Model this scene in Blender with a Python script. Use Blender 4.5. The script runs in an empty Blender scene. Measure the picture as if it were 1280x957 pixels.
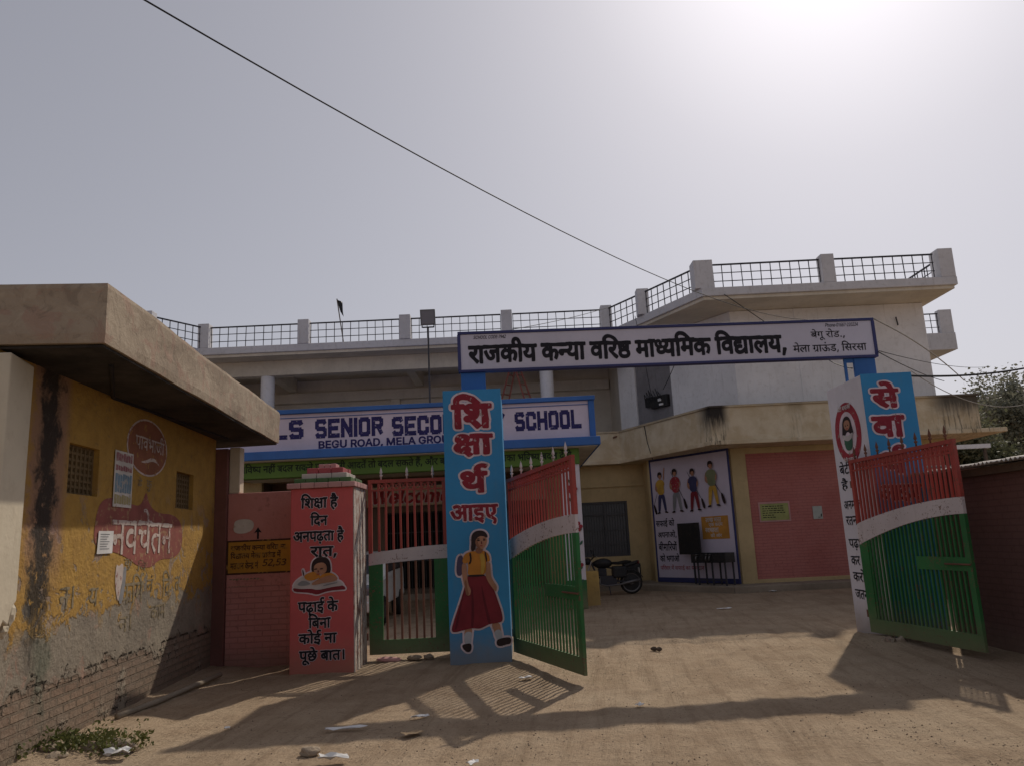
import bpy, bmesh, math, random
import numpy as np
from mathutils import Vector, Matrix, noise as mnoise, geometry as mgeo
R = math.radians
random.seed(7)
sc = bpy.context.scene
COL = sc.collection

# ---------------------------------------------------------------- camera
cd = bpy.data.cameras.new('camera')
cd.sensor_width = 36.0
cd.lens = 36.0 * 970.0 / 1280.0
cd.clip_start = 0.05
cd.clip_end = 2000
cam = bpy.data.objects.new('camera', cd)
COL.objects.link(cam)
TH, PH = R(11.3), R(-2.7)
Fw = Vector((0, math.cos(TH), math.sin(TH)))
r0 = Vector((1, 0, 0)); u0 = Vector((0, -math.sin(TH), math.cos(TH)))
Rt = math.cos(PH) * r0 + math.sin(PH) * u0
Up = -math.sin(PH) * r0 + math.cos(PH) * u0
cam.matrix_world = Matrix(((Rt.x, Up.x, -Fw.x, 0), (Rt.y, Up.y, -Fw.y, 0), (Rt.z, Up.z, -Fw.z, 1.6), (0, 0, 0, 1)))
sc.camera = cam

# ---------------------------------------------------------------- sky, sun, exposure
SUN_AZ, SUN_EL = 27.5, 43.2
w = bpy.data.worlds.new('World'); sc.world = w; w.use_nodes = True
wn = w.node_tree; wn.nodes.clear()
sky = wn.nodes.new('ShaderNodeTexSky'); sky.sky_type = 'NISHITA'; sky.sun_disc = False
sky.sun_elevation = R(SUN_EL); sky.sun_rotation = R(SUN_AZ)
sky.air_density = 1.0; sky.dust_density = 2.1; sky.ozone_density = 1.0; sky.altitude = 200
hs = wn.nodes.new('ShaderNodeHueSaturation'); hs.inputs['Saturation'].default_value = 0.35
bg = wn.nodes.new('ShaderNodeBackground'); bg.inputs['Strength'].default_value = 0.148
wo = wn.nodes.new('ShaderNodeOutputWorld')
gm_ = wn.nodes.new('ShaderNodeGamma'); gm_.inputs[1].default_value = 0.66   # a thick haze: less contrast across the sky
wn.links.new(sky.outputs[0], hs.inputs['Color']); wn.links.new(hs.outputs[0], gm_.inputs[0]); tint = wn.nodes.new('ShaderNodeMix'); tint.data_type = 'RGBA'; tint.blend_type = 'MULTIPLY'; tint.inputs[0].default_value = 1.0
tint.inputs[7].default_value = (1.14, 1.115, 1.185, 1)
wn.links.new(gm_.outputs[0], tint.inputs[6]); wn.links.new(tint.outputs[2], bg.inputs[0]); wn.links.new(bg.outputs[0], wo.inputs[0])
sl = bpy.data.lights.new('sun', 'SUN'); sl.energy = 3.0; sl.angle = R(0.9); sl.color = (1.0, 0.9, 0.76)
so = bpy.data.objects.new('sun', sl); COL.objects.link(so)
sd = Vector((math.sin(R(SUN_AZ)) * math.cos(R(SUN_EL)), math.cos(R(SUN_AZ)) * math.cos(R(SUN_EL)), math.sin(R(SUN_EL))))
so.rotation_euler = sd.to_track_quat('Z', 'Y').to_euler(); so.location = sd * 60
sc.view_settings.view_transform = 'Standard'; sc.view_settings.look = 'None'
sc.view_settings.exposure = -0.25; sc.view_settings.gamma = 1.0

# ---------------------------------------------------------------- object helpers
MW = {}
def mw(o):
    return MW.get(o.name, Matrix.Identity(4))
def tagp(o, label=None, cat=None, group=None, kind=None):
    if label: o['label'] = label
    if cat: o['category'] = cat
    if group: o['group'] = group
    if kind: o['kind'] = kind
    return o
def thing(name, label, cat, loc=(0, 0, 0), rz=0.0, group=None):
    o = bpy.data.objects.new(name, None); COL.objects.link(o)
    o.empty_display_size = 0.2
    o.location = loc; o.rotation_euler = (0, 0, rz)
    MW[o.name] = Matrix.Translation(loc) @ Matrix.Rotation(rz, 4, 'Z')
    return tagp(o, label, cat, group)
def fr(o, d):
    """frame on an upright face: u along d, v out of the face, w up"""
    d = Vector((d[0], d[1], 0)).normalized(); n = Vector((d.y, -d.x, 0))
    return Matrix(((d.x, n.x, 0, o[0]), (d.y, n.y, 0, o[1]), (0, 0, 1, o[2]), (0, 0, 0, 1)))

class MB:
    def __init__(s, T=None):
        s.v = []; s.f = []; s.m = []; s.T = T or Matrix.Identity(4); s.mi = 0
    def add(s, vs, fs):
        b = len(s.v)
        s.v += [s.T @ Vector(p) for p in vs]
        s.f += [[b + i for i in f] for f in fs]; s.m += [s.mi] * len(fs)
        return s
    def box(s, x0, x1, y0, y1, z0, z1, top=None):
        # top=(dx,dy): inset of the top face
        dx, dy = top or (0, 0)
        return s.add([(x0, y0, z0), (x1, y0, z0), (x1, y1, z0), (x0, y1, z0),
                      (x0 + dx, y0 + dy, z1), (x1 - dx, y0 + dy, z1), (x1 - dx, y1 - dy, z1), (x0 + dx, y1 - dy, z1)],
                     [(0, 3, 2, 1), (4, 5, 6, 7), (0, 1, 5, 4), (1, 2, 6, 5), (2, 3, 7, 6), (3, 0, 4, 7)])
    def prism(s, poly, z0, z1):
        n = len(poly)
        return s.add([(p[0], p[1], z0) for p in poly] + [(p[0], p[1], z1) for p in poly],
                     [tuple(range(n))[::-1], tuple(range(n, 2 * n))] + [(i, (i + 1) % n, n + (i + 1) % n, n + i) for i in range(n)])
    def uprism(s, poly, v0, v1):
        """polygon in (u,w), extruded along v"""
        n = len(poly)
        return s.add([(p[0], v0, p[1]) for p in poly] + [(p[0], v1, p[1]) for p in poly],
                     [tuple(range(n)), tuple(range(n, 2 * n))[::-1]] + [(i, (i + 1) % n, n + (i + 1) % n, n + i) for i in range(n)])
    def bar(s, a, b, t, t2=None, up=(0, 0, 1)):
        a = Vector(a); b = Vector(b); d = (b - a).normalized(); upv = Vector(up)
        if abs(d.dot(upv)) > 0.98: upv = Vector((0, 1, 0))
        x = d.cross(upv).normalized() * t / 2; y = x.cross(d).normalized() * (t2 or t) / 2
        return s.add([a - x - y, a + x - y, a + x + y, a - x + y, b - x - y, b + x - y, b + x + y, b - x + y],
                     [(0, 3, 2, 1), (4, 5, 6, 7), (0, 1, 5, 4), (1, 2, 6, 5), (2, 3, 7, 6), (3, 0, 4, 7)])
    def tube(s, pts, r, n=8, cap=True):
        pts = [Vector(p) for p in pts]; rs = r if isinstance(r, (list, tuple)) else [r] * len(pts)
        vs = []; fs = []; px = None
        for i, p in enumerate(pts):
            d = (pts[min(i + 1, len(pts) - 1)] - pts[max(i - 1, 0)]).normalized()
            if px is None:
                a = Vector((0, 0, 1)) if abs(d.z) < 0.9 else Vector((1, 0, 0)); px = d.cross(a).normalized()
            else:
                px = (px - d * px.dot(d)).normalized()
            py = d.cross(px)
            for k in range(n):
                t = 2 * math.pi * k / n
                vs.append(p + (px * math.cos(t) + py * math.sin(t)) * rs[i])
        for i in range(len(pts) - 1):
            for k in range(n):
                fs.append((i * n + k, i * n + (k + 1) % n, (i + 1) * n + (k + 1) % n, (i + 1) * n + k))
        if cap: fs += [tuple(range(n))[::-1], tuple(range((len(pts) - 1) * n, len(pts) * n))]
        return s.add(vs, fs)
    def lathe(s, prof, c=(0, 0, 0), axis='z', n=16):
        vs = []; fs = []; m = len(prof)
        for k in range(n):
            t = 2 * math.pi * k / n
            for r, z in prof:
                p = (r * math.cos(t), r * math.sin(t), z)
                if axis == 'y': p = (p[0], p[2], p[1])
                if axis == 'x': p = (p[2], p[0], p[1])
                vs.append((p[0] + c[0], p[1] + c[1], p[2] + c[2]))
        for k in range(n):
            for j in range(m - 1):
                fs.append((k * m + j, ((k + 1) % n) * m + j, ((k + 1) % n) * m + j + 1, k * m + j + 1))
        return s.add(vs, fs)
    def blob(s, c, r, seed=0, rough=0.25, sub=2):
        bm = bmesh.new(); bmesh.ops.create_icosphere(bm, subdivisions=sub, radius=1)
        vs = []
        for v in bm.verts:
            k = 1 + rough * mnoise.noise(v.co * 1.3 + Vector((seed * 7.1, seed * 3.3, seed)))
            vs.append((c[0] + v.co.x * r[0] * k, c[1] + v.co.y * r[1] * k, c[2] + v.co.z * r[2] * k))
        fs = [[v.index for v in f.verts] for f in bm.faces]; bm.free()
        return s.add(vs, fs)
    def sheet(s, loops, v):
        """flat filled outlines in (u,w) at depth v (holes by nesting)"""
        ar = lambda l: sum(a[0] * b[1] - b[0] * a[1] for a, b in zip(l, l[1:] + l[:1])) / 2
        def inside(p, l):
            c = False
            for a, b in zip(l, l[1:] + l[:1]):
                if (a[1] > p[1]) != (b[1] > p[1]) and p[0] < a[0] + (p[1] - a[1]) * (b[0] - a[0]) / (b[1] - a[1]): c = not c
            return c
        L = sorted([(abs(ar(l)), l) for l in loops], key=lambda q: -q[0]); grp = []; par = []
        for i, (A, l) in enumerate(L):
            enc = [j for j in range(i) if inside(l[0], L[j][1])]
            if len(enc) % 2 == 0: grp.append([i, []])
            else:
                for g in grp:
                    if g[0] == enc[-1]: g[1].append(i)
        for o, hs_ in grp:
            ls = [L[o][1]] + [L[h][1] for h in hs_]
            tri = mgeo.tessellate_polygon([[Vector((p[0], p[1], 0)) for p in l] for l in ls])
            s.add([(p[0], v, p[1]) for l in ls for p in l], [t for t in tri])
        return s
    def build(s, name, mats, parent=None, bevel=0, smooth=False, recalc=True):
        me = bpy.data.meshes.new(name)
        inv = mw(parent).inverted() if parent else Matrix.Identity(4)
        me.from_pydata([inv @ p for p in s.v], [], s.f)
        if not isinstance(mats, (list, tuple)): mats = [mats]
        for m in mats: me.materials.append(m)
        if len(mats) > 1: me.polygons.foreach_set('material_index', s.m)
        if recalc:
            bm = bmesh.new(); bm.from_mesh(me); bmesh.ops.recalc_face_normals(bm, faces=bm.faces); bm.to_mesh(me); bm.free()
        if smooth: me.polygons.foreach_set('use_smooth', [True] * len(me.polygons))
        o = bpy.data.objects.new(name, me); COL.objects.link(o)
        if parent: o.parent = parent; MW[o.name] = mw(parent)
        if bevel:
            b = o.modifiers.new('bevel', 'BEVEL'); b.width = bevel; b.segments = 2; b.limit_method = 'ANGLE'; b.angle_limit = R(40)
        return o
def copy_tree(o, parent=None):
    c = o.copy(); COL.objects.link(c)
    if parent: c.parent = parent
    for ch in list(o.children): copy_tree(ch, c)
    return c

# ---------------------------------------------------------------- materials
class NT:
    def __init__(s, name):
        s.m = bpy.data.materials.new(name); s.m.use_nodes = True; s.t = s.m.node_tree
        s.t.nodes.clear(); s.b = s.n('ShaderNodeBsdfPrincipled'); s.o = s.n('ShaderNodeOutputMaterial')
        s.t.links.new(s.b.outputs[0], s.o.inputs[0]); s._pos = None
    def n(s, t): return s.t.nodes.new(t)
    def put(s, inp, v):
        if isinstance(v, bpy.types.NodeSocket): s.t.links.new(v, inp)
        elif isinstance(v, (tuple, list)) and len(v) == 3 and inp.type == 'RGBA': inp.default_value = (*v, 1)
        else: inp.default_value = v
    @property
    def pos(s):
        if s._pos is None: s._pos = s.n('ShaderNodeNewGeometry').outputs['Position']
        return s._pos
    def xyz(s, v=None):
        x = s.n('ShaderNodeSeparateXYZ'); s.put(x.inputs[0], v or s.pos); return x.outputs
    def comb(s, x, y, z):
        c = s.n('ShaderNodeCombineXYZ')
        for i, k in enumerate((x, y, z)): s.put(c.inputs[i], k)
        return c.outputs[0]
    def vmul(s, v, k):
        m = s.n('ShaderNodeVectorMath'); m.operation = 'MULTIPLY'; s.put(m.inputs[0], v); m.inputs[1].default_value = k; return m.outputs[0]
    def noise(s, scale, detail=4, rough=0.55, vec=None, dist=0.0):
        x = s.n('ShaderNodeTexNoise'); s.put(x.inputs['Vector'], vec or s.pos)
        x.inputs['Scale'].default_value = scale; x.inputs['Detail'].default_value = detail; x.inputs['Roughness'].default_value = rough
        x.inputs['Distortion'].default_value = dist; return x.outputs[0]
    def voro(s, scale, vec=None, feat='F1'):
        x = s.n('ShaderNodeTexVoronoi'); x.feature = feat; s.put(x.inputs['Vector'], vec or s.pos); x.inputs['Scale'].default_value = scale
        return x.outputs[0]
    def math(s, op, a, b=0.0, clamp=False):
        x = s.n('ShaderNodeMath'); x.operation = op; x.use_clamp = clamp; s.put(x.inputs[0], a); s.put(x.inputs[1], b); return x.outputs[0]
    def step(s, v, a, b):
        """smooth 0..1 as v goes a..b"""
        x = s.n('ShaderNodeMapRange'); x.interpolation_type = 'SMOOTHSTEP'; s.put(x.inputs[0], v); x.inputs[1].default_value = a; x.inputs[2].default_value = b
        if a > b:
            x.inputs[1].default_value = b; x.inputs[2].default_value = a; x.inputs[3].default_value = 1; x.inputs[4].default_value = 0
        return x.outputs[0]
    def mix(s, f, a, b, mode='MIX'):
        x = s.n('ShaderNodeMix'); x.data_type = 'RGBA'; x.blend_type = mode
        s.put(x.inputs[0], f); s.put(x.inputs[6], a); s.put(x.inputs[7], b); return x.outputs[2]
    def brick(s, vec, w=0.24, h=0.075, mortar=0.012, c1=(1, 1, 1), c2=(0.7, 0.7, 0.7), cm=(0, 0, 0)):
        x = s.n('ShaderNodeTexBrick'); s.put(x.inputs['Vector'], vec); x.inputs['Scale'].default_value = 1
        x.inputs['Brick Width'].default_value = w; x.inputs['Row Height'].default_value = h; x.inputs['Mortar Size'].default_value = mortar
        x.inputs['Mortar Smooth'].default_value = 0.3
        s.put(x.inputs['Color1'], c1); s.put(x.inputs['Color2'], c2); s.put(x.inputs['Mortar'], cm); return x.outputs
    def bump(s, h, st=0.4, d=0.02, prev=None):
        x = s.n('ShaderNodeBump'); s.put(x.inputs['Height'], h); x.inputs['Strength'].default_value = st; x.inputs['Distance'].default_value = d
        if prev is not None: s.put(x.inputs['Normal'], prev)
        return x.outputs[0]
    def done(s, col, rough=0.8, nrm=None, metal=0.0, spec=0.3):
        s.put(s.b.inputs['Base Color'], col); s.put(s.b.inputs['Roughness'], rough); s.put(s.b.inputs['Metallic'], metal)
        s.put(s.b.inputs['Specular IOR Level'], spec)
        if nrm is not None: s.put(s.b.inputs['Normal'], nrm)
        return s.m

def scale3(c, k): return tuple(min(1, x * k) for x in c)
def paint(name, c, rough=0.65, dirt=0.35, dcol=(0.16, 0.12, 0.09), bump=0.15, fine=40, var=0.18, dust=0.0, metal=0.0, spec=0.3, chip=0.0):
    """a weathered coat: tone drift, stains, streaks and a grain"""
    t = NT(name)
    big = t.noise(1.1, 5, 0.6); sm = t.noise(9, 5, 0.6); st = t.noise(3.5, 6, 0.65, vec=t.vmul(t.pos, (3.0, 3.0, 0.35)))
    col = t.mix(t.step(big, 0.3, 0.7), scale3(c, 1 - var), scale3(c, 1 + var * 0.6))
    col = t.mix(t.math('MULTIPLY', t.step(sm, 0.5, 0.72), dirt * 0.6), col, dcol)
    col = t.mix(t.math('MULTIPLY', t.step(st, 0.54, 0.78), dirt), col, dcol)
    if dust:
        z = t.xyz()[2]
        k = t.math('MULTIPLY', t.step(t.math('ADD', z, t.math('MULTIPLY', sm, 0.35)), 0.75, 0.15), dust)
        col = t.mix(k, col, (0.27, 0.2, 0.13))
    if chip:
        ch = t.noise(32, 4, 0.65); c2 = t.noise(5, 4, 0.6)
        col = t.mix(t.math('MULTIPLY', t.step(t.math('ADD', ch, t.math('MULTIPLY', c2, 0.6)), 1.02 - chip, 1.06 - chip), 0.85), col, (0.16, 0.085, 0.055))
    f = t.noise(fine, 3, 0.6)
    return t.done(col, rough, t.bump(t.math('ADD', f, t.math('MULTIPLY', sm, 1.5)), bump, 0.01), metal, spec)
def flatpaint(name, c, wear=0.0, rough=0.7, under=(0.3, 0.26, 0.2)):
    t = NT(name); n1 = t.noise(14, 5, 0.65); n2 = t.noise(4, 3)
    col = t.mix(t.step(n2, 0.3, 0.7), scale3(c, 0.85), scale3(c, 1.12))
    if wear: col = t.mix(t.math('MULTIPLY', t.step(n1, 0.62 - wear * 0.3, 0.66 - wear * 0.2), 0.85), col, under)
    return t.done(col, rough)
# outlines of the letters used on the walls and boards (units of 1/1000 em), and how each phrase is set
GLY = {
'd52':'395,42 341,-12 302,21 265,54 230,87 197,120 166,151 138,181 113,209 92,234 75,256 62,275 53,292 46,305 43,317 41,329 40,340 42,352 47,364 55,376 67,385 83,391 104,393 120,392 134,388 148,382 159,373 171,362 181,349 205,363 224,380 238,399 248,420 254,443 256,468 255,483 254,498 251,514 247,528 243,540 239,551 0,551 0,622 424,622 424,551 320,551 329,525 334,494 336,458 334,423 326,392 314,365 298,341 278,319 254,300 227,284 198,268 167,254 199,219 233,183 272,146 312,110 353,75',
'd66':'170,551 170,0 89,0 89,551 0,551 0,622 273,622 273,551',
'd32':'653,551 653,0 572,0 572,370 435,370 410,370 391,371 378,373 400,352 420,329 436,303 448,276 456,247 458,218 456,189 449,163 438,141 422,122 404,107 384,95 360,87 336,82 310,80 275,83 242,94 209,110 177,135 147,169 117,212 88,264 59,327 31,401 102,426 133,344 165,276 198,222 232,184 268,161 306,153 326,155 344,161 358,170 370,184 377,203 379,227 376,256 365,283 348,310 327,335 301,357 273,377 302,441 572,441 572,551 0,551 0,622 757,622 757,551',
'd25':'777,551 452,551 452,349 486,377 525,393 569,399 610,394 645,381 675,358 698,326 711,286 716,239 714,208 709,175 701,141 689,107 672,73 651,39 579,80 595,102 608,127 620,154 629,182 634,210 636,237 634,266 627,289 616,307 602,320 584,327 562,330 526,322 489,298 452,258 452,0 371,0 371,174 354,161 334,148 312,136 286,126 258,120 226,118 195,120 166,126 138,137 112,152 90,171 71,194 57,222 49,254 46,290 52,340 70,382 101,417 141,443 189,459 244,464 260,464 277,462 296,460 313,458 328,456 339,454 333,381 321,384 308,386 292,388 277,390 262,391 249,391 213,388 183,379 159,365 141,345 131,321 127,292 130,260 141,234 158,214 179,199 202,191 228,188 256,190 282,197 306,209 329,224 350,241 371,260 371,551 0,551 0,622 777,622',
'd68':'-185,615 -195,638 -204,660 -211,682 -216,704 -219,726 -220,748 -215,789 -201,824 -178,854 -146,878 -107,891 -61,896 -23,893 10,883 39,868 64,845 87,815 108,778 127,734 145,682 163,622 273,622 273,551 170,551 170,0 89,0 89,551 0,551 0,622 87,622 68,685 49,736 28,776 5,803 -23,820 -57,825 -82,822 -102,814 -118,800 -130,782 -137,760 -139,733 -138,711 -135,691 -129,672 -122,653 -114,634 -105,615',
'd51':'595,622 595,551 491,551 491,0 410,0 410,179 390,167 368,157 343,146 316,138 286,134 253,132 197,139 148,159 108,192 75,237 52,291 38,353 76,363 106,375 130,390 147,407 157,430 160,457 159,475 155,493 148,509 141,524 132,538 123,551 0,551 0,622|129,301 144,271 160,247 180,228 202,214 228,206 259,203 291,205 320,212 346,224 370,239 391,256 410,274 410,551 211,551 227,516 237,481 240,445 228,381 191,333',
'd3':'',
'd202':'0,622 373,622 373,551 0,551|204,298 204,244 202,227 198,213 190,202 180,194 167,190 153,188 137,190 120,197 102,209 85,224 70,241 56,260 45,280 39,299 37,318 38,332 43,345 50,355 62,363 78,367 98,369 385,369 385,298',
'd57':'571,551 467,551 467,0 387,0 387,165 368,153 347,143 324,132 297,124 267,120 233,118 198,120 166,127 137,139 111,155 89,174 70,198 57,224 49,254 46,286 52,339 72,383 104,418 146,444 196,459 255,464 264,464 275,463 288,462 300,461 313,460 326,459 337,458 346,456 354,454 349,381 336,384 321,386 306,388 290,390 274,391 259,391 221,388 188,379 162,364 143,343 131,318 127,287 131,256 141,231 158,212 181,199 206,191 235,188 268,191 298,198 324,210 348,226 369,242 387,260 387,551 0,551 0,622 571,622',
'd67':'89,551 0,551 0,622 80,622 72,637 66,653 60,669 56,686 54,705 53,724 59,773 79,814 111,849 154,875 206,891 266,896 356,888 440,862 516,820 585,763 648,695 704,615 620,615 515,731 402,801 283,824 240,821 203,811 174,794 152,772 138,746 134,714 135,695 138,677 144,662 150,647 157,634 165,622 273,622 273,551 170,551 170,0 89,0',
'd565':'300,0 264,2 228,8 193,18 160,31 132,50 107,72 88,99 77,132 73,170 75,196 80,220 90,242 102,261 118,278 136,292 122,308 109,326 98,346 90,368 86,394 84,423 84,551 0,551 0,622 604,622 604,551 495,551 495,334 455,299 478,282 499,263 516,242 529,218 537,191 540,161 537,125 526,95 510,68 487,47 458,30 425,16 387,7 345,2|414,356 414,551 219,551|164,437 165,409 168,385 174,366 182,350 194,335 208,323 245,331 286,335 331,337 346,337 164,522|305,71 350,73 387,81 418,93 442,111 455,134 460,164 458,184 453,202 444,217 432,230 419,242 404,252 388,260 371,267 354,272 321,272 298,271 275,270 254,267 235,263 217,257 201,250 187,241 176,231 166,219 159,205 154,189 153,171 155,148 162,128 174,112 190,99 208,88 230,80 254,75 279,72',
'd50':'509,551 509,0 428,0 428,250 207,250 207,213 205,193 201,177 192,166 182,157 171,153 159,151 146,152 133,157 119,164 105,173 92,183 80,196 69,209 59,223 50,237 44,251 40,265 39,278 41,289 45,300 52,308 64,315 80,320 100,321 126,321 126,551 0,551 0,622 612,622 612,551|428,551 207,551 207,321 428,321',
'd201':'482,178 456,158 429,141 400,125 366,113 328,105 283,103 235,108 193,121 158,144 132,173 116,209 111,251 112,269 115,286 120,303 127,319 136,334 148,348 119,362 93,380 72,402 55,427 45,458 42,493 47,531 60,564 83,592 113,614 147,628 187,632 220,629 250,620 276,604 295,583 307,559 311,531 307,500 293,471 271,443 210,482 217,489 222,496 226,504 228,511 230,519 230,526 229,536 226,545 220,554 212,562 200,566 184,568 166,566 150,558 136,546 125,530 118,511 116,489 118,469 123,452 132,438 143,426 156,416 172,409 188,404 205,400 223,397 244,401 265,404 288,405 296,405 304,405 312,404 321,403 328,403 333,402 326,332 322,333 317,333 312,333 306,333 302,333 298,333 267,331 241,324 220,312 204,297 194,277 191,254 194,229 204,209 220,193 240,182 264,175 292,173 326,175 356,183 382,195 405,210 426,227 445,245',
'd536':'264,-11 211,-7 166,7 128,29 100,59 83,94 77,136 80,170 91,202 108,230 90,246 75,263 61,282 50,303 44,326 42,352 43,370 46,386 52,400 59,413 68,424 79,433 95,444 112,452 131,458 152,462 175,464 202,465 270,465 270,551 0,551 0,622 699,622 699,551 595,551 595,-12 514,-12 514,101 497,85 478,68 456,51 432,35 405,20 374,7 341,-3 304,-9|514,551 351,551 351,394 203,394 184,394 170,393 159,391 151,389 143,385 137,381 129,372 124,361 122,347 123,333 127,320 134,308 143,296 154,286 166,277 200,290 237,297 277,300 286,300 297,299 309,298 322,297 334,296 346,295 356,294 366,292 373,290 367,218 355,220 341,222 327,224 312,226 297,227 282,227 244,225 213,217 189,204 172,187 161,166 158,141 161,115 171,95 188,79 209,68 235,61 265,59 315,64 361,78 403,101 442,132 479,169 514,211',
'd54':'0,551 0,622 693,622 693,551 589,551 589,0 508,0 508,355 504,356 499,356 494,356 478,355 462,351 445,344 429,334 413,319 397,300 382,276 369,245 356,208 279,232 288,261 299,288 311,313 295,324 279,334 263,342 246,348 228,352 209,353 184,350 164,343 148,330 136,313 128,294 126,271 128,246 136,222 148,198 164,175 185,151 210,126 239,100 272,71 309,40 255,-12 217,21 182,53 149,84 119,114 94,145 73,176 57,207 48,240 45,275 48,308 56,337 70,362 87,382 108,398 131,410 156,419 180,424 204,426 233,424 259,420 284,412 308,400 332,387 354,370 396,401 444,420 499,426 502,426 505,426 508,426 508,551',
'd799':'46,-129 56,-89 65,-47 74,-3 83,40 90,80 95,116 192,116 199,105 189,69 177,30 162,-11 146,-52 130,-91 113,-129',
'd48':'585,551 482,551 482,0 401,0 401,165 382,153 360,143 336,132 308,124 276,120 241,118 205,120 171,127 140,139 113,155 90,174 71,198 57,224 49,254 46,286 53,339 73,383 106,418 151,444 204,459 265,464 275,464 286,463 299,462 312,461 325,460 338,459 351,458 361,456 369,454 363,385 349,388 334,390 318,392 301,394 285,395 268,395 255,395 242,394 230,392 365,224 377,234 389,244 401,256 401,551 0,551 0,622 585,622|127,287 131,255 142,229 160,210 184,195 212,187 242,184 254,184 265,185 276,187 287,189 298,192 308,195 168,370 145,348 132,321',
'd75':'-169,615 -183,664 -197,705 -210,740 -225,767 -240,788 -256,804 -274,815 -293,821 -315,823 -329,823 -342,821 -354,818 -365,815 -375,812 -385,809 -409,882 -382,890 -351,894 -318,896 -284,893 -252,885 -224,870 -199,850 -175,820 -154,784 -133,737 -113,681 -94,615',
'd27':'208,551 208,234 207,218 202,204 196,193 186,185 174,180 160,178 143,180 125,187 106,199 89,214 74,231 60,250 49,270 43,289 41,308 43,322 47,335 54,345 66,353 82,357 102,359 127,359 127,551 0,551 0,622 578,622 578,551 474,551 474,0 393,0 393,551',
'd70':'-63,-245 -80,-251 -98,-257 -116,-262 -135,-265 -154,-267 -173,-268 -219,-264 -259,-250 -290,-228 -314,-200 -328,-165 -333,-126 -328,-90 -313,-58 -287,-29 -253,-7 -211,7 -162,11 -114,8 -70,-1 -31,-17 5,-38 38,-62 68,-90 96,-122 121,-154 145,-189 83,-228 47,-177 10,-135 -27,-101 -66,-77 -109,-62 -156,-57 -187,-59 -213,-66 -233,-76 -247,-91 -256,-108 -259,-128 -256,-151 -248,-168 -234,-181 -217,-189 -198,-194 -178,-196 -161,-195 -145,-194 -130,-190 -116,-186 -102,-181 -88,-175',
'd79':'170,551 170,0 89,0 89,551 0,551 0,622 273,622 273,551|90,615 76,664 62,705 48,740 34,767 19,788 3,804 -15,815 -34,821 -56,823 -70,823 -83,821 -95,818 -106,815 -116,812 -126,809 -150,882 -123,890 -92,894 -59,896 -25,893 7,885 34,870 60,850 84,820 106,784 126,737 146,681 165,615',
'd37':'358,222 339,221 319,219 300,215 281,210 264,204 248,197 218,217 192,239 169,263 151,290 141,319 137,352 138,370 141,386 147,400 154,413 163,424 174,433 190,443 208,451 228,458 251,462 277,464 308,465 401,465 401,551 0,551 0,622 592,622 592,551 482,551 482,394 298,394 279,394 265,393 254,391 246,389 238,385 232,381 224,372 219,361 217,347 219,332 223,318 231,306 241,296 251,286 261,277 293,286 326,292 362,294 409,290 450,277 485,256 512,228 529,194 534,154 529,112 512,75 485,44 447,19 397,5 337,0 274,5 215,20 162,44 112,76 66,114 25,158 86,207 124,166 163,132 202,106 244,88 289,78 337,74 401,83 440,109 453,152 450,173 442,191 428,204 410,214 386,220',
'd801':'72,54 74,76 80,94 90,106 103,114 117,119 133,121 150,119 164,114 178,106 188,94 194,76 196,54 194,32 188,15 178,2 164,-7 150,-12 133,-14 117,-12 103,-7 90,2 80,15 74,32',
'd256':'172,-24 125,43 393,205 393,551 208,551 208,234 207,218 202,204 196,193 186,185 174,180 160,178 143,180 125,187 106,199 89,214 74,231 60,250 49,270 43,289 41,308 43,322 47,335 54,345 66,353 82,357 102,359 127,359 127,551 0,551 0,622 578,622 578,551 474,551 474,0 393,0 393,122',
'd14':'0,622 780,622 780,551 453,551 471,524 481,495 485,464 476,409 450,364 406,328 413,322 420,316 427,309 434,302 440,295 446,288 467,302 487,313 508,322 529,328 551,332 573,333 614,329 649,315 680,294 703,264 716,228 721,185 719,154 714,124 706,93 694,62 677,31 656,0 584,41 600,61 613,83 625,106 634,130 639,155 641,181 639,208 632,229 620,244 605,255 587,262 565,264 539,260 512,248 484,227 488,216 492,204 495,192 497,179 499,166 499,152 497,120 489,92 476,68 460,47 439,30 415,17 388,8 359,2 328,0 291,3 254,14 220,30 186,55 153,88 120,130 89,181 59,242 29,313 100,338 119,288 140,242 162,200 184,164 209,133 234,108 262,89 290,78 320,74 346,76 368,82 388,92 402,108 411,131 414,160 412,187 404,212 392,236 375,258 354,280 329,301 308,298 287,295 264,294 259,364 304,368 341,376 368,390 388,409 400,433 404,463 402,482 397,500 389,516 378,529 365,541 351,551 0,551',
'd6':'-185,772 -183,787 -178,801 -168,813 -157,822 -144,828 -130,830 -115,828 -102,822 -91,813 -82,801 -77,787 -75,772 -77,757 -82,743 -91,731 -102,722 -115,716 -130,714 -144,716 -157,722 -168,731 -178,743 -183,757',
'd60':'587,551 587,0 506,0 506,266 487,261 467,257 448,254 428,252 405,251 380,251 352,252 322,254 292,258 262,264 236,270 212,277 198,269 183,261 167,253 196,218 228,182 264,146 301,110 340,75 380,42 326,-12 289,21 254,54 220,87 189,120 160,151 133,181 109,209 89,234 73,256 60,275 51,292 46,305 42,317 41,329 40,340 42,352 47,364 55,376 67,385 83,391 104,393 120,392 134,388 148,382 159,373 171,362 181,350 194,364 203,380 210,398 214,418 216,438 217,458 217,477 215,495 212,512 209,527 205,540 201,551 0,551 0,622 691,622 691,551|369,322 394,322 418,324 440,326 462,329 484,334 506,339 506,551 281,551 285,539 289,526 293,511 296,495 297,477 298,458 297,431 294,407 288,385 281,365 272,348 262,333 297,327 333,323',
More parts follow.
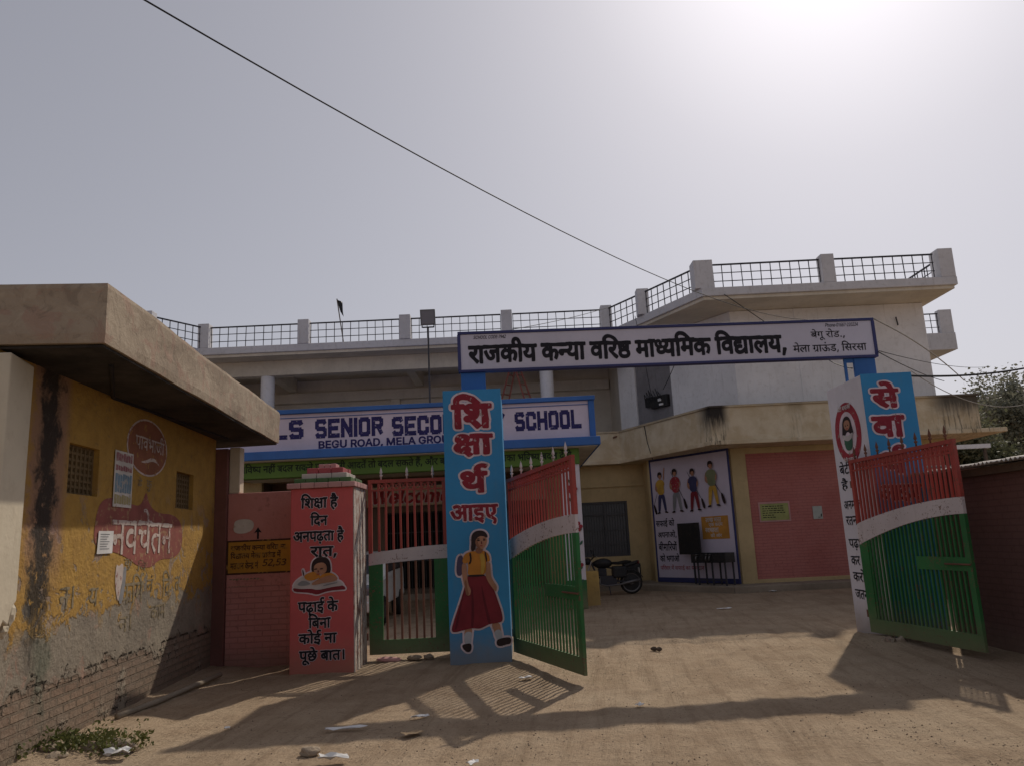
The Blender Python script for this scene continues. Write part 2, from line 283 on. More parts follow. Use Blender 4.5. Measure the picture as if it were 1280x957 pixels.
'd58':'122,189 100,191 80,197 64,206 50,220 43,236 40,255 42,273 48,287 58,299 71,307 86,312 104,314 116,313 129,311 142,306 156,300 172,290 191,276 222,290 250,309 273,335 291,366 301,402 305,443 302,478 292,508 276,532 254,551 228,562 199,566 180,565 165,560 153,552 145,542 140,530 138,516 139,506 142,495 148,484 156,472 169,463 186,454 208,447 236,442 270,440 253,370 196,378 149,394 112,418 87,447 71,480 66,517 70,549 82,577 102,600 129,618 163,628 204,632 235,630 264,622 292,610 318,594 340,572 358,546 373,516 381,480 384,440 380,395 369,353 350,312 324,276 292,246 254,221 284,194 313,165 341,134 368,103 392,73 414,43 350,-1 317,44 286,84 258,118 230,147 204,172 179,194 161,191 142,190|591,551 591,0 510,0 510,551 421,551 421,622 695,622 695,551',
'd179':'623,551 623,0 542,0 542,325 521,316 499,308 476,302 450,297 422,294 390,293 358,294 327,297 298,303 272,310 247,318 225,326 196,307 172,288 153,270 139,252 131,231 128,208 129,195 132,181 138,168 146,155 158,143 174,134 194,126 218,122 247,120 254,120 262,120 269,121 266,133 264,145 263,157 265,176 272,191 283,202 297,210 312,214 328,216 353,213 374,204 391,190 403,172 411,154 413,136 412,119 407,104 400,92 391,82 379,73 365,66 377,51 389,36 402,22 416,8 431,-7 448,-24 390,-65 372,-44 355,-24 338,-4 323,16 310,35 298,53 290,52 281,51 272,50 263,50 254,50 245,50 207,52 173,59 141,70 113,86 90,104 71,126 57,151 49,177 46,205 50,240 61,270 80,296 105,320 133,341 164,361 137,381 115,403 97,426 84,450 77,478 74,507 78,540 92,570 114,596 145,616 184,628 231,632 270,629 306,619 338,603 362,580 377,551 382,515 379,485 372,458 359,434 342,413 320,392 295,373 308,370 321,368 336,366 350,365 364,364 379,364 409,365 437,369 464,374 491,383 516,395 542,411 542,551 453,551 453,622 727,622 727,551|153,502 155,481 162,461 174,442 189,426 207,411 228,399 270,433 295,468 303,506 301,521 295,535 286,548 272,558 253,564 229,566 208,564 189,558 174,549 162,536 155,521',
'd41':'553,551 553,0 472,0 472,180 451,168 428,157 403,146 375,138 343,134 308,132 254,137 206,154 164,180 128,218 101,265 83,322 140,337 185,356 216,378 238,403 251,433 255,467 252,498 245,523 232,542 214,557 194,565 171,568 155,567 142,563 130,556 121,547 116,535 114,521 123,492 150,472 195,461 187,391 147,399 112,413 84,430 63,454 50,483 46,519 50,553 62,581 82,604 109,619 138,629 172,632 199,630 225,624 250,614 274,601 294,583 312,561 325,535 333,504 336,469 332,423 318,383 296,349 266,320 228,295 182,274 198,252 215,234 234,220 256,211 282,205 314,203 347,205 377,212 403,223 427,238 450,255 472,275 472,551 390,551 390,622 656,622 656,551',
'd181':'-190,615 -203,639 -215,663 -226,688 -234,713 -238,738 -240,762 -235,803 -220,836 -196,862 -163,881 -127,892 -85,896 -64,895 -45,893 -26,890 -9,885 7,879 21,872 -1,806 -13,812 -25,817 -37,821 -50,824 -64,826 -78,827 -103,825 -123,817 -139,804 -151,788 -158,769 -160,747 -158,725 -154,704 -146,682 -136,661 -123,638 -108,615',
'd10':'470,218 465,175 450,141 424,114 392,95 354,84 312,80 257,87 206,108 159,144 115,196 71,267 29,356 100,382 129,316 160,260 193,214 228,180 265,160 305,153 329,155 349,161 367,170 380,185 388,203 391,227 389,251 382,273 370,293 356,312 338,330 318,347 300,344 280,342 260,341 255,411 296,415 328,423 352,435 367,451 377,471 380,494 377,516 370,533 356,546 340,555 322,560 302,562 278,561 256,558 235,552 215,545 193,536 171,525 146,594 165,603 186,612 210,620 237,627 266,631 298,632 346,628 386,615 418,593 441,565 454,532 459,495 452,447 429,407 392,375 399,368 406,362 412,355 437,352 462,351 486,350 507,350 526,351 543,353 560,355 577,359 594,363 594,551 521,551 521,622 1038,622 1038,551 934,551 934,0 853,0 853,551 675,551 675,0 594,0 594,290 578,286 562,284 547,282 531,280 515,279 498,279 486,279 471,280 455,282 463,262 468,240',
'd11':'271,222 252,221 232,219 213,215 194,210 177,204 161,197 131,217 105,239 82,263 64,290 54,319 50,352 51,370 54,386 60,400 67,413 76,424 87,433 103,443 121,451 141,458 164,462 190,464 221,465 314,465 314,551 0,551 0,622 505,622 505,551 395,551 395,394 211,394 192,394 178,393 167,391 159,389 151,385 145,381 137,372 132,361 130,347 132,332 136,318 144,306 154,296 164,286 174,277 206,286 239,292 275,294 322,290 363,277 398,256 425,228 442,194 447,154 442,114 429,80 406,52 374,30 335,14 289,4 309,-4 329,-12 350,-19 371,-26 393,-33 415,-40 382,-110 345,-92 308,-74 273,-56 239,-37 207,-18 176,1 139,4 108,10 82,18 63,30 52,46 48,65 50,79 54,91 62,102 72,110 85,114 101,116 115,115 128,111 142,106 158,97 175,85 194,70 203,69 211,68 219,68 262,70 298,77 328,88 349,105 362,126 366,153 363,173 355,190 342,204 323,214 299,220',
'd19':'568,551 474,551 474,380 473,348 471,321 466,299 460,280 452,262 441,246 411,219 372,201 323,192 307,266 321,269 333,272 344,276 354,280 363,285 370,292 377,301 383,310 388,322 391,336 392,355 393,380 393,551 160,551 160,353 160,324 161,299 163,278 166,260 170,244 176,230 184,218 194,206 206,196 221,185 239,173 260,160 370,98 408,74 438,52 460,30 474,6 483,-22 486,-53 484,-79 479,-104 470,-128 459,-150 449,-169 439,-184 367,-142 376,-128 384,-114 392,-100 398,-85 402,-70 403,-55 402,-43 399,-32 395,-22 388,-12 377,-1 363,10 344,23 320,38 290,56 203,106 178,122 156,137 136,154 120,171 106,190 95,212 86,240 81,274 79,316 79,551 0,551 0,622 568,622',
'd61':'321,69 344,77 363,87 380,98 393,112 400,128 403,148 400,172 390,191 374,208 351,219 319,227 280,229 238,226 202,216 174,200 154,179 142,154 138,124 139,104 143,84 150,64 160,44 176,22 196,0 224,-26 259,-56 302,-89 248,-142 192,-96 145,-51 108,-9 80,34 64,80 58,130 60,154 65,177 74,198 85,216 99,233 115,248 103,261 92,276 82,292 75,310 70,330 69,352 70,370 73,386 79,400 86,413 95,424 106,433 122,443 140,451 158,458 179,462 203,464 229,465 361,465 361,551 0,551 0,622 546,622 546,551 442,551 442,394 230,394 211,394 197,393 186,391 178,389 170,385 164,381 156,372 151,361 149,347 150,334 153,322 159,312 166,302 174,292 183,284 215,293 249,298 284,300 327,298 365,291 396,279 423,264 444,245 460,224 472,202 479,178 481,153 477,117 466,85 447,57 421,34 388,16 348,2',
'd76':'-179,615 -197,639 -213,659 -228,674 -243,684 -258,692 -272,698 -287,701 -303,702 -320,703 -333,702 -347,700 -361,697 -375,693 -389,688 -402,682 -428,751 -412,757 -396,763 -380,767 -363,770 -345,772 -326,773 -297,771 -270,763 -246,752 -224,735 -204,716 -187,692 -183,694 -196,726 -209,753 -222,774 -235,792 -249,805 -263,815 -279,822 -296,826 -316,827 -331,827 -344,825 -356,823 -366,820 -376,817 -386,813 -409,882 -382,890 -351,894 -318,896 -284,893 -252,885 -224,870 -199,850 -175,820 -154,784 -133,737 -113,681 -94,615',
'd42':'413,-58 399,-35 386,-12 373,11 361,33 351,54 342,73 334,72 325,71 316,70 307,69 297,68 287,68 259,69 231,73 202,78 175,87 149,98 124,112 102,130 83,151 68,176 56,204 48,236 46,272 48,300 53,325 62,348 73,367 86,385 102,401 126,419 153,433 183,443 216,450 252,455 290,456 295,456 295,551 0,551 0,622 534,622 534,551 376,551 376,385 327,385 291,384 260,382 234,378 211,372 191,365 173,355 159,344 148,331 138,317 132,301 127,282 126,262 130,229 144,200 166,174 197,155 237,144 287,140 291,140 295,140 299,140 303,140 307,140 312,141 309,154 307,165 306,176 308,197 315,214 327,226 341,234 357,238 373,240 399,237 421,229 438,216 451,199 458,181 461,162 459,142 455,126 446,112 436,102 424,93 410,86 419,70 428,53 438,36 450,18 464,-2 480,-24',
'd44':'0,622 569,622 569,551 466,551 466,0 385,0 385,298 204,298 204,244 202,227 198,213 190,202 180,194 167,190 153,188 137,190 120,197 102,209 85,224 70,241 56,260 45,280 39,299 37,318 38,332 43,345 50,355 62,363 78,367 98,369 385,369 385,551 0,551',
'd9':'470,218 465,175 450,141 424,114 392,95 354,84 312,80 257,87 206,108 159,144 115,196 71,267 29,356 100,382 129,316 160,260 193,214 228,180 265,160 305,153 329,155 349,161 367,170 380,185 388,203 391,227 389,251 382,273 370,293 356,312 338,330 318,347 300,344 280,342 260,341 255,411 296,415 328,423 352,435 367,451 377,471 380,494 377,516 370,533 356,546 340,555 322,560 302,562 278,561 256,558 235,552 215,545 193,536 171,525 146,594 165,603 186,612 210,620 237,627 266,631 298,632 346,628 386,615 418,593 441,565 454,532 459,495 452,447 429,407 392,375 399,368 406,362 412,355 437,352 462,351 486,350 507,350 526,351 543,353 560,355 577,359 594,363 594,551 521,551 521,622 779,622 779,551 675,551 675,0 594,0 594,290 578,286 562,284 547,282 531,280 515,279 498,279 486,279 471,280 455,282 463,262 468,240',
'd46':'479,551 479,0 398,0 398,191 378,179 357,168 335,159 311,152 284,147 254,146 228,148 204,152 182,160 161,169 143,181 128,194 113,213 100,234 91,258 84,285 80,318 79,358 79,551 0,551 0,622 583,622 583,551|398,551 160,551 160,369 160,344 161,322 163,304 165,289 169,276 172,266 177,256 183,248 190,240 208,227 233,220 263,217 289,219 314,225 338,236 360,249 380,264 398,280',
'd97':'307,0 257,3 212,12 170,28 134,48 104,75 79,106 61,143 50,185 46,231 50,275 62,314 82,348 109,378 140,402 177,420 217,434 260,443 305,446 305,551 0,551 0,622 577,622 577,551 385,551 385,375 346,375 307,374 274,371 248,366 226,360 206,351 188,341 170,327 154,311 142,292 133,271 128,247 126,221 130,185 140,153 158,126 182,104 212,87 248,75 240,102 235,129 233,157 235,179 240,201 250,221 262,240 279,256 298,270 322,280 349,286 380,288 411,286 438,280 460,270 480,256 495,240 508,221 516,201 521,179 523,157 517,113 497,75 466,44 422,19 370,5|306,140 308,116 314,92 323,70 357,73 387,81 413,94 432,111 444,132 448,157 446,176 440,191 430,204 418,213 402,219 385,221 363,219 344,211 328,200 316,183 308,164|221,-134 223,-119 228,-105 238,-93 249,-84 262,-78 276,-76 291,-78 304,-84 315,-93 324,-105 329,-119 331,-134 329,-150 324,-164 315,-176 304,-185 291,-190 276,-192 262,-190 249,-185 238,-176 228,-164 223,-150',
'd40':'481,551 481,0 400,0 400,328 291,328 254,327 223,325 200,322 180,317 164,309 150,299 137,284 129,263 126,237 130,205 142,173 163,142 191,111 227,77 271,40 217,-12 187,15 159,41 132,68 107,95 86,123 68,151 55,180 48,211 45,242 46,265 51,286 58,305 68,323 80,338 93,351 114,366 137,378 163,388 193,394 230,398 272,399 400,399 400,551 0,551 0,622 584,622 584,551',
'd12':'271,222 252,221 232,219 213,215 194,210 177,204 161,197 131,217 105,239 82,263 64,290 54,319 50,352 51,370 54,386 60,400 67,413 76,424 87,433 103,443 121,451 141,458 164,462 190,464 221,465 314,465 314,551 0,551 0,622 505,622 505,551 395,551 395,394 211,394 192,394 178,393 167,391 159,389 151,385 145,381 137,372 132,361 130,347 132,332 136,318 144,306 154,296 164,286 174,277 206,286 239,292 275,294 322,290 363,277 398,256 425,228 442,194 447,154 442,114 429,80 406,52 374,30 335,14 289,4 309,-4 329,-12 350,-19 371,-26 393,-33 415,-40 382,-110 345,-92 308,-74 273,-56 239,-37 207,-18 176,1 139,4 108,10 82,18 63,30 52,46 48,65 50,79 54,91 62,102 72,110 85,114 101,116 115,115 128,111 142,106 158,97 175,85 194,70 203,69 211,68 219,68 262,70 298,77 328,88 349,105 362,126 366,153 363,173 355,190 342,204 323,214 299,220|293,615 280,639 268,663 258,688 249,713 245,738 243,762 248,803 263,836 288,862 320,881 356,892 398,896 419,895 438,893 457,890 474,885 490,879 504,872 482,806 470,812 458,817 446,821 433,824 419,826 405,827 380,825 360,817 344,804 332,788 325,769 323,747 324,725 329,704 336,682 347,661 360,638 375,615',
'd31':'296,70 346,74 392,84 436,102 475,125 509,154 536,187 557,225 570,266 574,310 571,340 564,366 551,388 534,405 512,416 487,419 467,417 450,411 438,401 430,388 426,374 424,358 427,337 436,318 450,300 472,285 500,272 535,261 502,198 453,215 414,237 384,262 363,291 351,322 347,356 350,386 359,414 374,438 396,458 422,472 455,481 455,551 0,551 0,622 715,622 715,551 535,551 535,477 567,465 595,447 620,422 638,391 649,353 653,308 650,270 642,232 628,195 609,160 585,127 556,96 523,69 486,45 444,26 398,12 349,3 296,0 237,5 188,18 150,42 123,72 106,107 101,147 102,161 104,176 108,190 114,205 122,218 132,231 106,246 84,263 66,284 53,306 46,332 43,359 48,396 63,427 88,451 121,469 160,479 206,483 218,483 233,482 249,480 265,479 278,476 288,473 282,404 272,407 262,409 250,412 238,413 226,415 212,415 163,408 134,386 124,350 126,332 134,317 146,305 162,295 181,287 202,281 222,286 243,289 266,290 273,290 281,290 289,289 296,288 303,288 308,287 302,217 298,218 293,218 288,218 284,218 280,218 276,218 224,210 192,187 182,148 185,124 196,104 213,89 236,78 264,72',
'd104':'194,622 275,622 275,0 194,0',
'd49':'174,632 198,631 220,627 240,622 259,613 276,601 291,586 302,572 312,554 320,533 327,507 331,475 332,437 332,321 533,321 533,551 402,551 402,622 717,622 717,551 614,551 614,0 533,0 533,250 332,250 332,213 330,193 326,177 318,166 307,157 296,153 283,151 270,152 257,157 243,164 229,173 216,183 204,196 193,209 183,223 175,237 169,251 165,265 164,278 166,289 170,300 178,308 189,315 204,320 224,321 253,321 253,426 252,455 251,479 248,498 244,514 239,527 232,538 216,555 195,565 169,568 152,567 139,562 128,555 120,545 116,534 114,521 117,504 124,489 138,478 157,469 184,463 218,460 210,389 163,396 124,408 90,426 66,450 51,481 46,520 50,556 63,584 84,606 111,620 141,629',
'd214':'409,286 446,217 419,199 391,183 363,168 332,156 295,148 254,146 228,148 204,152 182,160 161,169 143,181 128,194 113,213 100,234 91,258 84,285 80,318 79,358 79,551 0,551 0,622 391,622 391,551 205,551|262,217 279,218 296,221 313,225 329,231 345,237 360,245 159,507 159,369 159,344 160,322 162,304 164,289 168,276 172,266 176,256 182,248 189,240 207,227 232,220',
'd440':'-185,615 -195,638 -204,660 -211,682 -216,704 -219,726 -220,748 -215,789 -201,824 -178,854 -146,878 -107,891 -61,896 -23,893 10,883 39,868 64,845 87,815 108,778 127,734 145,682 163,622 273,622 273,551 170,551 170,0 89,0 89,551 0,551 0,622 87,622 68,685 49,736 28,776 5,803 -23,820 -57,825 -82,822 -102,814 -118,800 -130,782 -137,760 -139,733 -138,711 -135,691 -129,672 -122,653 -114,634 -105,615|152,816 154,831 159,845 168,857 180,866 193,872 207,874 222,872 235,866 246,857 255,845 260,831 262,816 260,801 255,787 246,775 235,766 222,760 207,758 193,760 180,766 168,775 159,787 154,801',
'd449':'-169,615 -183,664 -197,705 -210,740 -225,767 -240,788 -256,804 -274,815 -293,821 -315,823 -329,823 -342,821 -354,818 -365,815 -375,812 -385,809 -409,882 -382,890 -351,894 -318,896 -284,893 -252,885 -224,870 -199,850 -175,820 -154,784 -133,737 -113,681 -94,615|-113,821 -111,836 -106,850 -96,862 -85,871 -72,877 -58,879 -43,877 -30,871 -18,862 -9,850 -4,836 -2,821 -4,806 -9,792 -18,780 -30,771 -43,765 -58,763 -72,765 -85,771 -96,780 -106,792 -111,806',
'd452':'-179,615 -197,639 -213,659 -228,674 -243,684 -258,692 -272,698 -287,701 -303,702 -320,703 -333,702 -347,700 -361,697 -375,693 -389,688 -402,682 -428,751 -412,757 -396,763 -380,767 -363,770 -345,772 -326,773 -297,771 -270,763 -246,752 -224,735 -204,716 -187,692 -183,694 -196,726 -209,753 -222,774 -235,792 -249,805 -263,815 -279,822 -296,826 -316,827 -331,827 -344,825 -356,823 -366,820 -376,817 -386,813 -409,882 -382,890 -351,894 -318,896 -284,893 -252,885 -224,870 -199,850 -175,820 -154,784 -133,737 -113,681 -94,615|-113,816 -111,831 -106,845 -96,857 -85,866 -72,872 -58,874 -43,872 -30,866 -18,857 -9,845 -4,831 -2,816 -4,801 -9,787 -18,775 -30,766 -43,760 -58,758 -72,760 -85,766 -96,775 -106,787 -111,801',
'd24':'470,218 465,175 450,141 424,114 392,95 354,84 312,80 257,87 206,108 159,144 115,196 71,267 29,356 100,382 129,316 160,260 193,214 228,180 265,160 305,153 329,155 349,161 367,170 380,185 388,203 391,227 389,251 382,273 370,293 356,312 338,330 318,347 300,344 280,342 260,341 255,411 296,415 328,423 352,435 367,451 377,471 380,494 377,516 370,533 356,546 340,555 322,560 302,562 278,561 256,558 235,552 215,545 193,536 171,525 146,594 165,603 186,612 210,620 237,627 266,631 298,632 346,628 386,615 418,593 441,565 454,532 459,495 452,447 429,407 392,375 399,368 406,362 412,355 437,352 462,351 486,350 507,350 526,351 543,353 560,355 577,359 594,363 594,551 521,551 521,622 1038,622 1038,551 934,551 934,0 853,0 853,551 675,551 675,0 594,0 594,290 578,286 562,284 547,282 531,280 515,279 498,279 486,279 471,280 455,282 463,262 468,240|844,615 827,639 810,659 794,674 780,684 765,692 750,698 736,701 720,702 703,703 690,702 676,700 662,697 648,693 634,688 621,682 595,751 611,757 627,763 643,767 660,770 678,772 697,773 726,771 753,763 777,752 799,735 819,716 836,692 840,694 827,726 814,753 801,774 788,792 774,805 760,815 744,822 727,826 707,827 692,827 679,825 667,823 657,820 647,817 637,813 614,882 641,890 672,894 705,896 739,893 771,885 798,870 824,850 848,820 870,784 890,737 910,681 929,615',
'd69':'-248,-12 -212,1 -174,8 -136,11 -90,7 -51,-6 -20,-28 4,-56 17,-90 22,-129 17,-167 1,-201 -24,-229 -60,-251 -104,-264 -157,-268 -219,-263 -275,-248 -324,-222 -370,-188 -414,-147 -455,-100 -394,-57 -368,-87 -344,-113 -320,-136 -296,-155 -271,-170 -246,-182 -218,-190 -189,-194 -157,-196 -98,-188 -63,-163 -51,-122 -54,-102 -62,-86 -76,-73 -93,-64 -111,-59 -131,-57 -148,-58 -165,-59 -180,-62 -194,-67 -208,-72 -222,-79',
'd271':'42,4 213,81 184,88 157,99 131,112 107,129 87,150 70,174 56,202 49,235 46,272 48,300 53,325 62,348 73,367 86,385 102,401 126,419 153,433 183,443 216,450 252,455 290,456 295,456 295,551 0,551 0,622 534,622 534,551 376,551 376,385 327,385 291,384 260,382 234,378 211,372 191,365 173,355 159,344 148,331 138,317 132,301 127,282 126,262 130,229 144,200 166,174 197,155 237,144 287,140 291,140 295,140 299,140 303,140 307,140 312,141 309,154 307,165 306,176 308,197 315,214 327,226 341,234 357,238 373,240 399,237 421,229 438,216 451,199 458,181 461,162 459,142 455,126 446,112 436,102 424,93 410,86 419,70 428,53 438,36 450,18 464,-2 480,-24 413,-58 399,-35 386,-12 373,11 361,33 351,54 342,73 82,-66',
'd808':'238,-10 205,-9 173,-6 142,0 113,7 87,17 64,29 64,113 80,104 97,95 116,88 137,81 158,76 180,72 201,68 221,67 240,66 288,70 328,82 360,103 385,132 399,171 404,219 399,262 385,298 361,326 328,347 286,359 236,363 218,363 198,361 176,358 156,356 138,353 123,350 79,378 106,714 443,714 443,633 183,633 164,428 176,431 190,433 208,435 226,437 246,438 266,438 308,435 347,428 382,414 414,396 442,373 464,344 481,311 492,272 495,229 488,160 466,101 429,54 378,18 315,-3',
'd805':'47,76 218,262 249,296 277,328 302,357 323,385 341,413 355,440 366,468 372,498 374,530 370,565 360,594 342,618 319,635 291,646 259,649 229,647 201,641 176,630 151,616 127,600 104,582 54,640 81,662 112,682 144,700 180,713 219,721 260,724 318,718 368,701 409,673 440,635 458,588 464,533 462,497 454,462 442,429 426,396 405,364 382,332 355,299 325,266 293,231 156,85 156,81 492,81 492,0 47,0',
'd806':'229,-10 194,-9 161,-6 128,-2 98,6 68,16 40,29 40,112 69,98 100,87 132,78 164,71 196,66 227,65 282,69 325,82 358,102 382,131 395,165 400,206 394,246 378,278 350,302 313,319 267,329 214,332 149,332 149,406 214,406 263,410 304,423 336,444 359,471 373,504 378,541 374,573 363,599 344,620 320,636 290,646 256,649 223,647 192,642 164,632 138,620 112,606 88,590 43,651 70,670 100,687 134,702 172,714 212,722 256,724 320,718 373,702 415,674 445,638 463,595 469,547 464,502 450,464 426,432 395,406 358,388 315,376 315,373 368,362 411,344 446,318 471,286 486,247 491,203 484,144 463,93 427,50 377,16 311,-3',
'd30':'649,551 545,551 545,0 465,0 465,165 447,154 426,143 403,133 377,125 349,120 317,118 269,123 227,137 190,161 163,193 146,231 141,275 142,294 147,312 154,330 163,345 173,359 185,371 38,369 38,441 331,441 343,441 355,441 367,440 377,440 385,440 389,440 382,370 350,370 314,367 283,359 256,346 237,327 225,303 221,274 224,248 234,226 250,210 270,198 293,190 317,188 349,190 377,198 402,210 425,225 446,242 465,260 465,551 0,551 0,622 649,622',
'd47':'460,551 460,349 477,364 495,376 514,386 534,393 555,398 578,399 619,394 654,381 684,358 707,326 720,286 725,239 723,208 718,175 710,141 698,107 681,73 660,39 588,80 604,102 617,127 629,154 638,182 643,210 645,237 643,266 636,289 625,307 610,320 592,327 570,330 534,322 498,298 460,257 460,0 379,0 379,193 362,181 343,170 323,160 300,152 275,148 248,146 222,148 198,152 176,160 156,171 139,183 125,197 110,217 98,239 90,262 84,288 80,318 79,354 79,551 0,551 0,622 786,622 786,551|160,551 160,360 161,327 163,300 166,281 171,266 178,252 188,240 204,227 224,220 248,217 274,219 299,225 321,234 342,246 361,261 379,278 379,551',
'd23':'470,218 465,175 450,141 424,114 392,95 354,84 312,80 257,87 206,108 159,144 115,196 71,267 29,356 100,382 129,316 160,260 193,214 228,180 265,160 305,153 329,155 349,161 367,170 380,185 388,203 391,227 389,251 382,273 370,293 356,312 338,330 318,347 300,344 280,342 260,341 255,411 296,415 328,423 352,435 367,451 377,471 380,494 377,516 370,533 356,546 340,555 322,560 302,562 278,561 256,558 235,552 215,545 193,536 171,525 146,594 165,603 186,612 210,620 237,627 266,631 298,632 346,628 386,615 418,593 441,565 454,532 459,495 452,447 429,407 392,375 399,368 406,362 412,355 437,352 462,351 486,350 507,350 526,351 543,353 560,355 577,359 594,363 594,551 521,551 521,622 1038,622 1038,551 934,551 934,0 853,0 853,551 675,551 675,0 594,0 594,290 578,286 562,284 547,282 531,280 515,279 498,279 486,279 471,280 455,282 463,262 468,240|854,615 840,664 826,705 812,740 798,767 783,788 767,804 749,815 730,821 708,823 694,823 681,821 669,818 658,815 648,812 638,809 614,882 641,890 672,894 705,896 739,893 771,885 798,870 824,850 848,820 870,784 890,737 910,681 929,615',
'd461':'170,551 170,0 89,0 89,551 0,551 0,622 273,622 273,551|90,615 76,664 62,705 48,740 34,767 19,788 3,804 -15,815 -34,821 -56,823 -70,823 -83,821 -95,818 -106,815 -116,812 -126,809 -150,882 -123,890 -92,894 -59,896 -25,893 7,885 34,870 60,850 84,820 106,784 126,737 146,681 165,615|146,821 148,836 153,850 162,862 174,871 187,877 201,879 216,877 229,871 240,862 250,850 255,836 257,821 255,806 250,792 240,780 229,771 216,765 201,763 187,765 174,771 162,780 153,792 148,806',
'd215':'369,322 389,322 408,323 425,324 442,326 460,329 478,332 486,260 469,257 452,255 435,253 417,252 399,251 380,251 352,252 322,254 292,258 262,264 236,270 212,277 198,269 183,261 167,253 196,218 228,182 264,146 301,110 340,75 380,42 326,-12 289,21 254,54 220,87 189,120 160,151 133,181 109,209 89,234 73,256 60,275 51,292 46,305 42,317 41,329 40,340 42,352 47,364 55,376 67,385 83,391 104,393 120,392 134,388 148,382 159,373 171,362 181,350 194,364 203,380 210,398 214,418 216,438 217,458 217,477 215,495 212,512 209,527 205,540 201,551 0,551 0,622 403,622 403,551 281,551 285,539 289,526 293,511 296,495 297,477 298,458 297,431 294,407 288,385 281,365 272,348 262,333 297,327 333,323',
'd501':'0,622 1121,622 1121,551 941,551 941,477 973,465 1001,447 1026,422 1044,391 1055,353 1059,308 1056,270 1048,232 1034,195 1015,160 991,127 962,96 929,69 892,45 850,26 804,12 755,3 702,0 643,5 594,18 556,42 529,72 512,107 507,147 508,161 510,176 514,190 520,205 528,218 538,231 512,246 490,263 472,284 459,306 452,332 449,359 454,396 469,427 494,451 527,469 566,479 612,483 624,483 639,482 655,480 671,479 684,476 694,473 688,404 678,407 668,409 656,412 644,413 632,415 618,415 569,408 540,386 530,350 532,332 540,317 552,305 568,295 587,287 608,281 628,286 649,289 672,290 679,290 687,290 695,289 702,288 709,288 714,287 708,217 704,218 699,218 694,218 690,218 686,218 682,218 630,210 598,187 588,148 591,124 602,104 619,89 642,78 670,72 702,70 752,74 798,84 842,102 881,125 915,154 942,187 963,225 976,266 980,310 977,340 970,366 957,388 940,405 918,416 893,419 873,417 856,411 844,401 836,388 832,374 830,358 833,337 842,318 856,300 878,285 906,272 941,261 908,198 859,215 820,237 790,262 769,291 757,322 753,356 756,386 765,414 780,438 802,458 828,472 861,481 861,551 0,551|505,198 480,178 453,160 424,142 393,129 357,121 317,118 269,123 227,137 190,161 163,193 146,231 141,275 142,294 147,312 154,330 163,345 173,359 185,371 38,369 38,441 331,441 343,441 355,441 367,440 377,440 385,440 389,440 382,370 350,370 314,367 283,359 256,346 237,327 225,303 221,274 224,248 234,226 250,210 270,198 293,190 317,188 347,190 374,197 398,208 420,222 439,237 457,253',
'd35':'519,551 371,551 371,349 316,349 286,348 259,345 236,341 216,335 197,327 181,318 150,290 132,255 126,215 128,185 136,158 148,136 164,116 183,101 206,89 230,81 256,76 283,74 317,75 348,80 375,86 401,96 427,107 455,121 482,47 452,34 421,23 388,14 355,6 321,2 286,0 242,3 200,12 162,26 129,46 100,71 77,101 60,136 49,176 46,220 50,261 61,298 80,330 105,357 135,379 170,397 207,410 247,417 288,420 290,420 290,551 0,551 0,622 519,622',
'i397':'321,-13 271,-10 225,-1 184,13 149,32 118,56 94,84 75,116 63,151 57,190 152,190 157,165 166,142 180,123 197,107 218,93 241,83 266,76 293,72 321,70 353,72 382,77 409,86 434,99 455,114 472,132 484,152 492,175 495,200 492,222 486,241 475,257 460,271 443,283 422,293 400,302 376,310 351,318 263,343 208,362 163,386 126,414 99,448 83,487 77,533 81,572 92,608 110,640 135,669 165,693 200,712 239,726 282,734 327,737 373,734 415,726 454,712 488,693 517,670 541,643 559,612 571,579 575,544 484,544 476,577 459,604 434,626 402,642 365,652 324,655 294,654 267,648 242,640 220,628 202,614 187,598 176,579 170,559 167,537 170,513 178,493 191,476 208,462 227,449 247,440 268,432 288,425 306,419 379,399 399,394 421,386 444,378 467,368 489,356 511,342 531,325 549,306 564,284 576,259 583,230 585,198 582,160 571,124 554,91 530,61 500,36 464,15 422,0 374,-10',
'i73':'382,-10 322,-5 267,10 216,35 171,70 133,113 101,164 78,224 64,290 60,363 64,437 78,503 101,563 133,614 171,657 216,692 267,717 322,732 382,737 418,736 453,730 487,721 518,709 548,693 575,674 599,652 621,627 640,599 655,568 667,535 676,499 583,499 577,523 568,545 556,564 543,582 528,598 510,612 492,624 472,634 451,642 429,647 406,650 382,651 340,648 301,637 264,618 231,593 204,560 181,521 164,475 153,422 150,363 153,305 164,252 181,206 204,167 232,135 265,109 301,91 340,80 382,76 406,77 429,81 451,86 472,94 492,104 510,115 528,129 543,145 556,163 568,183 577,205 583,229 676,229 668,193 656,160 640,129 622,102 600,76 575,54 548,35 519,19 487,7 454,-2 419,-8',
'i161':'88,0 88,728 181,728 181,413 562,413 562,728 655,728 655,0 562,0 562,331 181,331 181,0',
'i321':'383,-10 323,-5 267,10 217,35 171,70 133,113 102,164 78,224 64,290 60,363 64,437 78,503 102,563 133,614 171,657 217,692 267,717 323,732 383,737 443,732 498,717 549,692 594,657 632,614 663,563 687,503 700,437 705,363 700,290 687,224 663,164 632,113 594,70 549,35 498,10 443,-5|383,76 425,80 464,91 500,109 533,135 561,167 584,206 601,252 611,305 615,363 611,422 601,475 584,521 561,561 533,593 500,618 464,637 425,648 383,651 341,648 301,637 265,618 232,593 204,560 181,521 164,475 153,422 150,363 153,305 164,252 181,207 204,167 232,135 265,109 301,91 341,80',
'i281':'88,0 88,728 181,728 181,82 518,82 518,0',
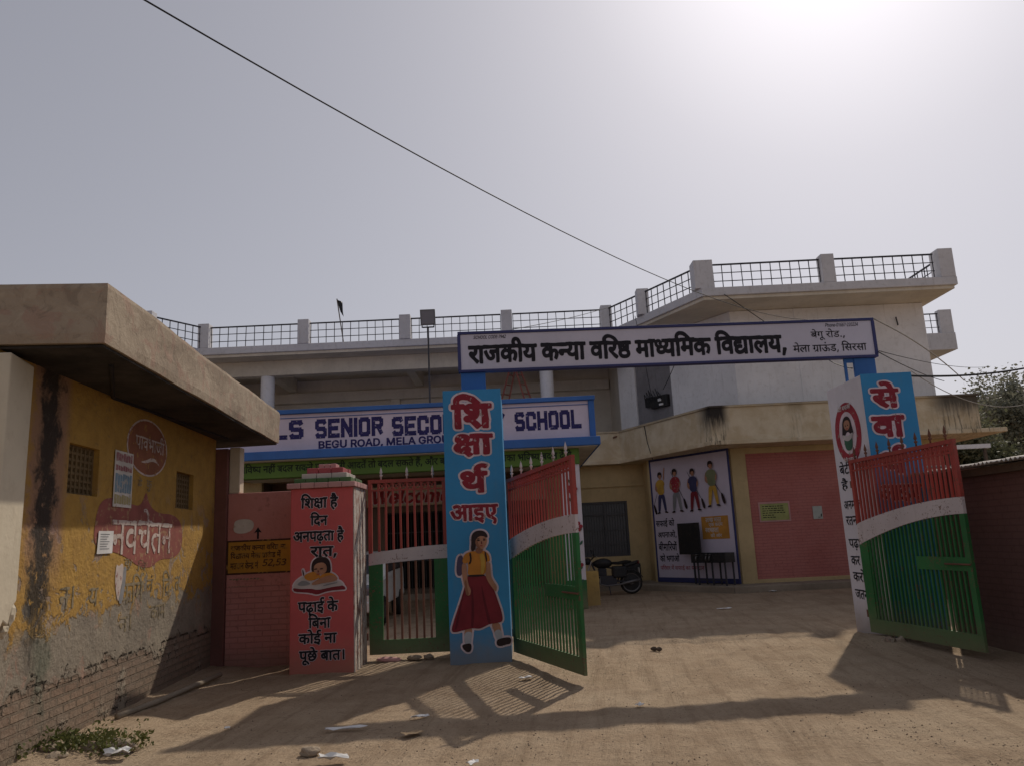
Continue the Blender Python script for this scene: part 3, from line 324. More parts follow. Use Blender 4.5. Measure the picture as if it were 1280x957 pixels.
'i84':'315,0 139,0 139,82 309,82 365,86 414,97 456,116 492,142 521,174 543,213 559,258 569,309 572,365 569,421 560,471 544,515 522,554 493,586 459,612 418,631 371,642 318,646 135,646 135,728 324,728 392,723 452,708 506,684 552,651 591,609 622,559 644,502 658,437 662,365 658,293 644,228 622,170 590,119 551,77 503,44 448,20 385,5|181,728 181,0 88,0 88,728',
'i95':'88,0 88,728 531,728 531,646 181,646 181,408 507,408 507,326 181,326 181,82 536,82 536,0',
'd800':'49,338 291,338 291,256 49,256',
'd810':'412,633 44,633 44,714 503,714 503,643 232,0 137,0',
'd812':'190,-10 177,-10 162,-9 147,-8 132,-6 118,-4 106,-1 106,75 118,71 131,68 144,66 159,64 173,63 187,63 228,66 265,73 296,86 323,103 345,124 363,148 378,176 389,207 398,240 404,275 409,312 411,350 405,350 390,328 372,308 350,291 323,278 291,270 255,267 198,273 149,292 108,324 77,367 58,420 52,484 59,553 78,612 110,660 154,696 207,717 269,724 312,720 351,709 388,690 420,663 448,629 471,586 488,535 499,476 502,409 501,368 499,328 494,288 488,248 479,210 467,174 452,139 434,108 412,78 387,53 357,31 322,14 284,0 239,-7|267,337 295,339 321,346 344,356 364,371 381,387 395,406 405,426 411,446 413,467 411,496 406,525 397,552 385,579 369,602 350,622 327,637 300,646 270,649 234,645 202,631 175,609 154,577 142,536 138,484 142,442 152,406 170,376 196,355 228,341',
'd807':'341,160 11,160 11,238 335,718 427,718 427,241 531,241 531,160 427,160 427,0 341,0|341,241 341,415 341,440 342,466 342,492 344,519 344,544 346,568 346,591 347,610 347,626 343,626 338,613 331,598 323,581 315,565 307,550 299,538 98,241',
'i375':'88,0 88,728 337,728 390,724 437,714 477,697 510,674 537,646 558,613 573,577 582,538 585,496 582,454 573,415 558,378 537,346 510,318 477,294 437,277 391,267 337,263 161,263 161,345 333,345 369,347 400,354 426,365 447,379 464,397 477,419 486,443 491,468 493,496 491,524 486,549 477,573 464,594 447,612 426,626 399,637 368,644 332,646 181,646 181,0',
'i670':'165,327 165,0 77,0 77,728 165,728 165,414 150,414 169,459 193,495 221,521 253,539 290,549 329,553 364,550 397,543 426,530 452,512 473,490 491,462 504,429 512,390 514,347 514,0 426,0 426,339 422,378 411,411 393,438 368,458 338,470 303,474 278,472 254,466 232,457 213,443 197,427 183,407 173,383 167,357',
'i790':'299,-12 252,-8 208,4 169,23 135,50 106,83 82,122 65,167 54,216 51,270 54,324 65,374 82,419 106,458 135,491 169,518 208,537 252,549 299,553 347,549 391,537 430,518 465,491 494,458 518,419 535,374 545,324 549,270 545,216 535,167 518,122 494,83 465,50 430,23 391,4 347,-8|299,67 334,70 364,79 390,95 412,116 429,141 443,170 452,201 458,235 460,270 458,305 452,338 443,370 429,399 412,425 390,446 364,461 334,471 299,474 265,471 235,461 209,446 188,425 171,400 157,371 148,339 142,305 140,270 142,235 148,201 157,170 171,141 188,116 209,95 235,79 265,70',
'i773':'165,327 165,0 77,0 77,546 162,546 162,414 150,414 169,459 193,495 221,521 253,539 290,549 329,553 364,550 397,543 426,530 451,512 473,490 490,462 503,429 511,390 514,347 514,0 426,0 426,339 422,378 411,411 393,438 368,458 338,470 303,474 278,472 254,466 232,457 213,443 197,427 183,407 173,383 167,357',
'i614':'307,-12 256,-8 211,4 170,23 135,50 105,83 82,122 65,166 54,215 51,269 54,322 64,372 81,417 104,456 133,489 167,517 206,537 249,549 296,553 325,551 354,546 382,538 409,527 435,511 459,492 480,468 498,440 514,408 525,370 532,328 534,280 534,243 110,243 110,317 487,317 446,290 444,325 438,356 429,385 416,411 399,433 379,451 355,464 327,472 296,475 265,472 237,464 212,450 190,433 172,412 158,387 148,361 142,333 140,304 140,255 142,217 149,182 161,152 177,126 196,105 219,88 246,76 275,69 307,66 328,67 347,71 366,76 382,83 398,92 411,104 423,117 433,133 440,150 525,127 515,101 501,77 482,55 461,35 436,19 407,6 376,-4 343,-10',
'd803':'275,-10 205,1 148,33 104,88 73,161 54,251 48,358 51,432 58,498 70,556 89,606 113,648 143,682 180,706 224,720 275,725 346,714 403,682 448,628 479,556 498,465 504,358 502,285 494,219 482,160 463,110 439,68 408,34 371,10 327,-5|275,66 320,74 356,98 382,138 400,194 410,268 414,358 410,447 400,520 382,576 356,617 320,641 275,649 230,641 195,617 169,576 152,520 141,447 138,358 141,269 152,196 169,139 195,98 230,74',
'd804':'261,0 261,446 261,475 262,506 262,538 263,570 264,598 265,622 255,611 246,602 238,594 229,587 218,578 206,567 134,508 87,568 274,714 347,714 347,0',
'd809':'288,-10 246,-6 207,5 170,24 137,51 109,85 86,128 69,179 58,238 55,305 56,346 58,387 62,427 69,466 78,504 90,540 105,575 123,606 145,636 170,661 200,683 234,700 273,714 318,721 367,724 380,724 395,723 410,722 426,720 439,718 451,715 451,639 439,643 426,646 412,648 398,650 384,651 370,651 329,648 292,641 262,628 235,611 213,590 194,566 180,538 168,507 159,474 153,439 148,402 146,364 152,364 167,386 186,406 208,423 234,436 266,444 302,447 359,441 408,422 450,390 480,348 499,294 505,230 498,161 479,103 446,54 403,19 350,-3|287,65 324,69 356,83 382,105 403,137 415,178 419,230 415,272 405,308 387,338 362,359 330,373 290,377 262,375 236,368 213,358 193,343 176,327 162,308 152,289 146,268 144,247 146,218 151,190 160,162 172,136 188,112 208,92 231,77 257,68',
'i65':'88,0 88,728 346,728 394,725 435,716 471,701 502,682 526,659 545,632 559,601 567,569 569,535 567,505 562,479 553,457 541,438 526,422 509,409 490,398 471,389 450,382 450,375 473,372 496,364 518,352 540,335 559,315 575,291 588,262 595,230 598,194 595,159 586,126 573,95 553,68 526,45 494,26 454,11 408,3 354,0|181,82 352,82 403,86 443,97 472,115 492,138 504,165 508,195 506,219 500,241 490,262 476,281 458,298 437,312 413,322 386,328 356,330 181,330|181,408 341,408 366,410 390,415 412,424 431,435 448,450 462,467 472,487 478,509 480,533 477,563 466,589 448,613 421,631 387,642 344,646 181,646',
'i141':'385,-10 323,-5 266,10 215,36 170,70 132,113 101,165 78,224 64,290 60,363 64,437 78,503 101,563 131,614 169,657 214,692 264,717 320,732 379,737 417,735 453,730 487,720 519,707 549,691 577,671 602,649 623,624 642,596 658,566 670,534 678,500 583,500 574,522 564,543 553,562 540,580 525,596 509,610 491,623 471,633 451,641 428,647 405,650 380,651 339,648 300,637 264,618 231,593 204,561 181,521 164,475 153,422 150,363 153,305 164,252 181,207 204,167 232,135 265,109 302,91 342,80 385,76 425,79 461,88 494,102 523,122 547,147 567,177 581,211 590,248 593,290 621,285 404,285 404,366 684,366 684,286 679,229 666,176 645,129 616,88 581,54 539,27 492,6 441,-6',
'i424':'373,-12 318,-8 268,3 222,22 183,47 150,78 123,114 104,155 92,200 88,248 88,728 181,728 181,255 183,221 191,190 204,162 222,137 244,115 270,98 301,85 335,77 373,74 410,77 444,85 475,98 501,115 523,137 541,162 553,190 561,221 563,255 563,728 656,728 656,248 652,200 641,155 621,114 594,78 562,47 522,22 477,3 427,-8',
'i384':'88,0 88,728 337,728 390,724 437,715 477,698 510,677 537,650 558,619 573,583 582,545 585,503 582,461 573,423 558,388 537,357 510,331 477,310 437,295 391,285 337,282 140,282 140,365 333,365 369,367 400,372 426,382 447,394 464,410 477,429 486,451 491,476 493,503 491,531 486,556 477,578 464,598 447,615 425,628 399,638 368,644 332,646 181,646 181,0|506,0 330,328 435,328 613,0',
'i2':'25,0 290,728 397,728 665,0 567,0 413,432 403,461 392,494 380,531 366,575 351,626 334,684 352,684 335,625 320,574 306,530 294,492 283,459 274,432 124,0|158,203 158,284 532,284 532,203',
'i292':'88,0 88,728 220,728 399,269 403,257 408,243 413,228 419,212 425,194 430,176 436,157 442,138 448,119 453,101 458,84 462,67 442,67 447,83 452,100 457,117 463,136 468,155 474,174 480,192 486,210 492,227 497,243 502,257 506,269 683,728 815,728 815,0 724,0 724,416 724,431 724,448 724,467 725,486 725,507 725,527 726,549 726,570 727,592 727,613 728,635 728,655 736,655 729,633 722,610 714,587 707,564 699,541 692,519 684,498 678,478 671,460 665,443 659,428 654,416 492,0 411,0 246,416 241,428 236,442 230,459 224,477 217,496 210,517 202,539 195,561 187,584 179,608 171,632 163,655 172,655 172,637 173,617 174,596 174,575 174,554 175,532 175,511 175,490 176,469 176,450 176,432 176,416 176,0',
'i300':'88,0 88,728 197,728 493,262 502,249 511,234 521,216 533,196 545,175 557,152 570,128 583,102 595,76 582,76 579,103 577,130 576,156 575,181 574,204 573,227 573,247 573,265 573,281 573,728 666,728 666,0 555,0 292,414 279,433 267,453 255,473 242,495 228,519 213,546 197,576 177,610 155,649 172,649 174,614 175,580 177,549 178,520 179,493 180,469 181,448 181,430 181,415 181,0',
'i234':'45,0 45,82 174,82 174,646 45,646 45,728 396,728 396,646 267,646 267,82 396,82 396,0',
'i459':'224,0 25,728 120,728 235,281 241,257 247,233 253,209 258,184 264,159 269,134 274,109 279,83 284,56 272,56 277,83 282,109 288,134 293,159 298,184 304,209 310,233 316,257 322,281 440,728 545,728 662,281 668,257 675,233 680,209 686,184 692,159 697,134 703,109 708,83 713,56 700,56 705,83 710,109 715,134 721,159 726,184 732,209 738,233 744,257 750,281 864,728 960,728 761,0 653,0 528,461 520,492 512,524 504,559 497,596 490,637 482,681 502,681 495,639 488,600 481,564 474,530 466,495 457,461 332,0',
'i751':'200,-4 162,0 131,11 108,29 91,54 81,85 77,121 77,728 165,728 165,143 166,120 169,103 174,90 182,82 194,76 210,75 219,75 226,75 232,76 237,76 241,77 246,79 263,4 255,2 245,0 234,-1 223,-3 211,-4',
'i586':'299,-12 252,-8 208,4 169,23 135,50 106,83 82,122 65,167 54,216 51,270 54,324 65,374 82,419 106,458 135,491 169,518 208,537 252,549 299,553 325,552 350,548 374,542 397,535 418,525 438,513 457,499 473,483 488,466 501,446 512,425 521,402 436,378 431,392 425,404 418,417 409,428 399,438 388,447 376,455 363,462 349,467 333,471 317,473 299,474 265,471 235,461 209,446 188,425 171,400 157,371 148,339 142,305 140,270 142,235 148,201 157,170 171,141 188,116 209,95 235,79 265,70 299,67 317,68 334,70 350,74 364,80 378,87 390,95 402,104 412,115 420,127 428,140 434,153 438,167 522,144 514,120 503,98 490,78 475,60 459,44 440,30 420,17 398,7 375,-1 351,-7 326,-11',
'i766':'77,0 77,546 163,546 163,424 156,424 165,452 177,476 192,497 209,515 228,530 248,541 270,549 293,554 316,556 353,552 385,539 412,519 434,492 450,460 460,423 448,423 457,449 468,473 484,494 502,512 523,527 547,540 572,549 599,554 627,556 658,553 686,547 713,535 738,519 758,498 776,473 789,443 796,408 799,368 799,0 711,0 711,366 707,401 696,430 678,450 654,464 629,473 601,476 577,474 556,469 537,460 521,449 507,435 496,418 488,399 484,379 482,356 482,0 394,0 394,375 391,403 381,427 364,448 342,463 316,472 287,476 266,474 246,469 227,461 210,449 195,434 182,417 173,395 167,371 165,344 165,0',
}
TXT = {
'राजकीय कन्या वरिष्ठ माध्यमिक विद्यालय,':('d52:0:0 d66:409:0 d32:668:0 d25:1410:0 d68:2172:0 d51:2431:0 d3:3011:0 d25:3271:0 d202:4033:0 d51:4391:0 d66:4971:0 d3:5230:0 d57:5490:0 d67:6046:0 d52:6305:0 d565:6714:0 d3:7303:0 d50:7563:0 d66:8161:0 d201:8420:0 d51:8782:0 d67:9362:0 d50:9621:0 d25:10219:0 d3:10981:0 d67:11241:0 d57:11500:0 d536:12056:0 d66:12740:0 d54:12999:0 d51:13677:0 d799:14257:0', 14525),
'बेगू रोड.,':('d48:0:0 d75:571:0 d27:571:0 d70:1134:0 d3:1134:0 d52:1394:0 d79:1803:0 d37:2062:0 d801:2639:0 d799:2907:0', 3175),
'मेला ग्राऊंड, सिरसा':('d50:0:0 d75:598:0 d54:598:0 d66:1276:0 d3:1535:0 d256:1795:0 d66:2358:0 d14:2617:0 d6:3120:0 d37:3382:0 d799:3959:0 d3:4227:0 d67:4487:0 d60:4746:0 d52:5422:0 d60:5831:0 d66:6507:0', 6766),
'शि':('d67:0:0 d58:259:0', 939),
'क्षा':('d179:0:0 d66:712:0', 971),
'र्थ':('d41:0:0 d181:642:0', 642),
'आइए':('d10:0:0 d11:1023:0 d19:1514:0', 2067),
'से':('d60:0:0 d75:676:0', 676),
'वा':('d57:0:0 d66:556:0', 815),
'शिक्षा है':('d67:0:0 d58:259:0 d179:939:0 d66:1651:0 d3:1910:0 d61:2170:0 d76:2701:0', 2701),
'दिन':('d67:0:0 d42:259:0 d44:779:0', 1334),
'अनपढ़ता है':('d9:0:0 d44:764:0 d46:1319:0 d97:1887:0 d40:2450:0 d66:3020:0 d3:3279:0 d61:3539:0 d76:4070:0', 4070),
'रात,':('d52:0:0 d66:409:0 d40:668:0 d799:1238:0', 1506),
'पढ़ाई के':('d46:0:0 d97:568:0 d66:1131:0 d12:1390:0 d3:1881:0 d25:2141:0 d75:2682:0', 2903),
'बिना':('d67:0:0 d48:259:0 d44:830:0 d66:1385:0', 1644),
'कोई ना':('d25:0:0 d79:762:0 d12:1021:0 d3:1512:0 d44:1772:0 d66:2327:0', 2586),
'पूछे बात।':('d46:0:0 d70:568:0 d31:568:0 d75:1193:0 d3:1269:0 d48:1529:0 d66:2100:0 d40:2359:0 d104:2929:0', 3308),
'आप अपना भविष्य नहीं बदल सकते पर अपनी आदतें तो बदल सकते हैं, और बदली हुई आदतें आपका भविष्य बदल देंगी':('d10:0:0 d46:1023:0 d3:1591:0 d9:1851:0 d46:2615:0 d44:3183:0 d66:3738:0 d3:3997:0 d49:4257:0 d67:4960:0 d57:5219:0 d214:5775:0 d51:6151:0 d3:6731:0 d44:6991:0 d61:7546:0 d440:8077:0 d3:8336:0 d48:8596:0 d42:9167:0 d54:9687:0 d3:10365:0 d60:10625:0 d25:11301:0 d40:12063:0 d75:12633:0 d3:12633:0 d46:12893:0 d52:13461:0 d3:13870:0 d9:14130:0 d46:14894:0 d44:15462:0 d68:16017:0 d3:16276:0 d10:16536:0 d42:17559:0 d40:18079:0 d449:18649:0 d3:18649:0 d40:18909:0 d79:19479:0 d3:19738:0 d48:19998:0 d42:20569:0 d54:21089:0 d3:21767:0 d60:22027:0 d25:22703:0 d40:23465:0 d75:24035:0 d3:24035:0 d61:24295:0 d452:24826:0 d799:24826:0 d3:25094:0 d24:25354:0 d52:26377:0 d3:26786:0 d48:27046:0 d42:27617:0 d54:28137:0 d68:28815:0 d3:29074:0 d61:29334:0 d69:29865:0 d12:29865:0 d3:30356:0 d10:30616:0 d42:31639:0 d40:32159:0 d449:32729:0 d3:32729:0 d10:32989:0 d46:34012:0 d25:34580:0 d66:35342:0 d3:35601:0 d49:35861:0 d67:36564:0 d57:36823:0 d214:37379:0 d51:37755:0 d3:38335:0 d48:38595:0 d42:39166:0 d54:39686:0 d3:40364:0 d42:40624:0 d449:41089:0 d27:41144:0 d68:41707:0', 41966),
'राजकीय कन्या वरिष्ठ मा.':('d52:0:0 d66:409:0 d32:668:0 d25:1410:0 d68:2172:0 d51:2431:0 d3:3011:0 d25:3271:0 d202:4033:0 d51:4391:0 d66:4971:0 d3:5230:0 d57:5490:0 d67:6046:0 d52:6305:0 d565:6714:0 d3:7303:0 d50:7563:0 d66:8161:0 d801:8420:0', 8688),
'विद्यालय मेला ग्राऊंड में':('d67:0:0 d57:259:0 d536:815:0 d66:1499:0 d54:1758:0 d51:2436:0 d3:3016:0 d50:3276:0 d75:3874:0 d54:3874:0 d66:4552:0 d3:4811:0 d256:5071:0 d66:5634:0 d14:5893:0 d6:6396:0 d37:6658:0 d3:7235:0 d50:7495:0 d449:8093:0', 8093),
'मतदान केन्द्र नं':('d50:0:0 d40:598:0 d42:1168:0 d66:1688:0 d44:1947:0 d3:2502:0 d25:2762:0 d75:3303:0 d202:3524:0 d271:3882:0 d3:4402:0 d44:4662:0 d6:5217:0', 5217),
'52,53':('d808:0:0 d805:551:0 d799:1102:0 d808:1370:0 d806:1921:0', 2472),
'नवचेतन':('d44:0:0 d57:555:0 d30:1111:0 d75:1745:0 d40:1745:0 d44:2315:0', 2870),
'पावभाजी':('d46:0:0 d66:568:0 d57:827:0 d49:1383:0 d66:2086:0 d32:2345:0 d68:3087:0', 3346),
'डे':('d37:0:0 d75:571:0', 577),
'कु':('d25:0:0 d69:541:0', 762),
'न।':('d44:0:0 d104:555:0', 934),
'य':('d51:0:0', 580),
'कर्मि':('d25:0:0 d67:762:0 d50:1021:0 d181:1619:0', 1619),
'नं':('d44:0:0 d6:555:0', 555),
'वि':('d67:0:0 d57:259:0', 815),
'त':('d40:0:0', 570),
'काम':('d25:0:0 d66:762:0 d50:1021:0', 1619),
'सफाई को':('d60:0:0 d47:676:0 d66:1447:0 d12:1706:0 d3:2197:0 d25:2457:0 d79:3219:0', 3478),
'अपनाओ,':('d9:0:0 d46:764:0 d44:1332:0 d66:1887:0 d23:2146:0 d799:3169:0', 3437),
'बीमारियों':('d48:0:0 d68:571:0 d50:830:0 d66:1428:0 d67:1687:0 d52:1946:0 d51:2355:0 d461:2935:0', 3194),
'को भगाओ':('d25:0:0 d79:762:0 d3:1021:0 d49:1281:0 d27:1984:0 d66:2547:0 d23:2806:0', 3829),
'परिसर में सफाई का योगदान':('d46:0:0 d67:568:0 d52:827:0 d60:1236:0 d52:1912:0 d3:2321:0 d50:2581:0 d449:3179:0 d3:3179:0 d60:3439:0 d47:4115:0 d66:4886:0 d12:5145:0 d3:5636:0 d25:5896:0 d66:6658:0 d3:6917:0 d51:7177:0 d79:7757:0 d27:8016:0 d42:8579:0 d66:9099:0 d44:9358:0', 9913),
'स्वच्छ भारत':('d215:0:0 d57:389:0 d501:945:0 d3:2051:0 d49:2311:0 d66:3014:0 d52:3273:0 d40:3682:0', 4252),
'एक कदम':('d19:0:0 d25:553:0 d3:1315:0 d25:1575:0 d42:2337:0 d50:2857:0', 3455),
'स्वच्छता':('d215:0:0 d57:389:0 d501:945:0 d40:2051:0 d66:2621:0', 2880),
'की ओर':('d25:0:0 d68:762:0 d3:1021:0 d23:1281:0 d52:2304:0', 2713),
'बेटी':('d48:0:0 d75:571:0 d35:571:0 d68:1075:0', 1334),
'है':('d61:0:0 d76:531:0', 531),
'अनमोल':('d9:0:0 d44:764:0 d50:1319:0 d79:1917:0 d54:2176:0', 2854),
'रतन':('d52:0:0 d40:409:0 d44:979:0', 1534),
'पढ़ा':('d46:0:0 d97:568:0 d66:1131:0', 1390),
'कर':('d25:0:0 d52:762:0', 1171),
'करो':('d25:0:0 d52:762:0 d79:1171:0', 1430),
'जतन':('d32:0:0 d40:742:0 d44:1312:0', 1867),
'बेटी बचाओ':('d48:0:0 d75:571:0 d35:571:0 d68:1075:0 d3:1334:0 d48:1594:0 d30:2165:0 d66:2799:0 d23:3058:0', 4081),
'बेटी पढ़ाओ':('d48:0:0 d75:571:0 d35:571:0 d68:1075:0 d3:1334:0 d46:1594:0 d97:2162:0 d66:2725:0 d23:2984:0', 4007),
'SCHOOL CODE-7942':('i397:0:0 i73:642:0 i161:1372:0 i321:2115:0 i321:2880:0 i281:3645:0 d3:4210:0 i73:4470:0 i321:5200:0 i84:5965:0 i95:6687:0 d800:7288:0 d810:7628:0 d812:8179:0 d807:8730:0 d805:9281:0', 9832),
'Phone-01667-220224':('i375:0:0 i670:639:0 i790:1230:0 i773:1830:0 i614:2420:0 d800:3003:0 d803:3343:0 d804:3894:0 d809:4445:0 d809:4996:0 d810:5547:0 d800:6098:0 d805:6438:0 d805:6989:0 d803:7540:0 d805:8091:0 d805:8642:0 d807:9193:0', 9744),
'BEGU ROAD, MELA GROUND, SIRSA':('i65:0:0 i95:654:0 i141:1255:0 i424:2001:0 d3:2746:0 i384:3006:0 i321:3649:0 i2:4414:0 i84:5104:0 d799:5825:0 d3:6093:0 i292:6353:0 i95:7257:0 i281:7858:0 i2:8423:0 d3:9113:0 i141:9373:0 i384:10119:0 i321:10763:0 i424:11527:0 i300:12272:0 i84:13025:0 d799:13747:0 d3:14015:0 i397:14275:0 i234:14916:0 i384:15357:0 i397:16001:0 i2:16642:0', 17332),
'Welcome':('i459:0:0 i614:985:0 i751:1568:0 i586:1844:0 i790:2415:0 i766:3015:0 i614:3891:0', 4474),
}
# ---------------------------------------------------------------- lettering: glyph outlines -> distance field -> brush-weight outlines
def glyph_loops(k):
    return [[tuple(float(q) for q in p.split(',')) for p in c.split(' ')] for c in GLY[k].split('|') if c]
_gc = {}
def seg_field(X, Y, loops):
    best = np.full(X.shape, 1e9); ins = np.zeros(X.shape, int)
    for c in loops:
        for (ax, ay), (bx, by) in zip(c, c[1:] + c[:1]):
            dx, dy = bx - ax, by - ay; L = dx * dx + dy * dy
            if L == 0: continue
            t = np.clip(((X - ax) * dx + (Y - ay) * dy) / L, 0, 1)
            best = np.minimum(best, (X - ax - t * dx) ** 2 + (Y - ay - t * dy) ** 2)
            if ay != by:
                cr = (Y >= min(ay, by)) & (Y < max(ay, by)) & (X < ax + (Y - ay) * dx / dy)
                ins += np.where(cr, 1 if by > ay else -1, 0)
    d = np.sqrt(best); return np.where(ins != 0, d, -d)
def contours(Fd, lev, x0, y0, h):
    """marching squares of Fd > lev"""
    A = Fd > lev; ny, nx = A.shape
    code = A[:-1, :-1] * 1 + A[:-1, 1:] * 2 + A[1:, 1:] * 4 + A[1:, :-1] * 8
    ys, xs = np.nonzero((code > 0) & (code < 15))
    E = {1: [(3, 0)], 2: [(0, 1)], 3: [(3, 1)], 4: [(1, 2)], 5: [(3, 2), (1, 0)], 6: [(0, 2)], 7: [(3, 2)], 8: [(2, 3)], 9: [(2, 0)],
         10: [(0, 3), (2, 1)], 11: [(2, 1)], 12: [(1, 3)], 13: [(1, 0)], 14: [(0, 3)]}
    nxt = {}; P = {}
    def pt(j, i, e):
        if e == 0: a, b, k = (j, i), (j, i + 1), ('h', j, i)
        elif e == 2: a, b, k = (j + 1, i), (j + 1, i + 1), ('h', j + 1, i)
        elif e == 3: a, b, k = (j, i), (j + 1, i), ('v', j, i)
        else: a, b, k = (j, i + 1), (j + 1, i + 1), ('v', j, i + 1)
        if k not in P:
            fa, fb = Fd[a], Fd[b]; t = (lev - fa) / (fb - fa) if fb != fa else 0.5
            t = min(0.98, max(0.02, t))
            P[k] = (x0 + (a[1] + t * (b[1] - a[1])) * h, y0 + (a[0] + t * (b[0] - a[0])) * h)
        return k
    for j, i in zip(ys.tolist(), xs.tolist()):
        for e0, e1 in E[int(code[j, i])]: nxt[pt(j, i, e0)] = pt(j, i, e1)
    res = []
    while nxt:
        k0, k = nxt.popitem(); loop = [P[k0]]
        while k != k0 and k in nxt: loop.append(P[k]); k = nxt.pop(k)
        if len(loop) < 6: continue
        # drop points on straight runs
        out = []
        for q in range(len(loop)):
            p = out[-1] if out else loop[q - 1]; c = loop[q]; nn = loop[(q + 1) % len(loop)]
            ux, uy = c[0] - p[0], c[1] - p[1]; vx, vy = nn[0] - c[0], nn[1] - c[1]
            lu = math.hypot(ux, uy); lv = math.hypot(vx, vy)
            if lu < h * 4 and lv > 0 and lu > 0 and abs(ux * vy - uy * vx) / (lu * lv) < 0.06: continue
            out.append(c)
        if len(out) >= 3: res.append(out)
    return res
def text_field(s, step=16.0, pad=160):
    lay, wd = TXT[s]
    items = [q.split(':') for q in lay.split(' ')]
    x0, x1, y0, y1 = -pad - 200, wd + pad + 250, -420 - pad, 1010 + pad
    nx = int((x1 - x0) / step) + 1; ny = int((y1 - y0) / step) + 1
    Fd = np.full((ny, nx), -1e4)
    for k, a, b in items:
        loops = glyph_loops(k)
        if not loops: continue
        a = float(a); b = float(b)
        jr = random.Random(len(s) * 31 + int(a)); jy = jr.uniform(-9, 9); js = jr.uniform(.975, 1.03)   # no two hand-drawn letters sit alike
        loops = [[(p[0] + a + (p[1] - 300) * .02 * (js - 1) * 30, p[1] * js + b + jy) for p in c] for c in loops]
        gx = [p[0] for c in loops for p in c]; gy = [p[1] for c in loops for p in c]
        i0 = max(0, int((min(gx) - pad - x0) / step)); i1 = min(nx, int((max(gx) + pad - x0) / step) + 2)
        j0 = max(0, int((min(gy) - pad - y0) / step)); j1 = min(ny, int((max(gy) + pad - y0) / step) + 2)
        X, Y = np.meshgrid(x0 + np.arange(i0, i1) * step, y0 + np.arange(j0, j1) * step)
        Fd[j0:j1, i0:i1] = np.maximum(Fd[j0:j1, i0:i1], seg_field(X, Y, loops))
    return Fd, x0, y0, step
def poly_field(loops, h, pad):
    gx = [p[0] for c in loops for p in c]; gy = [p[1] for c in loops for p in c]
    x0, y0 = min(gx) - pad, min(gy) - pad
    X, Y = np.meshgrid(np.arange(x0, max(gx) + pad + h, h), np.arange(y0, max(gy) + pad + h, h))
    Fd = np.full(X.shape, -1e4)
    for c in loops: Fd = np.maximum(Fd, seg_field(X, Y, [c]))
    return Fd, x0, y0, h
def halo(loops, d, h=0.012):
    Fd, x0, y0, hh = poly_field(loops, h, d + 3 * h)
    return contours(Fd, -d, x0, y0, hh)
def wob(Fd, x0, y0, h, amp, seed):
    if amp <= 0: return Fd
    ny, nx = Fd.shape; rs = np.random.RandomState(seed)
    gx = np.arange(nx) * h / 130.0; gy = np.arange(ny) * h / 130.0
    G = rs.randn(int(gy[-1]) + 3, int(gx[-1]) + 3)
    i = gx.astype(int); j = gy.astype(int); fx = (gx - i)[None, :]; fy = (gy - j)[:, None]
    a = G[np.ix_(j, i)] * (1 - fx) + G[np.ix_(j, i + 1)] * fx; b = G[np.ix_(j + 1, i)] * (1 - fx) + G[np.ix_(j + 1, i + 1)] * fx
    return Fd + amp * (a * (1 - fy) + b * fy)
def text_loops(s, rect, bold=20, outline=None, step=16.0, wobble=5, slant=0.0):
    """loops of the words fitted into rect=(u0,w0,u1,w1); with outline also the wider backing loops"""
    Fd, x0, y0, h = text_field(s, step)
    Fd = wob(Fd, x0, y0, h, wobble, len(s) * 13 + 5)
    L = contours(Fd, -bold, x0, y0, h)
    if slant: L = [[(p[0] + slant * p[1], p[1]) for p in l] for l in L]
    gx = [p[0] for c in L for p in c]; gy = [p[1] for c in L for p in c]
    a0, a1, b0, b1 = min(gx), max(gx), min(gy), max(gy)
    u0, w0, u1, w1 = rect; kx = (u1 - u0) / (a1 - a0); ky = (w1 - w0) / (b1 - b0)
    f = lambda LL: [[(u0 + (p[0] - a0) * kx, w0 + (p[1] - b0) * ky) for p in l] for l in LL]
    if outline: return f(L), f(contours(Fd, -bold - outline, x0, y0, h))
    return f(L)
# squared sign-painter's capitals, drawn as strokes on a 4 x 6 grid
BLK = {'G': '3.6,4.6 3.2,6 .8,6 0,5.2 0,.8 .8,0 3.2,0 4,.8 4,2.6 2.4,2.6', 'I': '2,0 2,6', 'R': '0,0 0,6 3.2,6 4,5.2 4,3.8 3.2,3 0,3;2.2,3 4,0',
       'L': '0,6 0,0 4,0', 'S': '4,5 3.4,6 .8,6 0,5.2 0,3.8 .8,3 3.2,3 4,2.2 4,.8 3.2,0 .6,0 0,1', 'E': '4,6 0,6 0,0 4,0;0,3 3.2,3',
       'N': '0,0 0,6 4,0 4,6', 'O': '.8,6 0,5.2 0,.8 .8,0 3.2,0 4,.8 4,5.2 3.2,6 .8,6', 'C': '4,4.6 4,5.2 3.2,6 .8,6 0,5.2 0,.8 .8,0 3.2,0 4,.8 4,1.4',
       'D': '0,0 0,6 3.2,6 4,5.2 4,.8 3.2,0 0,0', 'A': '0,0 0,4.8 1.2,6 2.8,6 4,4.8 4,0;0,2.6 4,2.6', 'Y': '0,6 2,3 4,6;2,3 2,0', 'H': '0,0 0,6;4,0 4,6;0,3 4,3'}
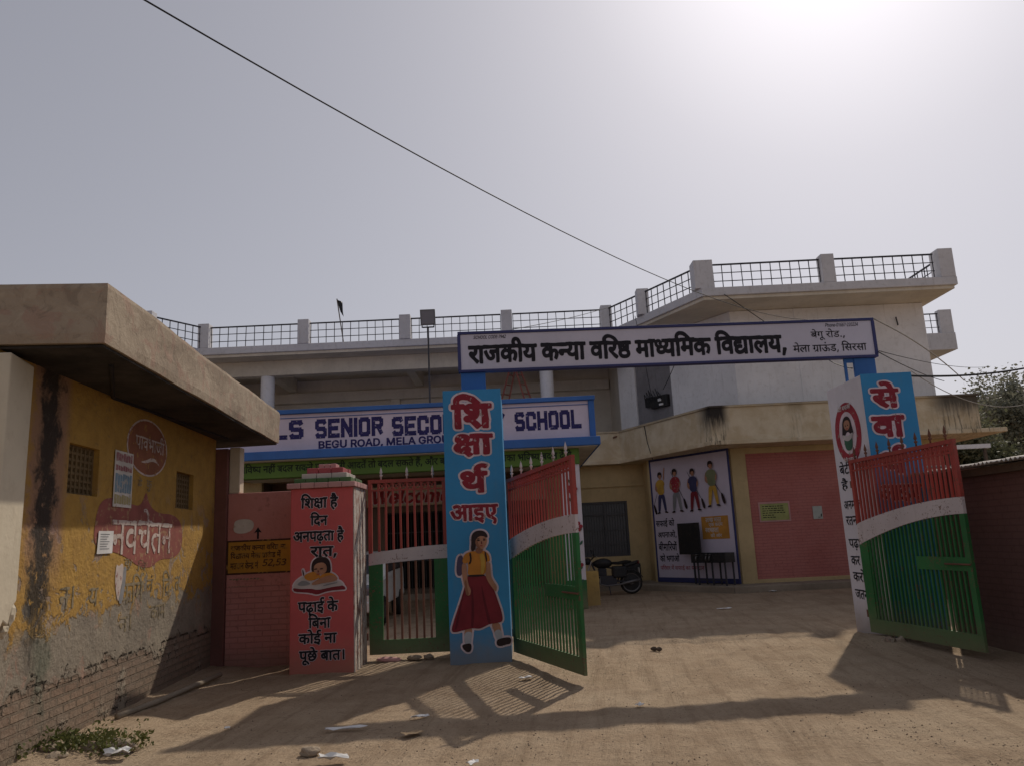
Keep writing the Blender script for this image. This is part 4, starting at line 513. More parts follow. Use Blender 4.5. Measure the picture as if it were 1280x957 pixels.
def block_loops(word, rect, t=1.85):
    segs = []; x = 0.0
    for ch in word:
        if ch == ' ': x += 3.2; continue
        for st in BLK[ch].split(';'):
            p = [tuple(float(q) for q in a.split(',')) for a in st.split(' ')]
            q = x - 2 if ch == 'I' else x
            segs += [((a[0] + q, a[1]), (b[0] + q, b[1])) for a, b in zip(p, p[1:])]
        x += t + 0.55 if ch == 'I' else 4 + t + 0.55
    gx = [p[0] for s_ in segs for p in s_]
    x0, y0, h = min(gx) - 1.6, -1.6, 0.09
    X, Y = np.meshgrid(np.arange(x0, max(gx) + 1.6, h), np.arange(y0, 7.7, h)); Fd = np.full(X.shape, -1e3)
    for (a, b) in segs:
        dx, dy = b[0] - a[0], b[1] - a[1]; L = math.hypot(dx, dy); dx /= L; dy /= L
        cx, cy = (a[0] + b[0]) / 2, (a[1] + b[1]) / 2
        ext = t / 2 if abs(dx * dy) < 0.01 else 0.2
        qu = np.abs((X - cx) * dx + (Y - cy) * dy) - L / 2 - ext
        qv = np.abs(-(X - cx) * dy + (Y - cy) * dx) - t / 2
        Fd = np.maximum(Fd, -np.maximum(qu, qv))
    L = contours(Fd, 0.0, x0, y0, h)
    gx = [p[0] for c in L for p in c]; gy = [p[1] for c in L for p in c]
    a0, a1, b0, b1 = min(gx), max(gx), min(gy), max(gy); u0, w0, u1, w1 = rect
    return [[(u0 + (p[0] - a0) * (u1 - u0) / (a1 - a0), w0 + (p[1] - b0) * (w1 - w0) / (b1 - b0)) for p in l] for l in L]
def words(parent, T, items, mat, v=0.004, name='lettering', omat=None, label=None):
    """items: (text, rect, kwargs); black words, and their painted backing when omat is given"""
    for s, rect, kw in items:
        m = MB(T)
        if omat:
            kw = dict(kw); kw.setdefault('outline', 45)
            L, O = text_loops(s, rect, **kw)
            m.mi = 0; m.sheet(O, v); m.mi = 1; m.sheet(L, v + 0.003)
        else:
            m.sheet(text_loops(s, rect, **kw), v)
        m.build(name, [omat, mat] if omat else mat, parent, recalc=False)
def chaikin(p, n=2):
    for _ in range(n):
        q = []
        for a, b in zip(p, p[1:] + p[:1]):
            q += [(a[0] * .75 + b[0] * .25, a[1] * .75 + b[1] * .25), (a[0] * .25 + b[0] * .75, a[1] * .25 + b[1] * .75)]
        p = q
    return p
def picture(parent, T, layers, name, v=0.004, hm=None, hd=0.03, label=None):
    """layers: (material, polygon in (u,w)); each coat of paint lies over the one before"""
    m = MB(T); mats = []
    polys = [chaikin(p) for _, p in layers]
    if hm:
        mats.append(hm); m.mi = 0; m.sheet(halo(polys, hd), v)
    for i, ((mt, _), p) in enumerate(zip(layers, polys)):
        if mt not in mats: mats.append(mt)
        m.mi = mats.index(mt); m.sheet([p], v + 0.002 + 0.0012 * i)
    o = m.build(name, mats, parent, recalc=False)
    if label: o['label'] = label
    return o
# ---------------------------------------------------------------- the materials of this place
M = {}
M['white'] = paint('white_wash', (0.76, 0.75, 0.76), 0.85, 0.34, (0.36, 0.33, 0.29), 0.2, 25, 0.08)
M['white_trim'] = paint('white_trim', (0.60, 0.59, 0.61), 0.85, 0.42, (0.28, 0.26, 0.24), 0.2, 25, 0.08)
M['grey_render'] = paint('bare_cement_render', (0.23, 0.22, 0.23), 0.95, 0.5, (0.12, 0.11, 0.11), 0.5, 18, 0.2)
M['beige'] = paint('beige_distemper', (0.64, 0.59, 0.52), 0.9, 0.2, (0.3, 0.24, 0.17), 0.15, 25, 0.1)
M['cream'] = paint('cream_distemper', (0.56, 0.43, 0.23), 0.9, 0.3, (0.27, 0.2, 0.12), 0.2, 25, 0.14)
M['soffit'] = paint('whitewashed_soffit', (0.64, 0.58, 0.48), 0.9, 0.25, (0.25, 0.2, 0.15), 0.2, 20, 0.12)
M['dark'] = flatpaint('interior_shade', (0.03, 0.026, 0.024), 0, 0.9)  # near-black colour standing in for the shade inside openings
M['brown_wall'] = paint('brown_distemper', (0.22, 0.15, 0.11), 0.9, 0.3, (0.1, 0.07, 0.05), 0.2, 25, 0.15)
M['iron'] = paint('black_iron', (0.045, 0.045, 0.055), 0.6, 0.3, (0.1, 0.07, 0.05), 0.1, 60, 0.2)
M['grill'] = paint('grey_grill_paint', (0.075, 0.075, 0.08), 0.6, 0.3, (0.1, 0.07, 0.05), 0.1, 60, 0.2)
M['glass'] = NT('dusty_glass').done((0.05, 0.055, 0.065), 0.25, spec=0.5)
M['sign_white'] = paint('sign_white', (0.57, 0.54, 0.63), 0.7, 0.12, (0.3, 0.26, 0.28), 0.05, 30, 0.06)
M['panel_white'] = paint('panel_lilac_white', (0.66, 0.58, 0.67), 0.75, 0.16, (0.38, 0.28, 0.28), 0.08, 30, 0.08)
M['blue_trim'] = paint('blue_trim', (0.05, 0.15, 0.42), 0.65, 0.2, (0.1, 0.1, 0.14), 0.1, 30, 0.15)
M['navy'] = paint('navy_frame', (0.045, 0.05, 0.15), 0.6, 0.2, (0.06, 0.06, 0.09), 0.1, 30, 0.15)
M['post_blue'] = paint('post_blue', (0.035, 0.13, 0.36), 0.6, 0.2, (0.06, 0.08, 0.12), 0.1, 30, 0.15)
M['column_blue'] = paint('column_blue', (0.045, 0.26, 0.52), 0.7, 0.16, (0.16, 0.22, 0.26), 0.1, 30, 0.1, dust=0.6)
M['column_white'] = paint('column_white', (0.70, 0.66, 0.70), 0.75, 0.2, (0.4, 0.32, 0.26), 0.15, 30, 0.08, dust=0.6)
M['ink_maroon'] = flatpaint('maroon_lettering', (0.25, 0.02, 0.035), 0.05, under=(0.4, .3, .3))
M['ink_pink'] = flatpaint('pale_outline', (0.66, 0.54, 0.58), 0.05)
M['ink_black'] = flatpaint('black_lettering', (0.014, 0.012, 0.018), 0.0)
M['ink_navy'] = flatpaint('navy_lettering', (0.03, 0.025, 0.12), 0.05, under=(0.4, .36, .46))
M['ink_white'] = flatpaint('white_lettering', (0.62, 0.58, 0.56), 0.05)
M['ink_faint'] = flatpaint('faded_dark_lettering', (0.11, 0.09, 0.055), 0.75, under=(0.3, 0.24, 0.15))
M['ink_chalk'] = flatpaint('chalky_white_lettering', (0.56, 0.47, 0.42), 0.3, under=(0.26, 0.1, 0.085))
M['ink_red'] = flatpaint('red_lettering', (0.34, 0.035, 0.05), 0.1)
M['ink_brown'] = flatpaint('brown_lettering', (0.07, 0.03, 0.015), 0.2, under=(0.38, .22, .06))
M['ink_green_black'] = flatpaint('dark_green_lettering', (0.02, 0.035, 0.02), 0.1, under=(.1, .2, .05))
M['gate_red'] = paint('gate_red_enamel', (0.38, 0.07, 0.055), 0.55, 0.4, (0.2, 0.07, 0.05), 0.08, 60, 0.2, chip=0.1)
M['gate_green'] = paint('gate_green_enamel', (0.033, 0.16, 0.05), 0.55, 0.5, (0.1, 0.12, 0.06), 0.08, 60, 0.2, dust=0.55, chip=0.1)
M['gate_white'] = paint('gate_white_enamel', (0.60, 0.53, 0.53), 0.55, 0.3, (0.35, 0.28, 0.24), 0.08, 60, 0.1, chip=0.1)
M['rust'] = paint('rusty_bar_paint', (0.19, 0.085, 0.055), 0.75, 0.5, (0.07, 0.04, 0.03), 0.2, 60, 0.3)
M['pillar_red'] = paint('pillar_red', (0.58, 0.115, 0.115), 0.75, 0.2, (0.3, 0.1, 0.09), 0.2, 30, 0.1, dust=0.5)
M['tier_red'] = paint('tier_red', (0.42, 0.09, 0.1), 0.8, 0.4, (0.3, 0.2, 0.18), 0.4, 25, 0.2)
M['tier_pink'] = paint('tier_pink', (0.55, 0.30, 0.29), 0.85, 0.4, (0.36, 0.26, 0.22), 0.4, 25, 0.15)
M['tier_white'] = paint('tier_white', (0.60, 0.52, 0.48), 0.85, 0.4, (0.4, 0.32, 0.26), 0.4, 25, 0.15)
M['tier_green'] = paint('tier_green', (0.09, 0.17, 0.07), 0.85, 0.4, (0.2, 0.17, 0.12), 0.4, 25, 0.2)
M['skin'] = flatpaint('painted_skin', (0.42, 0.21, 0.13)); M['hair'] = flatpaint('painted_hair', (0.03, 0.016, 0.016))
M['orange'] = flatpaint('painted_orange', (0.55, 0.22, 0.035)); M['skirt'] = flatpaint('painted_maroon', (0.20, 0.02, 0.03))
M['skirt2'] = flatpaint('painted_deep_maroon', (0.12, 0.012, 0.02)); M['sock'] = flatpaint('painted_sock', (0.42, 0.43, 0.47))
M['bagp'] = flatpaint('painted_bag', (0.09, 0.07, 0.13)); M['lip'] = flatpaint('painted_lip', (0.34, 0.06, 0.06))
M['page'] = flatpaint('painted_page', (0.52, 0.46, 0.45)); M['grey_p'] = flatpaint('painted_grey', (0.25, 0.25, 0.26))
M['yellow_p'] = flatpaint('painted_yellow', (0.55, 0.33, 0.06)); M['olive_p'] = flatpaint('painted_olive', (0.2, 0.22, 0.12))
M['navy_p'] = flatpaint('painted_navy', (0.05, 0.05, 0.12)); M['leaf_p'] = flatpaint('painted_leaf', (0.05, 0.13, 0.08))
M['black'] = paint('black_plastic', (0.02, 0.02, 0.022), 0.45, 0.3, (0.1, 0.08, 0.06), 0.05, 60, 0.2)
M['rubber'] = paint('rubber', (0.02, 0.019, 0.018), 0.85, 0.5, (0.09, 0.07, 0.05), 0.2, 60, 0.2)
M['steel'] = NT('grimy_steel').done((0.16, 0.15, 0.15), 0.45, metal=0.8)
M['chrome'] = NT('dull_chrome').done((0.35, 0.34, 0.33), 0.3, metal=1.0)
M['lampglass'] = NT('lamp_glass').done((0.16, 0.17, 0.21), 0.15, spec=0.6)
M['lamp_body'] = paint('lamp_grey', (0.15, 0.15, 0.16), 0.6, 0.3, (0.08, 0.07, 0.06), 0.1, 60, 0.2)
M['car_white'] = paint('car_white', (0.72, 0.72, 0.70), 0.3, 0.1, (0.4, 0.34, 0.27), 0.0, 30, 0.04, spec=0.5)
M['cable'] = flatpaint('cable_sheath', (0.02, 0.02, 0.024)); M['cable_pale'] = flatpaint('pale_cable', (0.35, 0.33, 0.3))
M['paper'] = flatpaint('old_paper', (0.62, 0.58, 0.53), 0.05, under=(0.45, .36, .28)); M['litter'] = flatpaint('litter_white', (0.7, 0.69, 0.68))
M['card'] = flatpaint('brown_card', (0.34, 0.24, 0.14)); M['ladder'] = paint('ladder_red', (0.26, 0.08, 0.06), 0.7, 0.3)
M['trunk'] = paint('bark', (0.11, 0.08, 0.06), 0.95, 0.5, (0.05, 0.04, 0.03), 0.8, 12, 0.3)
M['block_yellow'] = paint('yellow_block', (0.50, 0.33, 0.11), 0.9, 0.5, (0.24, 0.16, 0.09), 0.3, 20, 0.2, dust=0.3)
M['pipe'] = paint('dusty_pipe', (0.3, 0.25, 0.19), 0.8, 0.5, (0.2, 0.15, 0.1), 0.3, 30, 0.15)
M['roof_sheet'] = paint('weathered_tin', (0.36, 0.34, 0.33), 0.6, 0.5, (0.2, 0.14, 0.1), 0.1, 30, 0.2, metal=0.3)
M['posterw'] = paint('flex_banner', (0.60, 0.54, 0.64), 0.55, 0.1, (0.36, 0.3, 0.34), 0.04, 20, 0.06)
M['banner_orange'] = flatpaint('banner_orange', (0.55, 0.26, 0.05)); M['notice_green'] = flatpaint('notice_green', (0.36, 0.38, 0.14))
M['notice_grey'] = flatpaint('notice_grey', (0.45, 0.48, 0.44)); M['notice_yellow'] = paint('notice_yellow', (0.50, 0.25, 0.035), 0.8, 0.3, (0.25, 0.1, 0.04), 0.1, 25, 0.15)
M['cream_plaster'] = paint('cream_plaster', (0.60, 0.53, 0.41), 0.9, 0.35, (0.34, 0.26, 0.18), 0.3, 20, 0.1)

def band_mat():
    t = NT('cream_parapet_with_black_mould'); x, y, z = t.xyz()
    n = t.noise(2.0, 5, 0.6); f = t.noise(22, 3)
    col = t.mix(t.step(n, 0.3, 0.72), (0.52, 0.41, 0.26), (0.67, 0.57, 0.41))
    wash = t.noise(1.6, 5, 0.6, dist=1.2); col = t.mix(t.math('MULTIPLY', t.step(wash, 0.52, 0.62), 0.4), col, (0.7, 0.62, 0.47))
    sv = t.vmul(t.pos, (8, 8, 0.9)); st = t.noise(2.2, 6, 0.7, vec=sv)
    def patch(cx, hw, amt, deep):
        d = t.math('ABSOLUTE', t.math('SUBTRACT', x, cx)); k = t.step(d, hw, hw * 0.35)
        up = t.step(t.math('ADD', z, t.math('MULTIPLY', st, deep)), 4.35, 4.95)
        return t.math('MULTIPLY', t.math('MULTIPLY', k, t.math('MAXIMUM', up, t.math('MULTIPLY', t.step(st, 0.5, 0.62), 0.75))), amt)
    k = patch(5.25, 0.42, 1.0, 0.9)
    col = t.mix(k, col, (0.035, 0.03, 0.026))
    col = t.mix(patch(11.7, 1.1, 0.9, 0.7), col, (0.045, 0.04, 0.035))
    col = t.mix(patch(7.35, 0.3, 0.35, 0.2), col, (0.06, 0.05, 0.04))
    edge = t.step(t.math('ADD', z, t.math('MULTIPLY', n, 0.25)), 4.78, 4.9)
    col = t.mix(t.math('MULTIPLY', edge, 0.6), col, (0.13, 0.1, 0.075))
    return t.done(col, 0.92, t.bump(t.math('ADD', n, t.math('MULTIPLY', f, 0.4)), 0.3, 0.02))
M['band'] = band_mat()

def kiosk_mat():
    """yellow paint above, bare plaster below it, brick where the plaster has gone; soot stain; scraps of pink"""
    t = NT('peeling_yellow_wall'); x, y, z = t.xyz()
    n1 = t.noise(1.7, 6, 0.62); n2 = t.noise(6, 6, 0.65); n3 = t.noise(26, 4, 0.6); n4 = t.noise(3.1, 5, 0.7, dist=0.6)
    vec = t.comb(y, z, 0.0)
    br = t.brick(vec, 0.245, 0.083, 0.014, (0.27, 0.19, 0.135), (0.215, 0.145, 0.105), (0.17, 0.13, 0.095))
    yel = t.mix(t.step(n2, 0.35, 0.7), (0.43, 0.255, 0.06), (0.35, 0.20, 0.05))
    plaster = t.mix(t.step(n1, 0.3, 0.7), (0.205, 0.175, 0.14), (0.31, 0.265, 0.205))
    plaster = t.mix(t.step(n4, 0.55, 0.75), plaster, (0.36, 0.215, 0.16))
    plaster = t.mix(t.math('MULTIPLY', t.step(n2, 0.55, 0.7), 0.5), plaster, (0.17, 0.135, 0.1))
    brc = t.mix(t.step(n1, 0.35, 0.65), br[0], (0.24, 0.185, 0.14))
    h1 = t.math('ADD', z, t.math('ADD', t.math('MULTIPLY', n1, 1.1), t.math('MULTIPLY', n2, 0.5)))
    ky = t.step(t.math('ADD', h1, t.math('MULTIPLY', t.math('SUBTRACT', n4, 0.5), 1.3)), 1.86, 1.94)
    flake = t.math('MULTIPLY', t.step(n4, 0.56, 0.6), t.step(z, 2.5, 1.7))
    ky = t.math('MULTIPLY', ky, t.math('SUBTRACT', 1.0, t.math('MULTIPLY', flake, 0.9)))
    h2 = t.math('ADD', z, t.math('ADD', t.math('MULTIPLY', n4, 0.55), t.math('MULTIPLY', n2, 0.35)))
    pk = t.math('MULTIPLY', t.step(t.noise(2.2, 6, 0.7, dist=0.9), 0.57, 0.6), t.step(z, 0.85, 1.2)); ky = t.math('MAXIMUM', ky, t.math('MULTIPLY', pk, t.step(z, 1.75, 1.55)))
    kb = t.math('MULTIPLY', t.step(h2, 1.06, 0.98), t.step(n1, 0.62, 0.56))
    col = t.mix(ky, plaster, yel); col = t.mix(kb, col, brc)
    d = t.math('ABSOLUTE', t.math('SUBTRACT', y, t.math('ADD', 6.80, t.math('MULTIPLY', t.math('SUBTRACT', n2, 0.5), 0.25))))
    stv = t.noise(2.5, 6, 0.7, vec=t.vmul(t.pos, (2, 4, 1.2)))
    k = t.math('MULTIPLY', t.step(t.math('ADD', d, t.math('ADD', t.math('MULTIPLY', n3, 0.14), t.math('MULTIPLY', t.math('SUBTRACT', n4, 0.5), 0.55))), 0.31, 0.15), t.step(t.math('ADD', z, t.math('MULTIPLY', stv, 2.0)), 1.3, 2.3))
    halo_ = t.math('MULTIPLY', t.step(t.math('ADD', d, t.math('MULTIPLY', n2, 0.35)), 0.58, 0.4), t.step(z, 1.2, 1.9))
    col = t.mix(t.math('MULTIPLY', halo_, 0.7), col, (0.26, 0.15, 0.13))
    k = t.math('MULTIPLY', k, t.math('SUBTRACT', 1.0, t.math('MULTIPLY', t.step(t.noise(9, 5, 0.7), 0.55, 0.66), t.step(z, 2.6, 1.9))))
    col = t.mix(t.math('MULTIPLY', k, 0.93), col, (0.022, 0.02, 0.019))
    grn = t.math('MULTIPLY', t.step(d, 0.5, 0.2), t.math('MULTIPLY', t.step(n1, 0.5, 0.62), t.step(z, 1.2, 0.7)))
    col = t.mix(t.math('MULTIPLY', grn, 0.5), col, (0.09, 0.115, 0.08))
    col = t.mix(t.math('MULTIPLY', t.step(t.noise(13, 6, 0.75), 0.55, 0.68), 0.45), col, (0.12, 0.095, 0.07))
    low = t.step(t.math('ADD', z, t.math('MULTIPLY', n2, 0.3)), 0.5, 0.12); col = t.mix(t.math('MULTIPLY', low, 0.4), col, (0.2, 0.155, 0.11))
    hb = t.math('MULTIPLY', kb, t.math('MULTIPLY', br[1], -1.0))
    nb = t.bump(hb, 1.0, 0.03)
    nb = t.bump(t.math('ADD', t.math('MULTIPLY', ky, 0.25), t.math('SUBTRACT', t.math('ADD', t.math('MULTIPLY', n2, 0.9), t.math('MULTIPLY', n3, 0.45)), t.math('MULTIPLY', kb, 0.55))), 0.8, 0.03, nb)
    return t.done(col, 0.93, nb)
M['kiosk'] = kiosk_mat()

def concrete_mat():
    t = NT('raw_slab_concrete'); x, y, z = t.xyz(); n1 = t.noise(1.3, 6, 0.65); n2 = t.noise(7, 6, 0.65, dist=0.8); n3 = t.noise(35, 4)
    col = t.mix(t.step(n1, 0.3, 0.7), (0.27, 0.21, 0.155), (0.37, 0.30, 0.225))
    col = t.mix(t.math('MULTIPLY', t.step(n2, 0.52, 0.64), 0.65), col, (0.40, 0.33, 0.25))
    n5 = t.noise(2.6, 5, 0.6, dist=1.5)
    col = t.mix(t.math('MULTIPLY', t.step(n5, 0.54, 0.62), 0.5), col, (0.33, 0.2, 0.155))
    col = t.mix(t.math('MULTIPLY', t.step(n2, 0.46, 0.34), 0.5), col, (0.19, 0.15, 0.115))
    return t.done(col, 0.93, t.bump(t.math('ADD', t.math('MULTIPLY', n2, 1.0), t.math('MULTIPLY', n3, 0.4)), 0.55, 0.02))
M['concrete'] = concrete_mat()
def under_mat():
    t = NT('shaded_slab_underside'); n = t.noise(1.5, 6, 0.65); n2 = t.noise(5, 5)  # shade under the slab put into the colour, far darker than its concrete
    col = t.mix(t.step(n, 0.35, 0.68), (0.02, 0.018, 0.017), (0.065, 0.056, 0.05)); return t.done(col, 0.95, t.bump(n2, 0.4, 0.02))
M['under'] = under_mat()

def painted_brick(name, c, c2, zb=None, axis='x', bw=0.235, bh=0.078, dep=0.8):
    t = NT(name); x, y, z = t.xyz(); n1 = t.noise(1.4, 5, 0.6); n2 = t.noise(9, 5, 0.65); n3 = t.noise(30, 3)
    br = t.brick(t.comb(x if axis == 'x' else y, z, 0.0), bw, bh, 0.009)
    col = t.mix(t.step(n1, 0.3, 0.7), c, c2); col = t.mix(t.math('MULTIPLY', t.step(n2, 0.56, 0.72), 0.5), col, scale3(c, 0.55))
    mask = 1.0 if zb is None else t.step(t.math('ADD', z, t.math('MULTIPLY', n1, 0.4)), zb + 0.25, zb + 0.15)
    hb = t.math('MULTIPLY', t.math('MULTIPLY', br[1], -1.0), mask)
    col = t.mix(t.math('MULTIPLY', t.math('MULTIPLY', br[1], mask), 0.3), col, scale3(c, 0.5))
    dk = t.step(t.math('ADD', z, t.math('MULTIPLY', n2, 0.35)), 0.55, 0.2); col = t.mix(t.math('MULTIPLY', dk, 0.5), col, (0.22, 0.15, 0.11))
    return t.done(col, 0.9, t.bump(t.math('ADD', t.math('MULTIPLY', n2, 0.6), n3), 0.3, 0.01, t.bump(hb, dep, 0.02)))
M['pink_wall'] = painted_brick('pink_boundary_wall', (0.50, 0.21, 0.18), (0.57, 0.26, 0.23), 1.15, dep=0.6)
M['pink_school'] = painted_brick('pink_school_wall', (0.46, 0.16, 0.14), (0.51, 0.20, 0.175), None, dep=0.5)
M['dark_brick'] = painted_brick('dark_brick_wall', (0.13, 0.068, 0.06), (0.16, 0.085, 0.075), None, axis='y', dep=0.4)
def pillar_side():
    t = NT('peeling_white_side'); n = t.noise(6, 6, 0.7, vec=t.vmul(t.pos, (2, 2, 0.8))); n2 = t.noise(20, 4)
    col = t.mix(t.step(n, 0.5, 0.56), (0.58, 0.52, 0.47), (0.34, 0.2, 0.16)); col = t.mix(t.step(n, 0.62, 0.66), col, (0.12, 0.09, 0.08))
    return t.done(col, 0.9, t.bump(t.math('ADD', n, n2), 0.4, 0.02))
M['pillar_side'] = pillar_side()
def ground_mat():
    t = NT('trodden_sandy_dirt'); x, y, z = t.xyz()
    n0 = t.noise(0.35, 4, 0.6); n1 = t.noise(1.6, 6, 0.65); n2 = t.noise(7, 6, 0.7); n3 = t.noise(38, 5, 0.7); n4 = t.noise(150, 3, 0.6)
    rot = t.n('ShaderNodeVectorRotate'); rot.rotation_type = 'Z_AXIS'; t.put(rot.inputs['Vector'], t.pos); rot.inputs['Angle'].default_value = R(7)
    tr = t.noise(2.1, 8, 0.72, vec=t.vmul(rot.outputs[0], (2.4, 0.16, 1)), dist=0.4)
    col = t.mix(t.step(n1, 0.3, 0.7), (0.385, 0.28, 0.188), (0.50, 0.38, 0.265))
    col = t.mix(t.math('MULTIPLY', t.step(n0, 0.45, 0.65), 0.5), col, (0.52, 0.41, 0.29))
    col = t.mix(t.math('MULTIPLY', t.step(tr, 0.48, 0.64), 0.42), col, (0.26, 0.18, 0.115))
    col = t.mix(t.math('MULTIPLY', t.step(n2, 0.58, 0.7), 0.55), col, (0.21, 0.15, 0.1))
    col = t.mix(t.math('MULTIPLY', t.step(n3, 0.54, 0.68), 0.62), col, (0.17, 0.12, 0.08))
    n6 = t.noise(62, 3, 0.6, vec=t.vmul(t.pos, (1.0, 2.0, 1.0))); col = t.mix(t.math('MULTIPLY', t.math('MULTIPLY', t.step(n6, 0.62, 0.7), t.step(n2, 0.4, 0.6)), 0.75), col, (0.1, 0.07, 0.045))
    col = t.mix(t.math('MULTIPLY', t.step(t.noise(11, 5, 0.7, dist=0.6), 0.55, 0.68), 0.4), col, (0.5, 0.39, 0.27))
    h = t.math('ADD', t.math('ADD', t.math('MULTIPLY', n2, 0.8), t.math('MULTIPLY', n3, 0.35)), t.math('ADD', t.math('MULTIPLY', n4, 0.12), t.math('MULTIPLY', tr, 1.0)))
    return t.done(col, 0.97, t.bump(h, 1.0, 0.06), spec=0.15)
M['ground'] = ground_mat()
def leaf_mat(name, a, b):
    t = NT(name); n = t.noise(1.2, 3); n2 = t.noise(14, 2)
    col = t.mix(t.step(n, 0.35, 0.68), a, b); col = t.mix(t.math('MULTIPLY', t.step(n2, 0.5, 0.75), 0.5), col, scale3(b, 1.4))
    t.done(col, 0.6, spec=0.3)
    tl = t.n('ShaderNodeBsdfTranslucent'); t.put(tl.inputs[0], col); mx = t.n('ShaderNodeMixShader'); mx.inputs[0].default_value = 0.3
    t.t.links.new(t.b.outputs[0], mx.inputs[1]); t.t.links.new(tl.outputs[0], mx.inputs[2]); t.t.links.new(mx.outputs[0], t.o.inputs[0]); return t.m
M['leaf1'] = leaf_mat('dusty_leaves', (0.13, 0.14, 0.08), (0.20, 0.20, 0.12)); M['leaf2'] = leaf_mat('dark_leaves', (0.10, 0.11, 0.06), (0.15, 0.155, 0.09))
M['weed'] = leaf_mat('weed_leaves', (0.07, 0.09, 0.025), (0.12, 0.13, 0.04)); M['leaf3'] = leaf_mat('grey_green_leaves', (0.18, 0.185, 0.14), (0.24, 0.24, 0.18))
M['print_red'] = flatpaint('faded_print_red', (0.36, 0.16, 0.17), .25, under=(.5, .42, .36)); M['print_blue'] = flatpaint('faded_print_blue', (0.2, 0.29, 0.36), .25, under=(.5, .45, .4)); M['print_ochre'] = flatpaint('faded_print_ochre', (0.4, 0.34, 0.18), .25, under=(.5, .45, .4))
# ---------------------------------------------------------------- the ground
def ground_h(x, y):
    h = 0.018 * mnoise.noise(Vector((x * 0.35, y * 0.35, 1.7))) + 0.009 * mnoise.noise(Vector((x * 1.6, y * 1.6, 4.2)))
    ru = -0.12 * x + 0.99 * y; rv = 0.99 * x + 0.12 * y
    h += 0.012 * mnoise.noise(Vector((ru * 0.22, rv * 2.6, 9.1))) + 0.013 * mnoise.noise(Vector((x * 4.5, y * 4.5, 2.2)))
    for xc, wd in ((1.35 - .05 * (y - 8), .1), (2.75 - .05 * (y - 8), .1), (2.1 + .10 * (y - 8), .09), (3.45 + .10 * (y - 8), .09)):
        q = (x - xc) + .06 * mnoise.noise(Vector((y * .5, wd, 3))); h += -.010 * math.exp(-(q / wd) ** 2) + .005 * math.exp(-((abs(q) - wd * 1.8) / (wd * .6)) ** 2)
    if y > 12.5: h *= max(0.35, 1 - (y - 12.5) * 0.15)
    # dust banked against the kiosk wall, a little heap under the right-hand gate post
    wx = -4.05 - 0.0772 * (y - 6)
    if y < 12: h += 0.05 * max(0, 1 - (x - wx) / 0.7)
    h += 0.05 * math.exp(-((x - 5.05) ** 2 + (y - 11.2) ** 2) / 0.25)
    return h - 0.012
def axis(lo, hi, f0, f1, st):
    a = [f0]
    while a[-1] < f1: a.append(a[-1] + st)
    s = st; v = a[-1]
    while v < hi: s *= 1.35; v += s; a.append(v)
    s = st; v = f0; b = []
    while v > lo: s *= 1.35; v -= s; b.append(v)
    return b[::-1] + a
gx = axis(-420, 420, -5.5, 9.5, 0.07); gy = axis(-60, 700, 4.6, 13.5, 0.06)
gv = [(x, y, ground_h(x, y) if -8 < x < 14 and 0 < y < 27 else -0.012) for y in gy for x in gx]
nx = len(gx)
gf = [(j * nx + i, j * nx + i + 1, (j + 1) * nx + i + 1, (j + 1) * nx + i) for j in range(len(gy) - 1) for i in range(nx - 1)]
gm = MB(); gm.add(gv, gf)
go = gm.build('ground', M['ground'], None, smooth=True, recalc=False); go['kind'] = 'structure'

def wall_sheet(m, u0, u1, w0, w1, holes=(), v=0.0, dep=0.15):
    """upright wall face in frame coordinates with openings; reveals run back by dep"""
    us = sorted({u0, u1, *[h[0] for h in holes], *[h[1] for h in holes]}); ws = sorted({w0, w1, *[h[2] for h in holes], *[h[3] for h in holes]})
    for a, b in zip(us, us[1:]):
        for c, d in zip(ws, ws[1:]):
            if any(h[0] <= a and b <= h[1] and h[2] <= c and d <= h[3] for h in holes): continue
            m.add([(a, v, c), (b, v, c), (b, v, d), (a, v, d)], [(0, 1, 2, 3)])
    for a, b, c, d in [(u0, u1, w0, w1)] + list(holes):
        p = [(a, c), (b, c), (b, d), (a, d)]
        for q in range(4):
            (ua, wa), (ub, wb) = p[q], p[(q + 1) % 4]
            m.add([(ua, v, wa), (ub, v, wb), (ub, v - dep, wb), (ua, v - dep, wa)], [(0, 1, 2, 3)])
def offset_line(pl, t):
    """parallel line at distance t to the right of travel"""
    out = []
    for i, p in enumerate(pl):
        p = Vector(p)
        d1 = (p - Vector(pl[i - 1])).normalized() if i else None; d2 = (Vector(pl[i + 1]) - p).normalized() if i < len(pl) - 1 else None
        d1 = d1 or d2; d2 = d2 or d1
        n1 = Vector((d1.y, -d1.x)); n2 = Vector((d2.y, -d2.x)); b = (n1 + n2).normalized()
        out.append(tuple(p + b * t / max(0.35, b.dot(n1))))
    return out
def ribbon(m, pl, t0, t1, z0, z1):
    a = offset_line(pl, t0); b = offset_line(pl, t1); n = len(pl)
    for i in range(n - 1):
        m.prism([a[i], a[i + 1], b[i + 1], b[i]], z0, z1)
FX = lambda y: fr((0, y, 0), (1, 0))

# ---------------------------------------------------------------- the school
school = thing('school_building', 'two storey whitewashed school with railed roof terrace and cream balcony band', 'building', (0, 22, 0))
RO = [(-19, 19.95), (-11.85, 19.95), (-9.85, 23.75), (3.2, 23.85), (5.2, 19.95), (12.05, 19.95), (12.05, 34)]
m = MB(); m.prism(RO + [(-19, 34)], 7.70, 7.93); m.build('roof_slab', M['white_trim'], school, bevel=0.015)
m = MB(); m.prism(offset_line(RO, -0.07) + [(-19, 33.9)], 7.61, 7.697); m.build('soffit', M['soffit'], school)
MIR = lambda p: (-6.64 - p[0], p[1])
